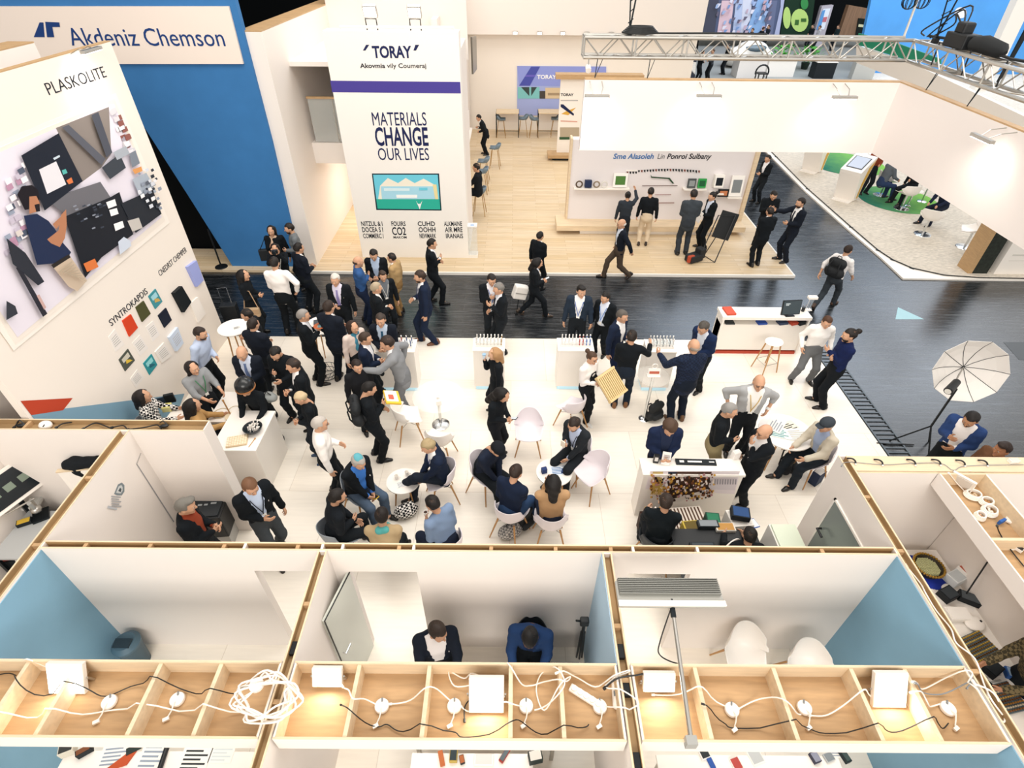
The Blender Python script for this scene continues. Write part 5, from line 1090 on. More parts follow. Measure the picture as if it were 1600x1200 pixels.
for k, (x, c, l) in enumerate(((.2, '3b3f42', 'black and white cards'), (.9, '2f4fa0', 'blue booklet'), (1.35, '33405a', 'blue and white booklet'), (1.6, 'b54a36', 'red booklet'), (1.76, '1c2226', 'black folder'))):
    boxthing('booklet', l+' on the shelf below the reception counter top', 'booklet', (4.55+x, 10.1, .792), (.2, .16, .03+.012*k), .1*k, c, group='booklets in the reception shelf')
def stool(label, p, face=0, z=.68, col=WSH, group=None):
    t = thing('bar_stool', label, 'stool', p, math.radians(face), group); V, F = Fld().cap((-.1, 0, z), (.1, 0, z), .1, .1, .03).ell((0, 0, z), (.2, .18, .035)).mesh(.02)
    V = V*A_([1, 1, .3])+A_([0, 0, z*.7]); mkmesh('seat', [(V, F, 0)], [col], t)
    for sx in (-1, 1):
        for sy in (-1, 1): MB().tube([(sx*.1, sy*.09, z-.02), (sx*.19, sy*.18, 0)], [.016, .011], 8).build('leg', LEGW, t, smooth=True)
    MB().tube([(-.155, -.145, .24), (.155, -.145, .24), (.155, .145, .24), (-.155, .145, .24)], .008, 6, closed=True).build('footrest', ALU, t); return t
stool('white bar stool with wooden legs in front of the reception counter', at(1193, 578)+FL, 20, .74)
q = thing('sample_stand', 'white ribbed sample head on steel stems at the right end of the reception counter', 'stand', at(1262, 484, 1.012)); MB().box(-.07, .07, -.05, .05, 0, .015).build('base', WHITE2, q)
for k in (-.045, 0, .045): MB().tube([(k, 0, .01), (k+.02, .02, .26)], .009, 6).build('stem', CHROME, q)
MB().obox((.02, .03, .29), (.2, .1, .06)).build('head', WHITE2, q, bevel=.01)
# photo counter with dark sign
cx0, cx1, cy0, cy1 = 2.03, 3.55, 5.53, 5.87
t = thing('photo_counter', 'white counter with a large workshop photo on its front, near the right cabin', 'counter', ((cx0+cx1)/2, cy0, .012)); w = (cx1-cx0)/2
MB().box(-w, w, .02, .32, 0, .98).build('body', WHITE2, t, bevel=.004); MB().box(-w-.02, w+.02, 0, .34, .98, 1.03).build('top', WHITE2, t, bevel=.004)
cp = Plane('y', cy0+.02); rnd = random.Random(8)
pr = [('e9dfe2', [(1016, 736), (1156, 736), (1148, 772), (1008, 764)]), ('4a2f22', [(1045, 737), (1112, 737), (1106, 764), (1042, 782)]), ('d9d0d4', [(1110, 740), (1154, 740), (1148, 766), (1108, 764)]), ('c9b06a', [(1020, 737), (1036, 737), (1034, 772), (1019, 770)]), ('1f2c40', [(1044, 737), (1058, 737), (1056, 748), (1043, 748)])]
for k in range(330):
    x, y = rnd.uniform(1014, 1114), rnd.uniform(738, 776); s_ = rnd.uniform(1.5, 4.2); pr.append((rnd.choice(['c98a3c', 'e9dcd8', '2a1c16', '7a4a2c', 'f2e4da', 'd8a94a', '40302a', 'b9888a']), [(x, y), (x+s_, y-s_*.3), (x+s_*1.2, y+s_*.7), (x+s_*.2, y+s_)]))
for k in range(9): pr.append(('8f8a90', [(1114+k*4, 742), (1116+k*4, 742), (1115.4+k*4, 750), (1113.4+k*4, 750)]))
for k in range(7): pr.append(('c9a24a', [(1020+k*2.4, 752), (1021+k*2.4, 752), (1016+k*2.4, 766), (1014.5+k*2.4, 766)]))
print_('photograph', cp, t, pr, .002, .00025)
q = thing('dark_sign', 'long black sign plate lying on the photo counter', 'sign', at(1087, 723, 1.043), -.02); MB().obox((0, 0, .012), (.62, .11, .02), rx=.1).build('plate', flat('1a2024'), q); MB().obox((-.22, 0, .025), (.07, .04, .002), rx=.1).obox((-.02, 0, .025), (.22, .03, .002), rx=.1).obox((.24, 0, .025), (.08, .02, .002), rx=.1).build('white_letters', flat('e8e6e2'), q)
q = thing('leaflet_stand', 'white folded leaflet standing on the left end of the photo counter', 'leaflet', at(1039, 724, 1.043), -.2); MB().obox((0, 0, .11), (.13, .008, .22), rx=-.35).build('sheet', flat('f2ede8'), q)
m = MB()
for k in range(6): m.obox((0, -.006-.0, .05+.026*k), (.09, .004, .008), rx=-.35)
m.build('print', flat('9a969a'), q)
q = thing('box_sample', 'narrow black box with white window on the photo counter', 'box', at(1024, 722, 1.043), -.15); MB().obox((0, 0, .08), (.08, .05, .16)).build('case', BLACK, q); MB().obox((0, -.027, .09), (.05, .004, .08)).build('window_print', flat('d8d4d0'), q)
boxthing('card_holder', 'white card holder at the right end of the photo counter', 'holder', at(1148, 715, 1.043), (.12, .08, .14), .3, 'f0ebe6', 'dcd8d4')
# samples desk in front of it
dz = .74; q = thing('samples_desk', 'black desk loaded with samples at the front wall', 'desk', (2.75, 4.05, .012)); MB().box(-.45, .78, -.32, .72, dz-.03, dz).build('desktop', BLACK, q, bevel=.004)
for sx in (-.42, .75):
    for sy in (-.3, .68): MB().box(sx-.02, sx+.02, sy-.02, sy+.02, 0, dz-.03).build('leg', DARKM, q)
top_ = dz+.012
def desk(x, y): return at(x, y, top_)
q = thing('striped_sample_box', 'white and brown striped sample box on the black desk', 'box', (2.72, 5.2, .012), .1); MB().box(-.28, .28, -.22, .2, 0, .42).build('case', flat('e6dcd0'), q); m = MB()
for k in range(10): m.box(-.26+.054*k, -.24+.054*k, -.2, .18, .42, .43)
m.build('stripes', flat('5a4030'), q)
q = thing('bottle_crate', 'dark brown crate of amber bottles below the photo counter', 'crate', (2.25, 5.2, .012), .1); MB().box(-.2, .2, -.18, .18, 0, .36).build('crate_body', flat('3a241a'), q)
for i in range(5):
    for j in range(4):
        b = thing('amber_bottle', 'amber bottle with pale cap in the brown crate', 'bottle', (2.25-.15+.075*i, 5.2-.13+.085*j, .372), 0, 'amber bottles in the crate'); MB().lathe([(.027, 0), (.027, .09), (.012, .12)], n=10).build('glass_body', mat('amber', '8a4a1a', .2), b, smooth=True); MB().cyl((0, 0, .12), .016, .025, 10).build('cap', flat('eadfd6' if (i+j) % 3 else 'd8a040'), b)
boxthing('yellow_pack', 'yellow pack beside the striped sample box', 'box', (2.72, 4.92, .012), (.3, .2, .6), .1, 'c9b04a', '6a5a2a'); boxthing('green_pack', 'dark green cable drum box right of the striped sample box', 'box', (3.02, 5.0, .012), (.2, .24, .66), -.1, '1d4a3c', '2f7a5a')
boxthing('machine_unit', 'dark grey sample machine at the back of the black desk', 'machine', (2.62, 4.30, top_), (.34, .2, .22), 0, '20262b', '3a4248')
q = thing('white_hood', 'white curved hood panel standing on the black desk', 'panel', (3.0, 4.33, top_), .5); V, F = Fld().ell((0, 0, .18), (.17, .03, .2)).mesh(.016); mkmesh('hood', [(V, F, 0)], [WHITE2], q)
boxthing('keyboard_unit', 'grey control box with keys on the black desk', 'machine', desk(1105, 822), (.3, .12, .07), 0, '2b3136', '878d92'); boxthing('colour_card_tray', 'tray of colour cards at the front of the black desk', 'tray', desk(1132, 826), (.28, .14, .05), 0, 'd8d2c8', 'b98a4a'); boxthing('blue_tray', 'black tray with blue lining on the samples desk', 'tray', desk(1155, 806), (.26, .2, .1), -.2, '1a2026', '2a4a7a')
q = table('round_side_table', 'round black table at the right end of the samples desk', (3.55, 4.2, .012), .33, .62, mat('black_top', '161b1f', .4), 'col'); boxthing('blue_card', 'blue and white card on the round black table', 'card', at(1178, 818, .64), (.1, .16, .01), .3, '3a5fb0', 'e8ecf0')
boxthing('white_note_pad', 'large white box right of the black desk', 'box', (3.4, 5.0, .012), (.32, .3, .7), .1, 'f0ebe4', 'e4dfd8')
# papers table by the cap man
q = table('papers_table', 'white table covered with papers beside the flat cap man', at(1228, 675, .72)*A_([1, 1, 0])+FL, .45, .72, WSH)
for k, (x, y, rz, c, i, l) in enumerate(((1232, 668, .4, 'efe4cf', '2f3437', 'cream sheet with black drawing on the papers table'), (1218, 676, -.3, 'dfe9e6', '3f8a8a', 'pale sheet with teal logo on the papers table'), (1246, 678, .1, 'f4f0ea', 'b9b4ac', 'white sheet at the right of the papers table'), (1212, 664, .9, 'f2ede4', '9aa0a8', 'white sheet at the far edge of the papers table'))): papers(l, at(x, y, .733+.004*k), .36, .26, rz, c, i)
backpack('black bag on the floor beside the papers table', at(1226, 735)+FL, 1.0, s=1.1)
t = thing('display_cube', 'white display cube with pale green glass beside the right cabin wall', 'cube', (3.86, 4.52, .012)); MB().box(-.19, .19, -.22, .22, 0, .9).build('body', mat('cube_white', 'eeebe4', .35), t); MB().box(-.17, .17, -.2, .2, .9, .93).build('green_glass', mat('cube_green', 'dbe4cf', .15), t)
boxthing('blue_bag', 'white and dark blue carrier bag on the floor by the display cube', 'bag', at(1272, 754)+FL, (.2, .14, .28), .6, '26344f', 'e8e4de')
# bar counter on the left
t = thing('bar_counter', 'white L shaped bar counter beside the left cabin', 'counter', (-4.43, 6.21, .012)); MB().box(-.34, .36, -.16, .74, 0, .9).build('body', WHITE2, t, bevel=.004); MB().box(-.36, .38, -.18, .76, .9, .95).build('top', WHITE2, t, bevel=.004)
t = thing('samples_counter', 'lower white counter with rings behind the seated women', 'counter', (-4.98, 7.2, .012)); MB().box(-.3, .2, -.3, .5, .7, .74).build('top', WHITE2, t); MB().box(-.28, .18, .42, .47, 0, .7).build('front', WHITE2, t); MB().box(-.28, -.24, -.28, .42, 0, .7).build('side_panel', WHITE2, t)
t = thing('side_desk', 'small white desk in front of the patterned top woman', 'desk', (-5.82, 7.05, .012)); MB().box(-.2, .22, -.2, .2, .7, .74).build('top', WHITE2, t); MB().box(-.03, .03, -.15, .15, 0, .7).build('leg', WHITE2, t)
m = MB()
for k in range(7): m.box(-5.05+.11*k, -4.95+.11*k, 5.5, 6.5, .012, .03)
struct('floor_slats', m, mat('grey_slats', '6a6660', .6))
zt_ = .962
q = thing('utensil_bowl', 'dark bowl full of white spoons on the bar counter', 'bowl', at(397, 674, zt_)); MB().lathe([(.06, 0), (.13, .05), (.155, .1), (.14, .1), (.1, .04), (0, .03)], n=28).build('bowl_body', mat('bowl_dark', '1c2429', .3), q, smooth=True); m = MB()
rnd = random.Random(4)
for k in range(22): a = rnd.uniform(0, 6.28); r_ = rnd.uniform(.02, .1); m.tube([(r_*math.cos(a), r_*math.sin(a), .06), (r_*1.3*math.cos(a)+.02, r_*1.3*math.sin(a)+.03, .13)], [.006, .012], 5)
m.build('spoons', WHITE2, q, props={'kind': 'stuff'})
q = thing('woven_tray', 'square woven cream tray with small cells on the bar counter', 'tray', at(371, 690, zt_), .25); MB().box(-.16, .16, -.12, .12, 0, .03).build('tray_body', flat('d9c3a0'), q, bevel=.01); m = MB()
for i in range(8):
    for j in range(6): m.obox((-.135+.0386*i, -.095+.038*j, .033), (.028, .028, .012))
m.build('cells', flat('efe0c6'), q)
q = thing('grey_bag', 'grey soft bag on the far end of the bar counter', 'bag', at(421, 628, zt_), .4); V, F = Fld().cap((-.08, 0, .07), (.08, 0, .07), .08, .07, .03).ell((0, .05, .12), (.1, .06, .06)).mesh(.016, .006, 2); mkmesh('bag_body', [(V, F, 0)], [mat('bag_greycloth', '8d918f', .8)], q); MB().tube([(-.06, 0, .14), (0, .02, .22), (.06, 0, .14)], .01, 6).build('handle', BLACK, q)
q = thing('wooden_spoon', 'wooden spoon lying on the bar counter', 'spoon', at(394, 692, zt_), 1.4); MB().tube([(-.1, 0, .008), (.06, 0, .008), (.1, 0, .008)], [.006, .006, .015], 8).build('handle', LEGW, q)
q = thing('peg_holder', 'tall wooden peg on a round cream dish on the samples counter', 'holder', at(362, 651, .76)); MB().lathe([(0, 0), (.1, 0), (.11, .02), (.1, .025), (0, .015)], n=28).build('dish', flat('ecdcbc'), q, smooth=True); MB().tube([(0, 0, .02), (-.05, .03, .34)], [.01, .013], 8).build('peg', LEGW, q); MB().ball((-.05, .03, .35), .02).build('knob', LEGW, q, smooth=True)
for x, y, r_, l in ((345, 646, .13, 'large cream wire ring lying on the samples counter'), (366, 640, .09, 'small cream wire ring beside the wooden peg')):
    q = thing('wire_ring', l, 'ring', at(x, y, .757)); MB().tube([(r_*math.cos(a), r_*math.sin(a), .006) for a in np.linspace(0, 6.283, 29)[:-1]], .006, 6, closed=True).build('ring', flat('d8c8a8'), q)
boxthing('yellow_box', 'pale yellow open box on the samples counter beside the patterned top', 'box', at(263, 640, .757), (.14, .14, .1), .2, 'e4dfa0', 'c9c060'); boxthing('tablet', 'dark tablet leaning beside the yellow box', 'tablet', at(251, 633, .757), (.2, .02, .16), .4, '2b3a4a', None); boxthing('black_case', 'black case standing on the samples counter', 'case', at(268, 628, .757), (.16, .06, .18), .4, '14181c')
q = thing('grey_armchair', 'grey upholstered armchair against the print wall', 'chair', (-6.02, 6.2, .012), -.9); V, F = Fld().cap((-.2, -.2, .6), (.2, -.2, .6), .17, .17).cap((-.25, .1, .4), (-.25, -.15, .5), .09, .1).cap((.25, .1, .4), (.25, -.15, .5), .09, .1).mesh(.025); mkmesh('backrest', [(V, F, 0)], [mat('grey_felt', '70767c', .9)], q); MB().box(-.26, .26, -.2, .28, .3, .42).build('seat', mat('grey_felt', '70767c', .9), q, bevel=.03)
for sx in (-.2, .2):
    for sy in (-.18, .24): MB().tube([(sx, sy, .3), (sx*1.2, sy*1.1, 0)], .015, 6).build('leg', BLACK, q)
q = thing('camera_rig', 'black and white camera on a stand beside the patterned top woman', 'camera', at(208, 672)*A_([1, 1, 0])+FL); MB().tube([(0, 0, .02), (0, 0, 1.0)], .02).build('pole', ALU, q); MB().obox((0, 0, 1.08), (.12, .16, .12)).build('camera_body', BLACK, q, bevel=.01); MB().cyl((0, 0, 1.14), .05, .1).build('lens', WHITE2, q); MB().lathe([(0, 0), (.2, 0), (.2, .02), (0, .03)]).build('foot', DARKM, q)
# things in hands
def held(key, side, name, label, cat, build, off=(0, 0, 0)):
    P = PEOPLE[key]; p, M = P['hand'][side]; t = thing(name, label, cat, Vector(p)+Vector(off), P['rz']); build(t); return t
held('waitress', 1, 'wooden_rack', 'slatted wooden rack carried by the waitress', 'rack', lambda t: ([MB().obox(Vector((-.1, .2, .0))+Euler((-.75, 0, 0)).to_matrix()@Vector((0, sy, 0)), (.5, .04, .07), rx=-.75).build('frame', mat('pale_pine', 'dcc08c', .6), t) for sy in (-.24, .24)], [MB().obox((-.33+.046*k, .2, .0), (.026, .5, .05), rx=-.75).build('slat', mat('pale_pine', 'dcc08c', .6), t) for k in range(11)], MB().obox(Vector((-.1, .2, .0))-Euler((-.75, 0, 0)).to_matrix()@Vector((0, 0, .03)), (.48, .48, .012), rx=-.75).build('back_board', mat('pine_dark', '6b5436', .7), t)), (0, 0, .06))
held('yellowtray', 1, 'yellow_tray', 'yellow tray with white and red wares held by the backpack wearer', 'tray', lambda t: (MB().obox((-.02, .12, .02), (.34, .26, .04), rx=-.35).build('tray_body', flat('e0b83c'), t, bevel=.01), MB().obox((-.02, .11, .05), (.27, .2, .02), rx=-.35).build('lining', flat('f1ead8'), t), MB().obox((.02, .1, .068), (.1, .08, .03), rx=-.35).build('wares', flat('c8604a'), t)), (0, 0, .0))
held('kippah', 1, 'yellow_phone', 'yellow phone in the hands of the skullcap wearer', 'phone', lambda t: (MB().obox((-.04, .03, .03), (.08, .14, .012), rx=.3).build('phone_body', flat('d8b03a'), t), MB().obox((-.04, .03, .038), (.07, .12, .004), rx=.3).build('screen', BLACK, t)))
for k, l in (('phonewoman', 'phone in the hands of the walking woman'), ('longhair', 'white phone read by the long haired woman'), ('blondnavy', 'dark phone held by the blond seated man')):
    held(k, 1, 'phone', l, 'phone', lambda t: (MB().obox((-.05, .03, .03), (.075, .15, .01), rx=.4).build('phone_body', flat('20262c'), t), MB().obox((-.05, .029, .037), (.065, .13, .003), rx=.4).build('screen', flat('dfe6ec'), t)))
held('blonddress', 1, 'cup', 'pale blue cup raised by the blond woman', 'cup', lambda t: (MB().lathe([(.025, 0), (.035, .09), (.03, .09), (.02, .01)], n=14).build('cup_body', flat('c9d8e6'), t, smooth=True), MB().cyl((0, 0, .09), .036, .012, 14).build('lid', flat('8fb0cc'), t)), (0, 0, -.02))
held('blueshirt', -1, 'cup', 'white cup held by the slate blue shirt', 'cup', lambda t: (MB().lathe([(.025, 0), (.035, .08), (.03, .08), (.02, .01)], n=14).build('cup_body', WHITE2, t, smooth=True), MB().cyl((0, 0, .06), .03, .004, 14).build('coffee', flat('3a2416'), t)))
held('dishman', 1, 'dish', 'orange rimmed dish held by the grey haired man', 'dish', lambda t: (MB().lathe([(0, 0), (.07, .005), (.12, .03), (.11, .032), (0, .01)], n=24).build('dish_body', flat('b9633c'), t, smooth=True), MB().ball((0, 0, .025), (.06, .05, .02)).build('food', flat('6a8a8e'), t)), (0, 0, .02))
held('camerawoman', 1, 'camera', 'black camera held up by the person near the blue wall', 'camera', lambda t: (MB().obox((-.06, .05, .02), (.14, .06, .09)).build('camera_body', BLACK, t, bevel=.008), MB().tube([(-.06, .07, .02), (-.06, .16, .02)], .04, 14).build('lens', DARKM, t)))
held('paperwoman', 1, 'paper', 'white papers held by the woman at the display wall', 'paper', lambda t: (MB().obox((-.06, .05, -.04), (.24, .012, .3), rx=.3).build('sheet', flat('f0ece6'), t), MB().obox((-.06, .043, .0), (.16, .004, .02), rx=.3).build('print', flat('a09c98'), t)))
held('beardreach', 1, 'sample_card', 'small card passed between the men on the oak corner', 'card', lambda t: MB().obox((0, .06, .02), (.06, .1, .006)).build('sheet', flat('e9e2da'), t))
held('darkseat', 1, 'paper_cup', 'cream card in the raised hand of the charcoal suited man', 'card', lambda t: MB().obox((0, .04, .03), (.08, .02, .12)).build('sheet', flat('eadfce'), t))
P = PEOPLE['bagwoman']; q = thing('shoulder_bag', 'beige shoulder bag of the woman by the print wall', 'bag', P['root'].matrix_basis@Vector(P['tp'](.23, .06, -.12)), P['rz'])
MB().box(-.05, .06, -.16, .16, -.1, .1).build('bag_body', mat('beige_leather', 'c2a685', .6), q, bevel=.02); MB().box(.06, .07, -.15, .15, -.02, .1).build('flap', mat('beige_leather2', 'b59675', .6), q); MB().tube([(.0, -.15, .1), (-.08, -.06, .5), (-.05, .05, .5), (.0, .15, .1)], .01, 6).build('strap', mat('beige_leather2', 'b59675', .6), q)
p = at(812, 490)
q = thing('white_suitcase', 'white wheeled case with black strap pulled along the corridor', 'suitcase', p, .3); MB().obox((0, 0, .62), (.34, .2, .34), ry=.3).build('case', flat('efeae4'), q, bevel=.03); MB().obox((.0, -.11, .62), (.3, .01, .02), ry=.3).build('zip', flat('9a9690'), q); MB().tube([(.15, 0, .78), (.3, .02, .95)], .01, 6).build('handle', BLACK, q); MB().tube([(-.05, -.05, .46), (-.1, -.05, .05)], .012, 6).tube([(.1, -.05, .48), (.06, -.05, .05)], .012, 6).build('trolley_frame', BLACK, q)
for sx in (-.1, .06): MB().tube([(sx, -.07, .04), (sx, -.03, .04)], .04, 12).build('wheel', BLACK, q)
q = thing('trolley_case', 'dark trolley case with tall chrome handle by the print wall', 'suitcase', at(367, 506), .2); MB().box(-.18, .18, -.11, .11, .04, .55).build('case', mat('case_dark', '14181c', .6), q, bevel=.02); MB().tube([(-.1, 0, .55), (-.1, 0, .98), (.1, 0, .98), (.1, 0, .55)], .01, 6).build('handle', CHROME, q)
q = thing('shoulder_bag', 'black shoulder bag of the scarf wearer at the blue wall', 'bag', PEOPLE['scarfwoman']['base']+A_([-.3, -.06, .78]), .2); MB().box(-.15, .15, -.06, .06, 0, .3).build('bag_body', mat('bag_black2', '14181b', .7), q, bevel=.02); MB().tube([(-.1, 0, .3), (.1, .05, .62), (.14, 0, .3)], .012, 6).build('strap', BLACK, q)
# stand pole by the blue wall
q = thing('pole_stand', 'thin black pole on a round base left of the blue wall', 'stand', at(346, 417, pz)); MB().lathe([(0, .03), (.16, .02), (.17, 0), (0, 0)]).build('base', BLACK, q); MB().tube([(0, 0, .02), (0, 0, 1.1)], .022).build('pole', BLACK, q)
# photo umbrella
b = at(1430, 702); q = thing('photo_umbrella', 'white photo umbrella with black flash head on a stand in the dark corridor', 'umbrella', b)
hub = Vector(aty(1512, 578, b[1]+.32))-Vector(b); fl_ = Vector(aty(1490, 602, b[1]-.02))-Vector(b); ax = Vector((.25, .93, -.3)).normalized()
u = ax.cross(Vector((0, 1, 0))).normalized(); v = ax.cross(u); N_ = 10
ring = lambda r_, d, k: hub+ax*d+(u*math.cos(k*2*math.pi/N_)+v*math.sin(k*2*math.pi/N_))*r_
m = MB(); vs = [hub+ax*.16]; prof = [(.15, .145), (.3, .1), (.44, .02), (.57, -.1)]
for r_, d in prof:
    for k in range(N_): vs.append(ring(r_, d, k))
fs = [(0, 1+k, 1+(k+1) % N_) for k in range(N_)]
for i in range(3): fs += [(1+i*N_+k, 1+i*N_+N_+k, 1+i*N_+N_+(k+1) % N_, 1+i*N_+(k+1) % N_) for k in range(N_)]
o = m.add(vs, fs).build('canopy', mat('umbrella_white', 'e9e4de', .6), q); md = o.modifiers.new('thick', 'SOLIDIFY'); md.thickness = .006
for k in range(N_): MB().tube([hub+ax*.15]+[ring(r_, d-.008, k) for r_, d in prof], .005, 5).build('rib', DARKM, q)
MB().tube([fl_, hub+ax*.15], .012, 6).build('shaft', ALU, q); MB().tube([(0, 0, .6), (0, 0, fl_.z-.1), fl_], .018, 8).build('pole', BLACK, q)
d_ = (hub-fl_).normalized(); MB().tube([fl_-d_*.2, fl_+d_*.12], [.07, .06], 12).build('flash_head', BLACK, q, smooth=True); MB().tube([fl_-d_*.215, fl_-d_*.2], .05, 12).build('rear_ring', CHROME, q)
for k in range(3): a = k*2.094+.5; MB().tube([(0, 0, .6), (.42*math.cos(a), .42*math.sin(a), .0)], .014, 6).build('leg', BLACK, q)
q = thing('floor_cable', 'black cable lying across the drain grille towards the umbrella stand', 'cable', at(1375, 693, .02)); a = Vector(at(1375, 693, .02)); MB().tube([Vector(at(x, y, .02))-a for x, y in ((1370, 692), (1390, 694), (1410, 694), (1428, 695))], .012, 6).build('lead', CABB, q)
def spline(P, k=5):
    out = []
    for i in range(len(P)-1):
        a, b, c, d = P[max(i-1, 0)], P[i], P[i+1], P[min(i+2, len(P)-1)]
        for j in range(k): t = j/k; out.append(.5*((2*b)+(c-a)*t+(2*a-5*b+4*c-d)*t*t+(3*b-a-3*c+d)*t*t*t))
    return out+[P[-1]]
# ================================================================ truss, rigging, the stand on the right and the far side of the hall
TZ1 = aty(1100, 60, 11.0)[2]; TZ0 = TZ1-.3; TXA, TXB = FX0-.03, FX1+.12
t = thing('lighting_truss', 'square aluminium lighting truss hung over the white fascia, turning a corner', 'truss', (TXA, 11.0, TZ0))
def truss(a, b, side, n):
    a, b = Vector(a), Vector(b); U = Vector((0, 0, .3)); S = Vector(side)*.3; d = (b-a)/n
    for o_ in (Vector(), S, U, U+S): MB().tube([a+o_, b+o_], .028, 8).build('chord', ALU, t, smooth=True)
    m = MB()
    for k in range(n):
        for f0, f1 in ((Vector(), U), (S, S+U), (Vector(), S), (U, U+S)):
            p, q = (f0, f1) if k % 2 else (f1, f0); m.tube([a+d*k+p, a+d*(k+1)+q], .011, 5)
        if k % 3 == 0:
            for f0, f1 in ((Vector(), U), (S, S+U), (Vector(), S), (U, U+S)): m.tube([a+d*k+f0, a+d*k+f1], .016, 5)
    m.build('lacing', ALU, t, props={'kind': 'stuff'})
truss((0, 0, 0), (TXB-TXA, 0, 0), (0, 1, 0), 19); truss((TXB-TXA, 0, 0), (TXB-TXA, -8.5, 0), (1, 0, 0), 26)
def chain(label, p, h, w=.05):
    q = thing('rigging_chain', label, 'chain', p, 0); m = MB()
    m.tube([(0, 0, 0), (w, 0, h*.25), (.0, 0, h*.5), (0, 0, h)], .014, 6).tube([(0, 0, 0), (-w, 0, h*.22), (0, 0, h*.5)], .012, 6)
    for k in range(5): m.tube([(-w*.8, 0, h*.05+h*.07*k), (w*.8, 0, h*.08+h*.07*k)], .008, 5)
    m.build('links', DARKM, q); MB().box(-.04, .04, -.04, .04, -.08, 0).build('hook', BLACK, q)
P_ = aty(984, 52, 11.1); chain('thin black rigging chain over the left part of the truss', (P_[0], 11.15, TZ1+.08), 2.2); P_ = atx(1462, 62, TXB+.15); chain('black rigging chain over the truss corner', (TXB+.15, P_[1], TZ1+.08), 2.6, .09)
for k, (x, y0, y1) in enumerate(((1016, 92, 124), (1466, 110, 150), (1530, 140, 180), (934, 92, 124))):
    if x < 1400: a = Vector((aty(x, y0, 11.0)[0], 11.0, TZ0)); b = Vector((a.x-.05, FY+.06, FZ1+.02))
    else: yy = atx(x, y0, TXB)[1]; a = Vector((TXB, yy, TZ0)); b = Vector((FX1+.06, yy, FZ1+.02))
    q = thing('suspension_wire', 'steel wire pair holding the hanging fascia, '+['left of its middle', 'at its corner', 'on its side run', 'at its left end'][k], 'wire', b, 0, 'suspension wires'); MB().tube([(0, 0, 0), a-b], .008, 6).tube([(0, 0, 0), a-b+Vector((.12, .12, 0))], .006, 6).build('wire', DARKM, q)
q = thing('cable_coil', 'black coil of cable lying on top of the truss at the left', 'cable', aty(1000, 50, 11.15)); q.location.z = TZ1+.03; m = MB()
for k in range(5): m.tube([(.3*math.cos(a)*(1-.08*k), .1*math.sin(a), .03+.02*k) for a in np.linspace(0, 6.283, 17)[:-1]], .018, 6, closed=True)
m.build('coil', CABB, q); MB().tube([(.2, 0, .02), (.6, .02, .02), (1.4, 0, .03), (2.2, .03, .02)], .014, 6).build('lead', CABB, q)
yy = atx(1500, 70, TXB+.15)[1]; q = thing('stage_motor', 'black lighting motor with cables clamped on the truss run at the right', 'motor', (TXB+.15, yy, TZ1+.03)); MB().obox((0, 0, .1), (.26, .5, .2)).build('housing', mat('motor_black', '14171a', .5), q, bevel=.02); MB().obox((0, .05, .26), (.18, .22, .16)).build('motor_head', mat('motor_black', '14171a', .5), q, bevel=.03); m = MB()
for k in range(3): m.tube(spline([Vector(p) for p in ((.04*k-.05, .1, .3), (.12*k-.1, .25+.06*k, .42+.05*k), (.1-.12*k, .5+.16*k, .25-.05*k), (.02*k, .8+.12*k, .03))]), .012, 6)
m.build('leads', CABB, q); MB().tube([(0, -.3, .1), (0, -.55, .12), (0, -.9, .1), (0, -1.0, .08)], [.1, .12, .1, .03], 10).build('chain_bag', mat('chain_bag', '171a1c', .9), q, smooth=True)
q = thing('truss_cable', 'black cable tied along the truss run at the right', 'cable', (TXB+.15, 10.9, TZ1+.06)); m = MB(); m.tube([(.05*math.sin(k*1.3), -k*.4, .02+.02*math.sin(k*2.1)) for k in range(20)], .02, 6)
m.build('lead', CABB, q)
m = MB()
for k in range(9): m.tube([(-.1, -.5-k*.8, 0), (-.08, -.5-k*.8, -.33)], .012, 5)
m.build('ties', CABB, q, props={'kind': 'stuff'})
q = thing('hanging_spot', 'small white spot lamp hanging under the left end of the truss', 'lamp', (TXA+.1, 11.0, TZ0-.14)); MB().tube([(0, 0, 0), (0, 0, .14)], .01, 6).build('hanger', ALU, q); MB().tube([(0, .05, .0), (0, -.07, -.05)], .05, 12).build('lamp_head', WHITE2, q)
# ---- the carpeted stand on the right
GRM = mat('green_rug', '3f9a54', .95, spec=.1); N, L_ = nodes(GRM)
tc = N.new('ShaderNodeTexCoord'); sx_ = N.new('ShaderNodeSeparateXYZ'); L_.new(tc.outputs['Object'], sx_.inputs[0]); ns = N.new('ShaderNodeTexNoise'); ns.inputs['Scale'].default_value = 3; L_.new(tc.outputs['Object'], ns.inputs['Vector'])
ad = N.new('ShaderNodeMath'); ad.operation = 'ADD'; L_.new(sx_.outputs[0], ad.inputs[0]); L_.new(ns.outputs[0], ad.inputs[1]); rp = N.new('ShaderNodeValToRGB'); mr = N.new('ShaderNodeMapRange'); mr.inputs[1].default_value = -.9; mr.inputs[2].default_value = 1.9; L_.new(ad.outputs[0], mr.inputs[0]); L_.new(mr.outputs[0], rp.inputs[0])
rp.color_ramp.elements[0].color = lin('1f6b62'); rp.color_ramp.elements[1].color = lin('86c05a'); L_.new(rp.outputs[0], N['Principled BSDF'].inputs['Base Color'])
for x, y, r_, l in ((1402, 312, 1.28, 'round green rug under the white tub chairs on the grey carpet'), (1322, 256, 1.45, 'round green rug partly hidden behind the front touch kiosk')):
    p = at(x, y, .06); o = MB().lathe([(0, 0), (r_, 0), (r_, .012), (0, .012)], n=48).build('round_rug', GRM, None, smooth=True); o.location = p; tag(o, l, 'rug', 'green rugs')
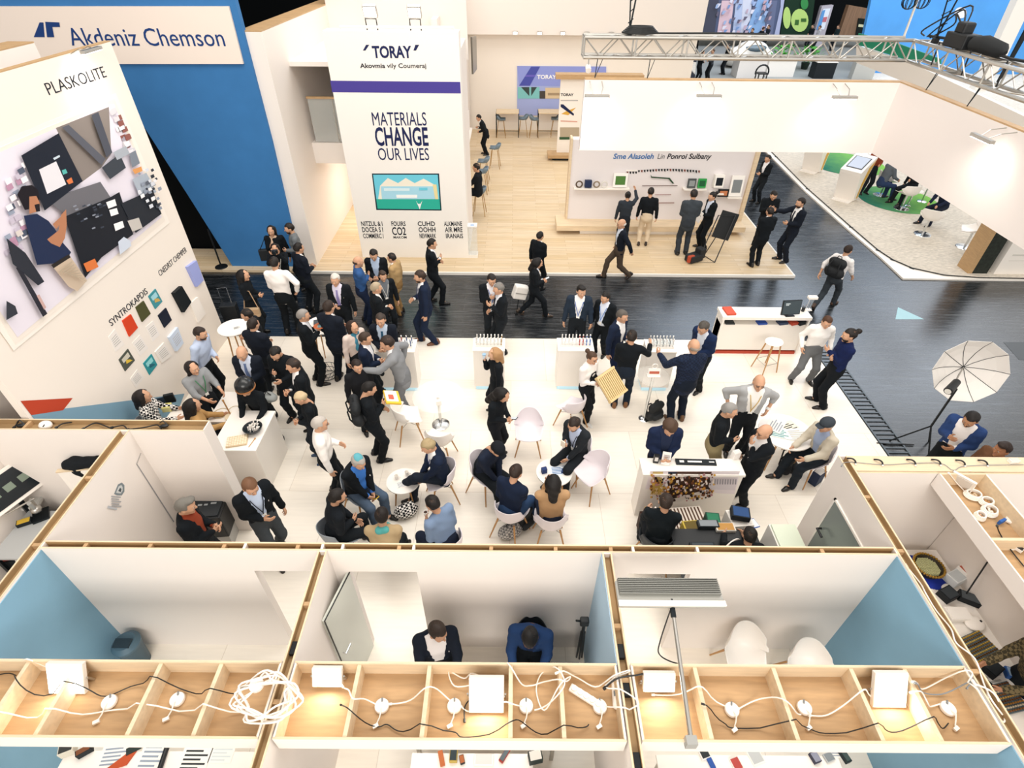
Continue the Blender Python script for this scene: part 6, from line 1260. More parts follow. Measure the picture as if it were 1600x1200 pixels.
def kiosk(label, x, y, rz):
    p = at(x, y, .06); q = thing('touch_kiosk', label, 'kiosk', p, rz, 'touch kiosks'); MB().box(-.45, .35, -.3, .3, 0, .03).build('foot', WHITE2, q)
    S_ = 1.25; pr = [(-.12*S_, .03), (.14*S_, .03), (.2*S_, .45*S_), (.5*S_, 1.08*S_), (.42*S_, 1.12*S_), (-.42*S_, .86*S_), (-.4*S_, .78*S_)]; hw = .34
    MB().prism([(a, -hw, z) for a, z in pr], (0, 2*hw, 0)).build('body', WHITE2, q)
    for s_ in (-hw-.003, hw-.001): MB().prism([(a*S_, s_, z*S_) for a, z in [(.0, .06), (.11, .06), (.17, .46), (.46, 1.04), (.1, .9), (-.02, .5)]], (0, .004, 0)).build('gold_side', flat('d6a84e'), q)
    a, b = Vector((.42, 0, 1.12))*S_, Vector((-.42, 0, .86))*S_; c = (a+b)/2; al = math.atan2(b.z-a.z, a.x-b.x); MB().obox(c+Vector((.0, 0, .006)), (.72, .52, .012), ry=al).build('screen_frame', BLACK, q); MB().obox(c+Vector((-.002, 0, .014)), (.66, .46, .008), ry=al).build('screen', mat('kiosk_screen', 'aeb6c6', .3, emit=.15), q)
kiosk('front white touch kiosk with gold side and angled screen on the grey carpet', 1320, 310, .75); kiosk('rear white touch kiosk partly hidden under the hanging fascia', 1268, 266, .75)
def tub(label, x, y, face, z=.5): 
    q = shell_chair(label, at(x, y, .06), face, WSH, group='white tub chairs on the grey carpet', leg='col', hb=.78); q.scale = (1.25, 1.25, 1.1); return q
for x, y, f_, l in ((1375, 305, 10, 'white pedestal chair of the grey pullover sitter on the green rug'), (1408, 326, 100, 'white pedestal chair in front of the sitters on the green rug'), (1441, 366, 60, 'white pedestal chair on the grey carpet left of the dark column'), (1507, 386, 150, 'white pedestal chair right beside the dark column'), (1355, 262, 200, 'white pedestal chair at the round white table far on the carpet')): tub(l, x, y, f_)
table('round_table', 'round white table on the rear green rug', at(1362, 272, .06), .4, .74, WSH, 'col'); table('round_table', 'small round white table on the front green rug', at(1418, 322, .06), .26, .55, WSH, 'col'); table('bar_table', 'oak topped table between the sitters on the carpet', at(1440, 315, .06), .42, .74, OAK, 'col')
g2 = dict(z0=.06, lo=True)
person('rugsitter', 1400, 252, 5, 'person in grey pullover seated on the front green rug', top='596067', legs='2a3a5a', pose='sit', L='table', R='table', lean=12, hc='2a2019', **g2)
person('rugnavy', 1482, 288, 200, 'person in navy suit seated at the oak table near the dark column', top='1a2238', legs='1a2030', pose='sit', L='table', R='table', lean=18, hc='3a2a20', **g2)
person('rugred', 1378, 232, 270, 'person in red brown top at the far end of the carpet', top='8a4026', legs='20252b', H=1.7, L='front', R='down', **g2)
person('rugdark', 1440, 256, 200, 'dark dressed person standing behind the oak table', top='15191e', L='front', R='down', pose='sit', **g2)
# column, counter
c0 = at(1514, 424, .06); q = thing('dark_pillar', 'dark green pillar with an oak front edge on the grey carpet', 'pillar', c0); MB().box(.0, .42, -.12, .35, 0, 2.2).build('core', mat('dark_foliage_print', '1a211a', .8, var=.5, vscale=14), q); MB().box(-.12, 0, -.12, .35, 0, 2.2).build('oak_edge', OAK, q)
c0 = at(1552, 428, .06); q = thing('white_stand_counter', 'white counter at the right edge of the grey carpet', 'counter', c0); MB().box(0, 2.5, 0, .8, 0, 1.0).build('body', WHITE2, q); MB().box(-.02, 2.5, -.02, .82, 1.0, 1.03).build('top', WHITE2, q); MB().box(.2, .9, -.004, 0, .55, .6).box(.2, 1.6, -.004, 0, .4, .415).build('faint_print', flat('d5d0c8'), q)
boxthing('green_object', 'small green tray on the white counter of the carpeted stand', 'tray', c0+A_([.6, .3, 1.033]), (.4, .2, .06), 0, '2f6a4a', '7fae8a')
# ---- second hanging fascia with green band, blue wall with a white disc
fx = Plane('x', 13.0, -1)
m = MB(); fx.poly(m, [(1344, 72), (1430, 98), (1640, 196), (1640, 236), (1420, 128), (1344, 98)], 0, .15); struct('wall_far_fascia', m, WHITE2)
m = MB(); fx.poly(m, [(1344, 52), (1400, 66), (1472, 92), (1472, 100), (1420, 94), (1344, 70)], .02, .05); struct('trim_green_band', m, flat('2a8a6a'))
by = Plane('y', 42.0); m = MB(); by.poly(m, [(1364, -30), (1345, 60), (1350, 110), (1640, 215), (1640, -30)], 0, .3); BWL = struct('wall_far_blue', m, mat('sky_blue_wall', '4a98de', .6, var=.08, vscale=.6))
print_('white_disc', by, BWL, [('e6e8f2', [(1496+9.5*math.cos(a), 19+8.5*math.sin(a)) for a in np.linspace(0, 6.283, 21)[:-1]])], .32, .02)
b2 = Plane('y', 34.0); m = MB(); b2.poly(m, [(1592, -30), (1618, -30), (1560, 92), (1548, 110), (1530, 140), (1512, 140), (1530, 108)], 0, .5); struct('column_white', m, WHITE2)
m = MB(); b2.poly(m, [(1610, 26), (1616, 30), (1565, 120), (1556, 128)], .02, .1); struct('trim_black_rail', m, DARKM)
q = thing('hanging_pole', 'slanting white pole with two wire balls in front of the far blue wall', 'lamp', aty(1412, 58, 30)); a = Vector(aty(1412, 58, 30)); MB().tube([(0, 0, 0), Vector(aty(1436, -6, 30))-a], .05, 8).build('pole', WHITE2, q); m = MB()
for x, y in ((1421, 3), (1441, 2)):
    c = Vector(aty(x, y, 30))-a
    for k in range(5): an = k*.63; m.tube([c+Vector((.3*math.cos(t_)*math.cos(an), .3*math.cos(t_)*math.sin(an), .28*math.sin(t_))) for t_ in np.linspace(0, 6.283, 15)[:-1]], .018, 5, closed=True)
m.build('wire_balls', DARKM, q)
# ---- far booths
fy = Plane('y', 52.0)
m = MB(); fy.poly(m, [(1101, -40), (1226, -40), (1214, 62), (1090, 62)], 0, .3); q = m.build('city_banner', flat('56607e')); tag(q, 'tall banner with a pale city picture far behind the truss', 'banner')
cb = [('8fb4e0', [(1185, -10), (1200, -10), (1192, 45), (1172, 55), (1165, 45)]), ('e2c3cc', [(1126, 0), (1145, 0), (1138, 56), (1118, 56)]), ('b9c7e6', [(1150, -20), (1165, -20), (1158, 56), (1142, 56)]), ('4a4c5c', [(1100, -20), (1124, -20), (1114, 56), (1094, 56)]), ('d9dcec', [(1160, -20), (1175, -20), (1170, 30), (1155, 56)]), ('6a7290', [(1200, 0), (1212, 0), (1204, 56), (1190, 56)]), ('b0b6d4', [(1218, -20), (1226, -20), (1214, 60), (1206, 60), (1217, 10)])]
for k in range(60): x, y = rnd.uniform(1115, 1200), rnd.uniform(-5, 52); cb.append((rnd.choice(['c7b0c0', '7f9ccc', 'e6e2ee', '6a6478', 'a4b8de', 'c9a9b6']), [(x, y), (x+rnd.uniform(2, 6), y), (x+1, y+rnd.uniform(4, 9)), (x-2, y+6)]))
print_('picture', fy, q, cb, .32, .004)
m = MB(); fy.poly(m, [(1230, -40), (1276, -40), (1262, 64), (1216, 62)], 0, .3); q = m.build('green_banner', flat('14301f')); tag(q, 'dark green banner with lime discs far behind the truss', 'banner')
disc = lambda cx_, cy_, a_, b_: [(cx_+a_*math.cos(t_), cy_+b_*math.sin(t_)) for t_ in np.linspace(0, 6.283, 19)[:-1]]
print_('picture', fy, q, [('b9d77a', disc(1247, 31, 13.5, 18)), ('b9d77a', disc(1227, 27, 6, 17)), ('3f6a30', [(1240, 30), (1246, 30), (1245, 38), (1239, 38)]), ('3f6a30', [(1249, 28), (1257, 28), (1257, 33), (1249, 33)]), ('3a8a4a', disc(1254, 5, 6, 9)), ('7fae5a', disc(1240, 58, 9, 4))], .32, .01)
m = MB(); fy.poly(m, [(1281, 9), (1299, 7), (1280, 72), (1263, 72)], 0, .4); q = m.build('light_box', flat('b9b2ba')); tag(q, 'pale light box with blue picture beside the green banner', 'sign'); print_('picture', fy, q, [('e6ecf4', [(1283, 13), (1294, 12), (1284, 45), (1274, 45)]), ('5f9ad4', [(1281, 16), (1286, 14), (1278, 45), (1272, 45)]), ('c9707a', [(1283, 26), (1289, 25), (1287, 33), (1281, 33)])], .42, .01)
m = MB(); fy.poly(m, [(1322, 7), (1362, 14), (1350, 60), (1306, 56)], 0, .5); struct('wall_far_wood', m, mat('brown_slats', '8a6a50', .6, var=.2, vscale=3, stretch=(6, 1, .4)))
m = MB(); fy.poly(m, [(1336, 27), (1356, 29), (1346, 62), (1330, 62)], .5, .1); o = m.build('black_sign', flat('121c18')); tag(o, 'black sign with cream lettering on the far brown wall', 'sign'); print_('cream_letters', fy, o, [('d8d6b0', [(1336, 36), (1352, 38), (1351, 42), (1335, 40)])], .62, .01)
m = MB(); m.prism([tuple(at(x, y, .065)) for x, y in [(1085, 128), (1092, 62), (1345, 62), (1360, 128)]], (0, 0, .01)); struct('floor_far_booth', m, mat('far_floor', '8f9290', .6))
far = [(1098, 82, 20, BK, 'dark dressed person with a badge below the left part of the truss'), (1114, 80, 190, '3a4048', 'person in striped grey jacket below the left part of the truss'), (1138, 72, 180, BK, 'black dressed person beside the white display car'), (1176, 47, 190, ND, 'dark haired person before the city banner'), (1193, 45, 20, BK, 'black suited person before the city banner edge'), (1201, 42, 190, '20262e', 'tallest dark person of the pair before the city banner edge'),
       (1270, 41, 200, BK, 'brown haired person in black before the light box'), (1281, 43, 180, 'b9b6ba', 'person in pale grey top before the light box'), (1310, 42, 190, '1a2a2c', 'person by the black partition far at the back')]
for x, y, f_, c, l in far: person('far%d' % x, x, y, f_, l, top=c, L='front', R='front', hc=rnd.choice(['1a1411', '4a3020', '2a1c16']), z0=.06, lo=True, H=1.74)
def farbox(name, lab, cat, x0, x1, y, h_, d, col):
    a, b = at(x0, y, .075), at(x1, y, .075); q = thing(name, lab, cat, a, 0); MB().box(0, (b-a)[0], 0, d, 0, h_).build('body', flat(col), q); MB().box(-.03, (b-a)[0]+.03, -.03, d+.03, h_, h_+.04).build('top', WHITE2, q)
farbox('far_counter', 'white counter under the truss right of the badge wearers', 'counter', 1150, 1192, 122, 1.0, 1.2, 'ece8e4'); farbox('far_counter', 'white counter under the truss before the green plants', 'counter', 1196, 1238, 120, .9, .8, 'f0ece6'); farbox('far_shelf', 'black shelf unit with white top under the truss at the right', 'shelf', 1270, 1300, 123, .9, .8, '161d22'); farbox('far_partition', 'tall grey partition at the right of the far booths', 'partition', 1330, 1362, 124, 1.7, .5, 'b9b9b4')
p = at(1166, 104, .075); q = thing('display_car', 'white display car with dark windows far under the truss', 'car', p, .15); V, F = Fld().cap((-1.2, 0, .6), (1.2, 0, .55), .55, .5, .1, (np.eye(3), 1.4, np.zeros(3))).ell((.1, 0, 1.05), (1.1, .75, .5), .15).mesh(.09); mkmesh('car_body', [(V, F, 0)], [WHITE2], q); V, F = Fld().ell((.1, -.02, 1.12), (1.0, .79, .36)).mesh(.09); mkmesh('windows', [(V, F, 0)], [mat('car_glass', '5a6a74', .15)], q)
for sx in (-.9, .9):
    for sy in (-.72, .72): MB().tube([(sx, sy-.06, .32), (sx, sy+.06, .32)], .32, 16).build('wheel', BLACK, q)
def bush(lab, x, y, r_, h_):
    q = thing('green_plant', lab, 'plant', at(x, y, .075)); MB().lathe([(.2, 0), (.28, .4), (.24, .4), (.0, .35)]).build('pot', flat('1d2a22'), q); m = MB(); g = random.Random(int(x))
    for k in range(110):
        a, e, L = g.uniform(0, 6.28), g.uniform(.1, 1.4), g.uniform(.4, 1)*r_; c = Vector((math.cos(a)*math.cos(e)*L, math.sin(a)*math.cos(e)*L, .4+math.sin(e)*L*h_)); d = Vector((math.cos(a), math.sin(a), .6)); s_ = d.cross(Vector((0, 0, 1))).normalized()*.09; m.add([c, c+d*.12+s_, c+d*.3, c+d*.12-s_], [(0, 1, 2, 3)])
    m.build('foliage', flat('4f9a3f'), q, props={'kind': 'stuff'})
bush('bright green plant under the truss right of the display car', 1216, 112, .9, 1.3); bush('bright green plant below the green banner', 1256, 108, .9, 1.1)
q = thing('black_chair', 'black arm chair at the far counters under the truss', 'chair', at(1187, 127, .075), 0); MB().tube([(.4*math.cos(a), 0, .5+.4*math.sin(a)) for a in np.linspace(-.3, 3.44, 12)], .05, 6).build('backrest', BLACK, q); MB().box(-.3, .3, -.3, .3, .42, .48).build('seat', BLACK, q)
for sx in (-.25, .25):
    for sy in (-.25, .25): MB().box(sx-.03, sx+.03, sy-.03, sy+.03, 0, .42).build('leg', BLACK, q)
q = thing('gallery_fill_panel', 'added flat light panel, out of view under the gallery left of the lettered tower', 'lamp', (-3.6, 17.2, 2.28)); MB().box(-.5, .5, -.2, .2, 0, .04).build('housing', WHITE2, q); MB().box(-.46, .46, -.17, .17, -.006, 0).build('diffuser', GLOW, q)
l = area('gallery_fill', (0, 0, -.02), .9, 70, sy=.3); l.parent = q  # unseen panel and area light, added to brighten the passage below the gallery
# ---- rear bar tables and stools of the lettered stand
SLATE = mat('slate_shell', '6d7f8c', .5); GOLDL = mat('brass_leg', 'a9844a', .4, metal=.4)
def bar_table(label, x, y):
    p = at(x, y, pz); q = thing('bar_table', label, 'table', p, 0, 'bar tables at the rear wall'); MB().box(-.5, .5, -.35, .35, 1.0, 1.04).build('top', PLYL, q); MB().box(-.47, .47, .3, .33, .5, 1.0).build('rear_panel', WHITE, q)
    for sx in (-.5, .5): MB().tube([(sx, -.34, .02), (sx, .34, .02), (sx, .34, 1.02), (sx, -.34, 1.02)], .018, 6, closed=True).build('leg_frame', DARKM, q)
    MB().tube([(-.5, 0, .2), (.5, 0, .2)], .014, 6).build('footrest', DARKM, q)
bar_table('left bar table with black frame at the rear wall', 793, 212); bar_table('right bar table with black frame at the rear wall, partly behind the totem panel', 857, 212)
def bstool(label, p, face, col):
    q = thing('bar_chair', label, 'stool', p, math.radians(face-90), 'slate bar chairs'); prof = [(.2, .70, .8), (0, .69, 1), (-.15, .71, 1), (-.22, .8, .95), (-.25, .92, .7)]; nu = 9; vs = []
    for y, z, w in prof:
        for i in range(nu): u = -1+2*i/(nu-1); vs.append((.21*w*u, y+.12*abs(u)**2.5*(z > .7), z+.08*abs(u)**2.5*(z < .85)))
    o = MB().add(vs, [(r*nu+i, r*nu+i+1, r*nu+nu+i+1, r*nu+nu+i) for r in range(4) for i in range(nu-1)]).build('shell', col, q, smooth='all'); m = o.modifiers.new('t', 'SOLIDIFY'); m.thickness = .02
    for sx in (-1, 1):
        for sy in (-1, 1): MB().tube([(sx*.12, sy*.11, .69), (sx*.2, sy*.2, 0)], .012, 6).build('leg', GOLDL, q)
for x, y, f_, l in ((783, 214, 0, 'slate bar chair at the left side of the left bar table'), (817, 213, 180, 'slate bar chair at the right side of the left bar table'), (834, 214, 0, 'slate bar chair at the left side of the right bar table'), (867, 213, 180, 'slate bar chair at the right side of the right bar table')): bstool(l, at(x, y, pz), f_, SLATE)
sx0 = -1.1
for yy, l in ((22.2, 'slate bar chair beside the leaning bar guest'), (20.6, 'second slate bar chair along the tower side counter'), (19.5, 'third slate bar chair along the tower side counter'), (17.6, 'nearest slate bar chair along the tower side counter')): bstool(l, (sx0+(.4 if yy > 22 else .02), yy, pz), 175, SLATE)
q = thing('side_bar', 'narrow white bar counter along the right side of the lettered tower', 'counter', (-1.95, 17.6, pz)); MB().box(.01, .3, 0, 6.2, 1.0, 1.05).build('top', WHITE2, q); MB().box(.01, .06, 0, 6.2, 0, 1.0).build('front', WHITE2, q)
for k, (yy, c, l) in enumerate(((22.6, '2a3036', 'dark bottle on the side bar before the leaning guest'), (22.1, 'c9d4dc', 'clear glass on the side bar before the leaning guest'))): b = thing('bottle', l, 'bottle', (-1.8, yy, pz+1.05)); MB().lathe([(.04, 0), (.04, .16), (.015, .22), (.015, .28)]).build('glass_body', flat(c), b, smooth=True); MB().cyl((0, 0, .28), .018, .02).build('cap', WHITE2, b)
# ================================================================ lamps, sockets and cables in the ply trays
TZ = 2.03
def px_path(pts, z=TZ+.012): return [Vector(at(p[0], p[1], p[2] if len(p) > 2 else z)) for p in pts]
RIBS = (-4.38, -3.93, -3.17, -2.62, -2.07, -1.95, -1.36, -.72, .02, .47, .985, 1.115, 1.70, 2.42, 3.13, 3.62, 4.18)
def drape(P):
    out = []
    for p in P:
        if TY0 < p.y < TY1: p = Vector((p.x, p.y, max(p.z, TZ+.012+.205*max(math.exp(-((p.x-r)/.11)**2) for r in RIBS))))
        out.append(p)
    return out
def cable(label, pts, m=None, r=.0062, z=TZ+.012, name='cable', group=None, drp=True):
    P = drape(spline(px_path(pts, z))) if drp else spline(px_path(pts, z)); q = thing(name, label, 'cable', P[0], 0, group); o = MB().tube([p-P[0] for p in P], r, 7).build('lead', m or CABW, q, smooth=True)
    m2 = MB(); d = (P[1]-P[0]).normalized(); m2.tube([d*-.015, d*.015], r*1.9, 7).build('plug', m or CABW, q); return q
def flood(label, x, y, z, w, h, tilt, rz=0, power=10):
    p = at(x, y, z); q = thing('led_floodlight', label, 'lamp', p, rz, 'square floodlights in the trays')
    MB().obox((0, .02, 0), (w, .05, h), rx=tilt).build('housing', mat('flood_white', 'e6e0d6', .4), q, bevel=.006)
    n = Vector((0, -math.cos(tilt), -math.sin(tilt))); MB().obox(Vector((0, .02, 0))+n*.027, (w*.92, .006, h*.9), rx=tilt).build('diffuser', GLOW, q)
    zb = TZ-p[2]; MB().tube([(-w*.5-.012, .02, 0), (-w*.5-.012, .05, zb+.01), (w*.5+.012, .05, zb+.01), (w*.5+.012, .02, 0)], .009, 6).build('bracket', ALU, q)
    l = bpy.data.lights.new('flood_beam', 'SPOT'); l.energy = power; l.spot_size = 2.4; l.spot_blend = .8; l.shadow_soft_size = .08; l.color = (1, .93, .8); o = bpy.data.objects.new('flood_beam', l); COL.objects.link(o); o.parent = q; o.location = Vector((0, .02, 0))+n*.06; o.rotation_euler = Vector((0, -.9, -.6)).to_track_quat('-Z', 'Y').to_euler()
flood('square floodlight in the left tray', 103, 1062, 2.15, .33, .3, -.55); flood('square floodlight at the left end of the middle tray', 511, 1060, 2.16, .27, .18, -.6); flood('large square floodlight in the middle of the middle tray', 760, 1088, 2.17, .31, .33, -.6)
flood('square floodlight at the left end of the right tray', 1030, 1068, 2.16, .29, .18, -.6); flood('square floodlight at the right end of the right tray', 1391, 1080, 2.16, .3, .33, -.6)
ords = ['first', 'second', 'third', 'fourth', 'fifth', 'sixth', 'seventh', 'eighth', 'ninth', 'tenth']
DISC = [(172, 1098), (278, 1094), (597, 1104), (710, 1104), (822, 1104), (937, 1105), (1143, 1110), (1256, 1107), (1480, 1108)]
for i, (x, y) in enumerate(DISC):
    p = at(x, y, TZ); q = thing('junction_disc', ords[i]+' white round downlight back from the left, in the ply trays', 'socket', p, 0, 'round downlight backs in the trays')
    MB().lathe([(.062, 0), (.066, .008), (.06, .03), (.04, .036), (0, .036)], n=24).build('disc', WHITE2, q, smooth=True); MB().tube([(0, -.02, .036), (.01, -.06, .06), (.0, -.1, .03), (-.02, -.14, .01)], .006, 6).build('pigtail', CABW, q); MB().obox((-.025, -.16, .012), (.05, .03, .022), .5).build('connector', WHITE2, q); MB().tube([(0, .03, .036), (.0, .05, .06)], .008, 6).build('clip', GREY, q)
H_ = 2.245
cable('white mains cable along the front of the left tray', [(-20, 1124), (60, 1122), (130, 1117), (200, 1108), (330, 1114), (388, 1112)])
cable('white cable from the left frame edge to the left floodlight', [(-20, 1045), (20, 1036), (50, 1040), (75, 1043)], z=2.1)
cable('black cable between the first downlight backs of the left tray', [(-20, 1060), (15, 1052), (40, 1068), (58, 1088), (130, 1078), (165, 1088), (215, 1070), (270, 1074), (330, 1090), (375, 1085)], CABB, .005)
cable('white cable from the middle floodlights to the third downlight back', [(535, 1072, 2.12), (550, 1090), (558, 1106), (575, 1099), (597, 1104)]); cable('white cable between the third and fourth downlight backs', [(610, 1100), (630, 1098), (660, 1092), (685, 1085), (705, 1096)]); cable('white cable between the fourth downlight back and the large floodlight', [(720, 1103), (735, 1112), (780, 1106), (800, 1114), (815, 1110)])
cable('white looping cable behind the large floodlight', [(740, 1070, 2.1), (710, 1072), (702, 1050), (725, 1060), (738, 1052), (760, 1062, 2.12)]); cable('white cable in long loops right of the large floodlight', [(790, 1046), (812, 1074), (830, 1072), (850, 1068), (880, 1078), (890, 1064), (870, 1088), (850, 1112), (838, 1080), (845, 1055), (862, 1052), (880, 1078), (868, 1100), (835, 1110)]); cable('white cable loop from the middle tray over the middle partition', [(868, 1065), (900, 1060), (930, 1074), (960, 1055, H_), (985, 1048, H_), (945, 1072, 2.15), (975, 1080, H_), (998, 1100, H_), (970, 1112, 2.15), (945, 1108)])
cable('black cable along the front of the middle tray', [(535, 1106), (560, 1128), (590, 1136), (605, 1132), (630, 1144), (705, 1143), (725, 1152), (790, 1144), (815, 1134), (855, 1150), (910, 1138), (920, 1132)], CABB, .005); cable('black cable crossing the middle partition to the right tray lamp', [(945, 1075, 2.15), (965, 1060, H_), (1000, 1054, H_), (1020, 1050, 2.1)], CABB, .008)
cable('white cable from the left lamp of the right tray to the seventh downlight back', [(1020, 1086), (1070, 1087), (1090, 1088), (1135, 1104)]); cable('white cable between the seventh and eighth downlight backs', [(1153, 1108), (1180, 1095), (1200, 1098), (1230, 1118), (1250, 1118)]); cable('white cable between the eighth downlight back and the right floodlight', [(1265, 1118), (1290, 1118), (1315, 1105), (1340, 1090), (1370, 1088, 2.1)])
cable('black cable along the front of the right tray', [(1090, 1114), (1130, 1130), (1150, 1138), (1250, 1137), (1290, 1146), (1370, 1143), (1400, 1144), (1450, 1132), (1470, 1140), (1482, 1130)], CABB, .005); cable('upper white cable from the right floodlight to the right partition', [(1415, 1076, 2.1), (1440, 1078), (1475, 1062), (1500, 1065), (1515, 1068, H_), (1530, 1080, H_)]); cable('lower white cable from the right floodlight to the ninth downlight back', [(1415, 1090, 2.1), (1430, 1096), (1442, 1108), (1462, 1102), (1476, 1098)]); cable('grey plaited cable across the end of the right tray', [(1418, 1078, 2.1), (1440, 1084), (1470, 1085), (1500, 1078), (1512, 1076, H_)], GREY, .006)
q = thing('cable_tangle', 'big tangle of white cable over the left partition', 'cable', at(425, 1095, 2.26)); g = random.Random(12); m = MB(); pts = []
for k in range(70):
    a = k*.72+g.uniform(-.2, .2); r_ = g.uniform(.14, .30); pts.append(Vector((r_*math.cos(a)*1.05+g.uniform(-.04, .04), r_*math.sin(a)*.72, .02+g.uniform(0, .10))))
m.tube(spline(pts, 4), .0085, 6).build('coil', CABW, q, smooth=True); MB().lathe([(.06, 0), (.06, .03), (0, .034)], (-.15, .1, .05)).build('socket', WHITE2, q)
q = thing('power_strip', 'white multiple socket strip in the middle tray', 'socket', at(915, 1090, TZ), -.55); MB().box(-.16, .16, -.035, .035, 0, .035).build('strip_body', WHITE2, q, bevel=.008); m = MB()
for k in range(5): m.cyl((-.12+.06*k, 0, .035), .026, .02, 14)
m.build('sockets', mat('socket_white', 'e9e4dc', .4), q)
q = thing('socket_block', 'long white oval connector block beside the middle partition', 'socket', at(961, 1088, TZ), 1.5); V, F = Fld().cap((-.09, 0, .03), (.09, 0, .03), .032, .032).mesh(.012); mkmesh('block_body', [(V, F, 0)], [WHITE2], q); MB().box(-.02, .02, -.02, .02, .05, .07).build('switch', GREY, q)


for y, l in ((1020, 'upper black connector box in the slot of the middle partition'), (1078, 'middle black connector box in the slot of the middle partition'), (1192, 'lower black connector box in the slot of the middle partition')): boxthing('connector_box', l, 'box', (1.05, at(985, y, 2.16)[1], 2.152), (.06, .13, .05), 0, '14181b', None)
boxthing('connector_box', 'black connector box in the slot of the left partition', 'box', (-2.012, at(460, 1015, 2.16)[1], 2.152), (.055, .12, .05), 0, '14181b')
def slot(label, pts, r=.0075):
    P = [Vector((4.255+dx, y, z)) for dx, y, z in pts]; q = thing('cable', label, 'cable', P[0], 0); MB().tube([p-P[0] for p in spline(P)], r, 7).build('lead', CABW, q, smooth=True); MB().tube([(0, -.02, 0), (0, .03, 0)], r*1.9, 7).build('plug', CABW, q)
slot('white cables lying in the slot of the right partition', [(0, 3.3, 2.16), (.03, 3.1, 2.17), (-.02, 2.95, 2.22), (.02, 2.8, 2.17), (.03, 2.6, 2.2), (-.02, 2.45, 2.22), (.05, 2.3, 2.235), (.02, 2.1, 2.2), (-.03, 1.95, 2.235), (.03, 1.85, 2.18)])
slot('second white cable loop at the near end of the right partition slot', [(-.1, 2.08, 2.24), (.02, 2.0, 2.24), (.05, 1.85, 2.17), (0, 1.8, 2.17), (-.03, 1.95, 2.2), (.02, 2.05, 2.2)])
# long LED lamp on an arm over the right cabin
a = Vector(at(1080, 1158, 2.26)); b = Vector(at(1050, 946, 2.5)); q = thing('arm_floodlight', 'long grey finned lamp on a pole reaching out over the right cabin', 'lamp', a); d = b-a
MB().tube([(0, 0, 0), d*.98], [.022, .016], 10).build('pole', ALU, q, smooth=True); MB().obox((0, .0, -.02), (.09, .07, .1)).build('clamp', mat('clamp_grey', '9a9a96', .5), q)
hp_ = d+Vector((-.01, .1, .02)); MB().obox(hp_, (1.0, .26, .04)).build('housing', mat('lamp_grey', 'a6a59e', .5), q, bevel=.008); m = MB()
for k in range(9): m.obox(hp_+Vector((0, -.02+.019*k, .04)), (.96, .007, .045))
m.build('fins', mat('fin_grey', '83837d', .5), q); MB().obox(hp_+Vector((0, -.11, .035)), (1.0, .05, .02)).build('front_frame', WHITE2, q); MB().obox(hp_-Vector((0, 0, .025)), (.94, .2, .008)).build('diffuser', mat('lamp_off_white', 'f2eee6', .4, emit=1.2), q); MB().tube([d*.9, d+Vector((0, .05, .02))], .026, 8).build('joint', DARKM, q)
MB().tube(spline([Vector(p)-a for p in (b, at(1032, 1000, 2.0), at(1030, 1022, 1.7), at(1052, 1035, 1.6), at(1085, 1040, 1.9))]), .007, 6).build('lead', CABB, q)
# right cabin tray: coils, cover plate, sockets
z2 = 2.035
for i, (x, y, r_, l) in enumerate(((1519, 775, .1, 'largest round coil of white cable in the cabin tray'), (1540, 786, .085, 'oval coil of white cable right of the largest coil'), (1545, 800, .1, 'lower oval coil of white cable in the cabin tray'), (1530, 808, .07, 'smallest coil of white cable at the near side of the cabin tray'))):
    q = thing('cable_coil', l, 'cable', at(x, y, z2), .3*i, 'cable coils in the cabin tray'); m = MB()
    for k in range(4): m.tube([(r_*(1-.07*k)*math.cos(t_), r_*(1-.07*k)*.8*math.sin(t_), .012+.014*k) for t_ in np.linspace(0, 6.283, 21)[:-1]], .009, 6, closed=True)
    m.build('coil', CABW, q, smooth=True); m = MB(); g = random.Random(i)
    for k in range(7): m.ball((g.uniform(-.5, .5)*r_, g.uniform(-.4, .4)*r_, .015), (.018, .014, .012), 8)
    m.build('connectors', flat(['d8c0a0', 'b98a5a', 'e6dcd0', 'c9a68a'][i]), q, props={'kind': 'stuff'})
q = thing('cover_plate', 'white cover plate leaning in the cabin tray', 'plate', at(1497, 760, z2), -.9); MB().obox((0, 0, .1), (.26, .03, .2), rx=.3).build('plate_body', WHITE2, q, bevel=.006); MB().obox((0, -.02, .1), (.2, .004, .14), rx=.3).build('inset', mat('inset_grey', 'd9d5cf', .5), q)
q = thing('cable_reel', 'white cable reel with brown core at the far end of the cabin tray', 'reel', at(1532, 752, z2)); MB().lathe([(.075, 0), (.08, .07), (.06, .075), (.05, .03), (0, .03)], n=24).build('reel_body', WHITE2, q, smooth=True); MB().ball((0, 0, .04), (.04, .04, .025), 10).build('core', flat('b07a4a'), q, smooth=True)
boxthing('blue_card', 'blue card standing in the near corner of the cabin tray', 'card', at(1563, 817, z2), (.1, .03, .06), .4, '2f5fa8'); boxthing('white_remote', 'white remote control leaning in the cabin tray', 'remote', at(1576, 812, z2), (.07, .13, .03), -.6, 'efe9e2', 'd8d4ce'); boxthing('label_card', 'white card with grey print in the nearer part of the cabin tray', 'card', at(1572, 853, z2), (.13, .09, .008), -.25, 'f0ebe4', '9c9a98'); boxthing('wall_socket', 'white socket beside the label card in the cabin tray', 'socket', at(1590, 859, z2), (.06, .08, .04), .6, 'efe9e2', '3a3a3a')
cable('black cable down the nearer part of the cabin tray', [(1558, 822, z2+.15), (1563, 835), (1580, 860), (1600, 885)], CABB, .007); cable('white cable loops at the far end of the cabin tray', [(1483, 740, 2.24), (1500, 760), (1515, 770), (1530, 745), (1515, 735, 2.24)], z=z2+.02)
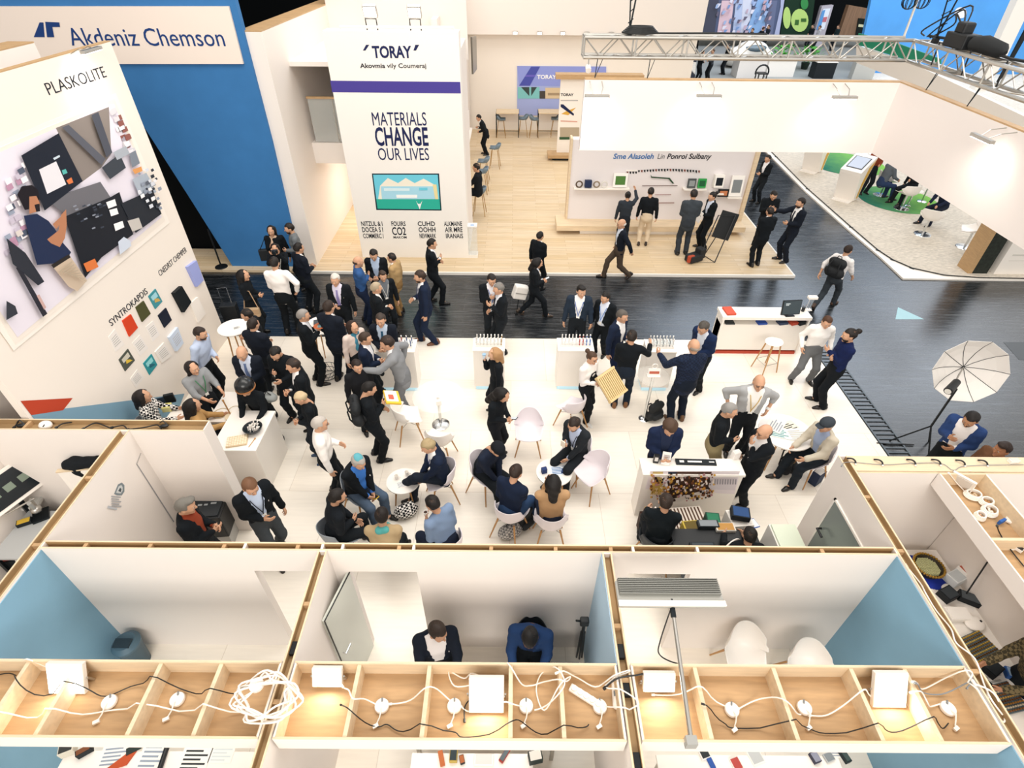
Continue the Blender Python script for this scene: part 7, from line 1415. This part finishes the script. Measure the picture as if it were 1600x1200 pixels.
for i, (x, y) in enumerate(((1330, 720), (1372, 722), (1423, 722), (1462, 722), (1500, 723), (1535, 723))):
    q = thing('cable_clip', ords[i]+' black curved clip on the ply plank, counted from the white pointed wall', 'clip', at(x, y, HT+.01), -.6, 'clips on the ply plank'); MB().tube(spline([Vector((-.05, .02, .0)), Vector((0, .01, .03)), Vector((.04, 0, .02)), Vector((.055, -.03, 0))]), .011, 6).build('hook', CABB, q); MB().ball((.055, -.035, .004), .012, 8).build('foot', CABW, q)
boxthing('white_adapter', 'white adapter block on the ply plank at the right', 'socket', at(1582, 722, HT), (.12, .06, .05), .1, 'f0ebe4', 'cfcac2'); cable('thin grey cable along the ply plank', [(1315, 728), (1325, 722), (1380, 726), (1425, 724), (1470, 724), (1490, 735), (1510, 728), (1600, 726)], GREY, .004, HT+.01)
# trough above the left booth back: small cables and lamps
z3 = HT-.06
for i, (x, y, l) in enumerate(((35, 667, 'dark oval clamp at the far left of the left booth trough'), (258, 668, 'dark oval clamp at the right end of the left booth trough'))): q = thing('clamp_lamp', l, 'lamp', at(x, y, z3), .2); MB().ball((0, 0, .03), (.06, .03, .025), 10).build('shell', BLACK, q, smooth=True); MB().tube([(.05, 0, .03), (.0, .03, .1), (-.06, .05, .05)], .008, 6).build('lead', CABB, q)
q = thing('downlight_back', 'white round lamp back in the left booth trough', 'lamp', at(73, 667, z3)); MB().ball((0, 0, .03), (.085, .07, .06), 14).build('dome', WHITE2, q, smooth=True); MB().tube([(.02, -.06, .06), (.05, -.05, .09)], .006, 5).build('clip', BLACK, q)
for i, pts in enumerate((((22, 668), (28, 660), (32, 655)), ((88, 668), (98, 662), (112, 660)), ((130, 670), (145, 662), (155, 662), (175, 670)), ((175, 668), (192, 665), (198, 670)), ((200, 671), (225, 668), (245, 664), (252, 670)))): cable(ords[i]+' short black lead in the left booth trough, counted from the left', pts, CABB, .009, z3+.03, group='black leads in the left booth trough')
# ================================================================ cabin contents
q = thing('waste_bin', 'grey blue round bin with swing lid in the corner of the left blue cabin', 'bin', at(222, 1032)+FL); MB().lathe([(.11, 0), (.15, .42), (.155, .44), (0, .44)], n=28).build('bin_body', mat('bin_blue', '3f5866', .5), q, smooth=True); MB().lathe([(.16, .43), (.165, .47), (.12, .52), (.0, .53)], n=28).build('lid', mat('bin_blue2', '4a6676', .5), q, smooth=True); MB().obox((0, -.03, .53), (.2, .11, .03), rx=.2).build('flap', mat('bin_dark', '22323c', .5), q)
q = thing('camera_tripod', 'folded black tripod leaning on the pale blue wall of the middle cabin', 'tripod', at(905, 1030)+FL); tb = Vector(at(905, 1030)); tt = Vector(at(913, 972, 1.35))-tb-Vector((0, 0, 0)); m = Vector((.0, .0, 0))
for k in (-1, 0, 1): MB().tube([(k*.035, .02*abs(k), 0), tt*.75+Vector((k*.015, 0, 0))], [.012, .017], 8).build('leg', BLACK, q)
MB().tube([tt*.72, tt*.95], .02, 8).build('column', BLACK, q); MB().obox(tt, (.1, .08, .1)).build('head', BLACK, q, bevel=.015); MB().tube([tt, tt+Vector((-.1, -.02, .06))], .012, 6).build('handle', BLACK, q)
q = thing('device_rack', 'grey rack of small instruments beside the man in the blue blazer', 'rack', (.62, 2.72, .012)); MB().box(-.2, .2, -.14, .14, 0, .8).build('case', mat('rack_grey', '6f7679', .5), q); MB().box(-.18, .18, -.12, .12, .8, .83).build('panel', BLACK, q)
for k in range(4): MB().box(-.15+.075*k, -.10+.075*k, -.06, .0, .83, .86).build('button', ALU, q)
MB().box(.0, .15, .03, .08, .83, .85).build('display', flat('d5d8d8'), q)
shell_chair('tall white shell chair in the right blue cabin', at(1160, 1030, .44)*A_([1, 1, 0])+FL, 270, WSH, group='white chairs in the right cabin', hb=.86); shell_chair('white shell chair covered by a cloth near the right blue wall', at(1258, 1052, .44)*A_([1, 1, 0])+FL, 262, WSH, group='white chairs in the right cabin', hb=.78)
q = thing('meeting_table', 'white table in front of the two men in the middle cabin', 'table', (-.35, 2.38, .012)); MB().box(-.7, .9, -.3, .3, .71, .74).build('tabletop', WHITE2, q)
for sx in (-.65, .85):
    for sy in (-.26, .26): MB().box(sx-.02, sx+.02, sy-.02, sy+.02, 0, .71).build('leg', ALU, q)
# poster D and door outline on the left cabin wall (faces +X)
lw = Plane('x', -5.06); WL = bpy.data.objects['wall_outer_left']
print_('emblem', lw, WL, [('7d878c', [(178, 772), (184, 757), (190, 754), (194, 758), (194, 768), (190, 774), (183, 774)]), ('c9cccc', [(181, 770), (185, 760), (189, 758), (191, 761), (191, 767), (188, 771)]), ('4a5256', [(184, 767), (187, 762), (189, 764), (188, 769)])])
print_('small_print', lw, WL, [('a8a8aa', [(174, 774.5+3.6*k), (189+(k % 2)*-3, 776+3.6*k), (188+(k % 2)*-3, 778+3.6*k), (173, 776.5+3.6*k)]) for k in range(5)]+[('b9bcc0', [(168, 790), (182, 794), (181, 797), (166, 794)])])
print_('door_outline', lw, WL, [('b8b2ae', [(219, 708), (220.5, 708), (214, 726), (212.5, 725)]), ('9a9a9c', [(212.5, 725), (214, 725), (272, 815), (270.5, 816)])])
q = thing('equipment_case', 'black equipment case with small logos in the left cabin', 'case', at(347, 838)+FL, .1); MB().box(-.26, .26, -.22, .22, .25, .72).build('case', BLACK, q, bevel=.02); MB().box(-.22, .22, -.18, .18, .72, .735).build('lid_panel', mat('lid_slate', '242b31', .4), q); MB().box(-.12, -.06, .02, .05, .735, .738).box(-.03, .02, .02, .05, .735, .738).box(.06, .14, .04, .07, .735, .738).build('logos', flat('aeb3b5'), q); MB().box(-.24, .24, -.2, .2, 0, .25).build('trolley', mat('trolley_grey', 'b5b4b0', .5), q)
# left booth (far left)
q = thing('booth_screen', 'large tilted display screen at the left edge of the left booth', 'screen', atx(14, 762, -7.05)*A_([1, 1, 0])+FL, 1.2); c = Vector((0, 0, atx(14, 762, -7.05)[2])); MB().obox(c, (.7, .06, .5), rx=-.5).build('bezel', WHITE2, q, bevel=.01); MB().obox(c+Vector((0, -.028, .016)), (.6, .012, .4), rx=-.5).build('screen', mat('screen_dark', '1a2126', .2), q)
m = MB()
for k, dx in enumerate((-.2, 0, .2)): m.obox(c+Vector((dx, -.034, .02)), (.12, .004, .1), rx=-.5)
m.build('pictures', flat('7d8a7c'), q); MB().box(-.03, .03, .0, .06, 0, c.z).build('stand', DARKM, q)
q = thing('booth_table', 'grey table with instruments in the left booth', 'table', at(52, 835, .75)*A_([1, 1, 0])+FL, 0); MB().box(-.33, .55, -.4, .4, .72, .75).build('tabletop', mat('table_grey', 'a9abab', .5), q)
for sx in (-.3, .5):
    for sy in (-.35, .35): MB().box(sx-.02, sx+.02, sy-.02, sy+.02, 0, .72).build('leg', DARKM, q)
zt = .765
q = thing('microscope', 'silver microscope with long arm on the grey booth table', 'instrument', at(65, 806, zt), .6); MB().box(-.1, .1, -.12, .12, 0, .03).build('base', DARKM, q); MB().tube([(0, .08, .03), (0, .08, .3)], .02).build('column', ALU, q); MB().tube([(-.3, .0, .26), (.05, .06, .3)], .013).build('arm', ALU, q); MB().tube([(0, -.02, .2), (0, -.04, .33)], .03).build('tube', mat('silver_tube', 'b5b7b5', .3, metal=.7), q, smooth=True); MB().ball((0, 0, .15), (.07, .07, .06)).build('stage', ALU, q, smooth=True)
boxthing('yellow_meter', 'black meter with yellow keys on the grey booth table', 'meter', at(40, 818, zt), (.18, .1, .06), .5, '1a1f22', 'c9a53a'); boxthing('paper_stack', 'stack of white paper on the grey booth table', 'paper', at(45, 787, zt), (.36, .26, .05), .2, 'cfcdc8', 'dad8d2'); boxthing('black_toolbox', 'black open toolbox on the floor of the left booth', 'box', at(92, 815, .5)*A_([1, 1, 0])+FL, (.5, .34, .5), -.1, '12171b', '22292e'); boxthing('red_books', 'dark red books with a white sheet at the left booth front', 'books', at(12, 868, .5), (.3, .2, .12), .3, '7a2f26', 'dcd6ce')
boxthing('red_books_stand', 'dark stand under the red books', 'stand', at(12, 868, .5)*A_([1, 1, 0])+FL, (.34, .24, .48), .3, '22282c')
q = thing('white_cloth', 'white cloth draped over a dark stool in the left booth', 'cloth', at(62, 870, .5)*A_([1, 1, 0])+FL); V, F = Fld().ell((0, 0, .55), (.26, .22, .1)).cap((.1, -.1, .45), (.2, -.15, .2), .1, .06, .05).mesh(.025, .01, 3); mkmesh('drape', [(V, F, 0)], [cloth('e4ded6')], q); MB().cyl((0, 0, 0), .18, .5).build('stool', DARKM, q)
q = thing('white_board', 'white display board standing crosswise in the left booth', 'board', at(122, 733, 1.6)*A_([1, 1, 0])+FL, .15); MB().box(-.26, .3, -.02, .02, 0, 1.58).build('board', WHITE2, q); MB().box(-.27, .31, -.03, .03, 1.58, 1.6).build('edge', PLYL, q)
q = thing('black_coat', 'black coat hanging over the white display board', 'coat', at(122, 733, 1.6)*A_([1, 1, 0])+A_([.05, .03, 1.42])); V, F = Fld().cap((-.2, .03, .2), (.2, .05, .25), .09, .08).cap((-.1, .05, .2), (.0, .06, -.2), .12, .1).mesh(.022, .008, 5); mkmesh('coat_body', [(V, F, 0)], [cloth('14181c')], q)
# goods table in the right cabin
q = thing('goods_table', 'long white table of trade goods in the right cabin', 'table', (5.58, 3.0, .012)); MB().box(-.36, .38, -1.5, 1.45, .71, .74).build('tabletop', WHITE2, q)
for sx in (-.32, .34):
    for sy in (-1.4, 1.4): MB().box(sx-.02, sx+.02, sy-.02, sy+.02, 0, .71).build('leg', ALU, q)
zg = .754
def G(x, y, z=zg): return at(x, y, z)
q = thing('bead_basket', 'round basket of dark beads on royal blue cloth in the right cabin', 'basket', G(1446, 890)); MB().lathe([(.15, 0), (.19, .1), (.17, .1), (.14, .04), (0, .04)], n=32).build('basket_body', mat('basket_dark', '2f281c', .6), q, smooth=True); m = MB()
for k in range(34): a = k*.1848; m.ball((.182*math.cos(a), .182*math.sin(a), .105), .018, 6)
m.build('rim_beads', mat('gold_bead', 'b08a3c', .35, metal=.5), q, smooth=True); m = MB()
for i in range(-7, 8):
    for j in range(-7, 8):
        if i*i+j*j < 48: m.ball((i*.021, j*.021, .07), .011, 5)
m.build('beads', mat('pale_bead', 'cfcf9c', .4), q, props={'kind': 'stuff'})
q = thing('blue_cloth', 'royal blue cloth under the bead basket', 'cloth', G(1443, 893), .5); V, F = Fld().ell((0, 0, .0), (.3, .27, .03)).mesh(.022, .01, 4); V = V*A_([1, 1, .6])+A_([0, 0, -.004]); mkmesh('cloth_sheet', [(V, F, 0)], [cloth('2438a0')], q)
def bead_tray(label, x, y, rz, w, d, cols):
    q = thing('bead_tray', label, 'tray', G(x, y), rz); MB().box(-w/2, w/2, -d/2, d/2, 0, .03).build('tray_body', mat('tray_slate', '55666e', .5), q); nx, ny = int(w/.032), int(d/.032)
    for r_ in range(ny):
        m = MB()
        for k in range(nx): m.ball((-w/2+.02+k*(w-.04)/(nx-1), -d/2+.02+r_*(d-.04)/(ny-1), .038), (.013, .012, .014), 6)
        m.build('bead_row', mat('bead_'+cols[r_ % len(cols)], cols[r_ % len(cols)], .35, metal=.4), q, smooth=True, props={'kind': 'stuff'})
bead_tray('large tray with rows of golden beads in the right cabin', 1526, 1012, .35, .4, .3, ['c9a244', '6a4a22', 'd8b860', '8a6a34']); bead_tray('tray of brown and cream beads at the near end of the goods table', 1568, 1092, .2, .36, .3, ['8a5a2c', 'e0d2b8', 'b07a34', '6a4222', 'd0a050']); bead_tray('small card of brown beads beside the white flat box', 1465, 966, .5, .1, .2, ['8a5a34', 'b9904f'])
boxthing('clear_organiser', 'clear ribbed organiser box on the goods table', 'box', G(1488, 908), (.2, .16, .13), .4, 'd5d8d8', 'b9bec0'); boxthing('white_kit', 'white kit box with red label on the goods table', 'box', G(1500, 900), (.16, .14, .18), .3, 'efeae4', 'b05a44'); boxthing('black_printer', 'black label printer on the goods table', 'printer', G(1478, 932), (.2, .16, .1), .4, '181c20', '343a3f'); boxthing('black_terminal', 'black terminal with white keys on the goods table', 'terminal', G(1512, 938), (.24, .14, .08), -.5, '191e22', '4a5054')
boxthing('white_flat_box', 'white open flat box on the goods table', 'box', G(1495, 962), (.28, .18, .06), .0, 'ece6de', 'f4efe8'); q = thing('router', 'white rounded router with grey dot on the goods table', 'router', G(1521, 976), .2); V, F = Fld().ell((0, 0, .03), (.13, .1, .035)).mesh(.014); mkmesh('shell', [(V, F, 0)], [WHITE2], q); MB().cyl((.07, .0, .06), .014, .006).build('dot', BLACK, q)
papers('white instruction sheet at the near end of the goods table', G(1556, 1062), .26, .34, .2, 'ece6de', 'c0bcb6'); papers('grey square printed sheet below the bead tray', G(1545, 1130), .24, .3, .3, 'd8d6d2', '9ba0a4'); boxthing('blue_device', 'blue and white hand held device on the goods table', 'device', G(1583, 1056), (.2, .12, .07), -.3, '2f5a9c', '9ab4d0'); boxthing('black_pouch', 'black pouch beside the blue device', 'pouch', G(1548, 1048), (.2, .14, .08), .5, '15191d', '262c31'); boxthing('black_socket_bar', 'black socket bar along the wall side of the goods table', 'socket', G(1532, 1060), (.05, .24, .04), .5, '15191c', None)
q = thing('black_rod', 'thin black rod leaning on the right cabin wall', 'rod', G(1505, 935)); e = Vector(atx(1543, 878, 5.96))-Vector(G(1505, 935)); MB().tube([(0, 0, 0), e], .009, 6).build('rod_body', BLACK, q); MB().ball((0, 0, .01), .015, 8).build('tip', ALU, q)
# ---- tables of the nearest cabins (bottom edge of the view)
zn = .754
def near_table(label, x0, x1): q = thing('work_table', label, 'table', ((x0+x1)/2, 1.15, .012)); w = (x1-x0)/2; MB().box(-w, w, -.3, .8, .71, .74).build('tabletop', WHITE2, q); [MB().box(sx-.02, sx+.02, sy-.02, sy+.02, 0, .71).build('leg', ALU, q) for sx in (-w+.05, w-.05) for sy in (-.25, .75)]; return q
near_table('white work table at the bottom left under the left tray', -4.6, -2.42); near_table('white work table at the bottom middle under the middle tray', -1.0, .26); near_table('white work table at the bottom right under the right tray', 1.55, 3.45)
Nn = lambda x, y: at(x, y, zn)
boxthing('model_kit', 'cream machine model with black parts on the bottom left table', 'model', Nn(110, 1172), (.14, .12, .1), .4, 'd8d0c0', '3a3a38'); boxthing('black_drill', 'black tool beside the machine model at the bottom left', 'tool', Nn(135, 1176), (.14, .06, .08), .6, '1a2024', '7a4a30'); papers('white drawing sheet on the bottom left table', Nn(180, 1180), .3, .22, .1); q = thing('orange_triangle', 'orange triangular sample with dark mesh on the bottom left table', 'sample', Nn(195, 1182), .5); MB().prism([(-.22, -.06, .004), (.18, .06, .004), (.02, -.1, .004)], (0, 0, .012)).build('frame', flat('b8502c'), q); MB().box(.02, .16, -.01, .06, .016, .022).build('mesh_patch', flat('2a3432'), q)
papers('white form with grey table on the bottom left table', Nn(240, 1180), .28, .26, 0); q = thing('black_tube', 'black document tube on the bottom left table', 'tube', Nn(257, 1185), .1); MB().tube([(0, -.2, .025), (0, .16, .025)], .025, 12).build('tube_body', BLACK, q); MB().tube([(0, .16, .025), (0, .17, .025)], .027, 12).build('cap', DARKM, q); papers('white sheet with black dotted figure on the bottom left table', Nn(305, 1185), .3, .24, 0, ink='2f3436'); papers('white blank plan at the right of the bottom left table', Nn(348, 1175), .24, .2, 0, ink='cfd6d6')
q = thing('grey_panel_chair', 'dark grey chair at the right end of the bottom left cabin', 'chair', (-2.28, 1.2, .012)); MB().box(-.1, .1, -.3, .3, .4, .46).build('seat', DKSH, q); MB().box(.08, .12, -.3, .3, .46, .9).build('backrest', DKSH, q); [MB().box(sx-.015, sx+.015, sy-.015, sy+.015, 0, .4).build('leg', DARKM, q) for sx in (-.08, .08) for sy in (-.28, .28)]
boxthing('server_case', 'tall dark equipment case in the bottom middle cabin', 'case', (-1.27, 1.2, .012), (.26, .5, .9), 0, '1a2126', '3a444a'); boxthing('orange_tool', 'tool with orange grip on the bottom middle table', 'tool', Nn(690, 1186), (.05, .14, .04), .3, 'b5673a', None); boxthing('yellow_clamp', 'yellow and black clamp on the bottom middle table', 'tool', Nn(709, 1182), (.08, .12, .06), 0, 'b39a4a', '2f3a3e'); boxthing('black_plug', 'black plug with orange tip on the bottom middle table', 'tool', Nn(722, 1188), (.05, .08, .04), .3, '22282c', 'a8623a'); boxthing('white_reader', 'white reader with curled black lead on the bottom middle table', 'device', Nn(756, 1188), (.2, .1, .03), 0, 'f0ece6', 'd8d4d0'); cable('curled black lead of the white reader', [(735, 1199), (735, 1180), (742, 1170), (747, 1178), (748, 1186)], CABB, .006, zn+.02); boxthing('red_stapler', 'red and grey stapler at the right of the bottom middle table', 'tool', Nn(789, 1180), (.05, .16, .04), -.6, '9c3a30', '5a666c'); boxthing('toy_robot', 'small black and green robot on the bottom middle table', 'robot', Nn(836, 1186), (.14, .1, .12), .2, '2a3230', 'd8d4cc')
q = thing('green_armchair', 'dark green and grey armchair in the bottom middle cabin', 'chair', (.52, 1.3, .012)); MB().box(-.22, .0, -.3, .35, .3, .62).build('armrest', cloth('3c4c4a'), q, bevel=.05); MB().box(.0, .22, -.3, .35, .25, .45).build('seat', cloth('cfc8bc'), q, bevel=.04); MB().box(.22, .42, -.3, .35, .3, .7).build('backrest', cloth('16242e'), q, bevel=.05); MB().box(-.2, .4, -.28, .33, 0, .25).build('base', cloth('22303a'), q)
q = thing('oak_stick', 'short oak stick on the grey block in the bottom right cabin', 'stick', (1.33, 1.35, .76), .4); MB().obox((0, 0, .02), (.04, .2, .03), -.3).build('stick_body', OAK, q); boxthing('grey_block', 'pale grey block at the left of the bottom right cabin', 'block', (1.32, 1.25, .012), (.3, .5, .74), 0, 'c9c6be', 'd8d5ce')
for x, y, s_, c, l_, nm, lab in ((1100, 1180, (.1, .08, .04), 'f0ece8', '2a3034', 'headset', 'white headset with blue cushion on the bottom right table'), (1110, 1192, (.05, .12, .03), '2f55a0', None, 'blue_pen', 'blue pen case on the bottom right table'), (1150, 1194, (.1, .12, .02), 'e6e2dc', 'b04a44', 'red_pencils', 'card with red pencils on the bottom right table'), (1178, 1178, (.14, .2, .01), 'e9e6e0', 'b9bcbc', 'wire_card', 'card with wire loops on the bottom right table'), (1272, 1185, (.08, .1, .05), '3a3a4a', '8a8c9c', 'black_cubes', 'dark cubes on the bottom right table'), (1294, 1184, (.1, .08, .03), 'b5b8b8', '7f868a', 'grey_modules', 'grey modules on the bottom right table'), (1316, 1180, (.06, .16, .06), '1d2a2c', '3a4a48', 'dark_spool', 'dark spool at the right of the bottom right table')): boxthing(nm, lab, 'sample', Nn(x, y), s_, .3, c, l_)
boxthing('grey_cabinet', 'slate grey cabinet with black line under the right tray', 'cabinet', (2.42, 1.0, .752), (.24, .36, .12), 0, '6f7f88', '1a2024'); papers('white plan beside the slate cabinet on the bottom right table', Nn(1345-40, 1172), .2, .14, 0)
q = thing('dark_armchair', 'large black armchair against the blue wall at the bottom right', 'chair', (3.84, 1.2, .012)); V, F = Fld().cap((-.1, .0, .4), (.1, .0, .45), .24, .24).cap((-.15, .1, .7), (.15, .1, .75), .16, .16, .06).mesh(.03); mkmesh('backrest', [(V, F, 0)], [cloth('11181d')], q); MB().box(-.3, .3, -.25, .3, .1, .4).build('seat', cloth('161f25'), q, bevel=.05); MB().box(-.28, .28, -.23, .28, 0, .1).build('base', BLACK, q)
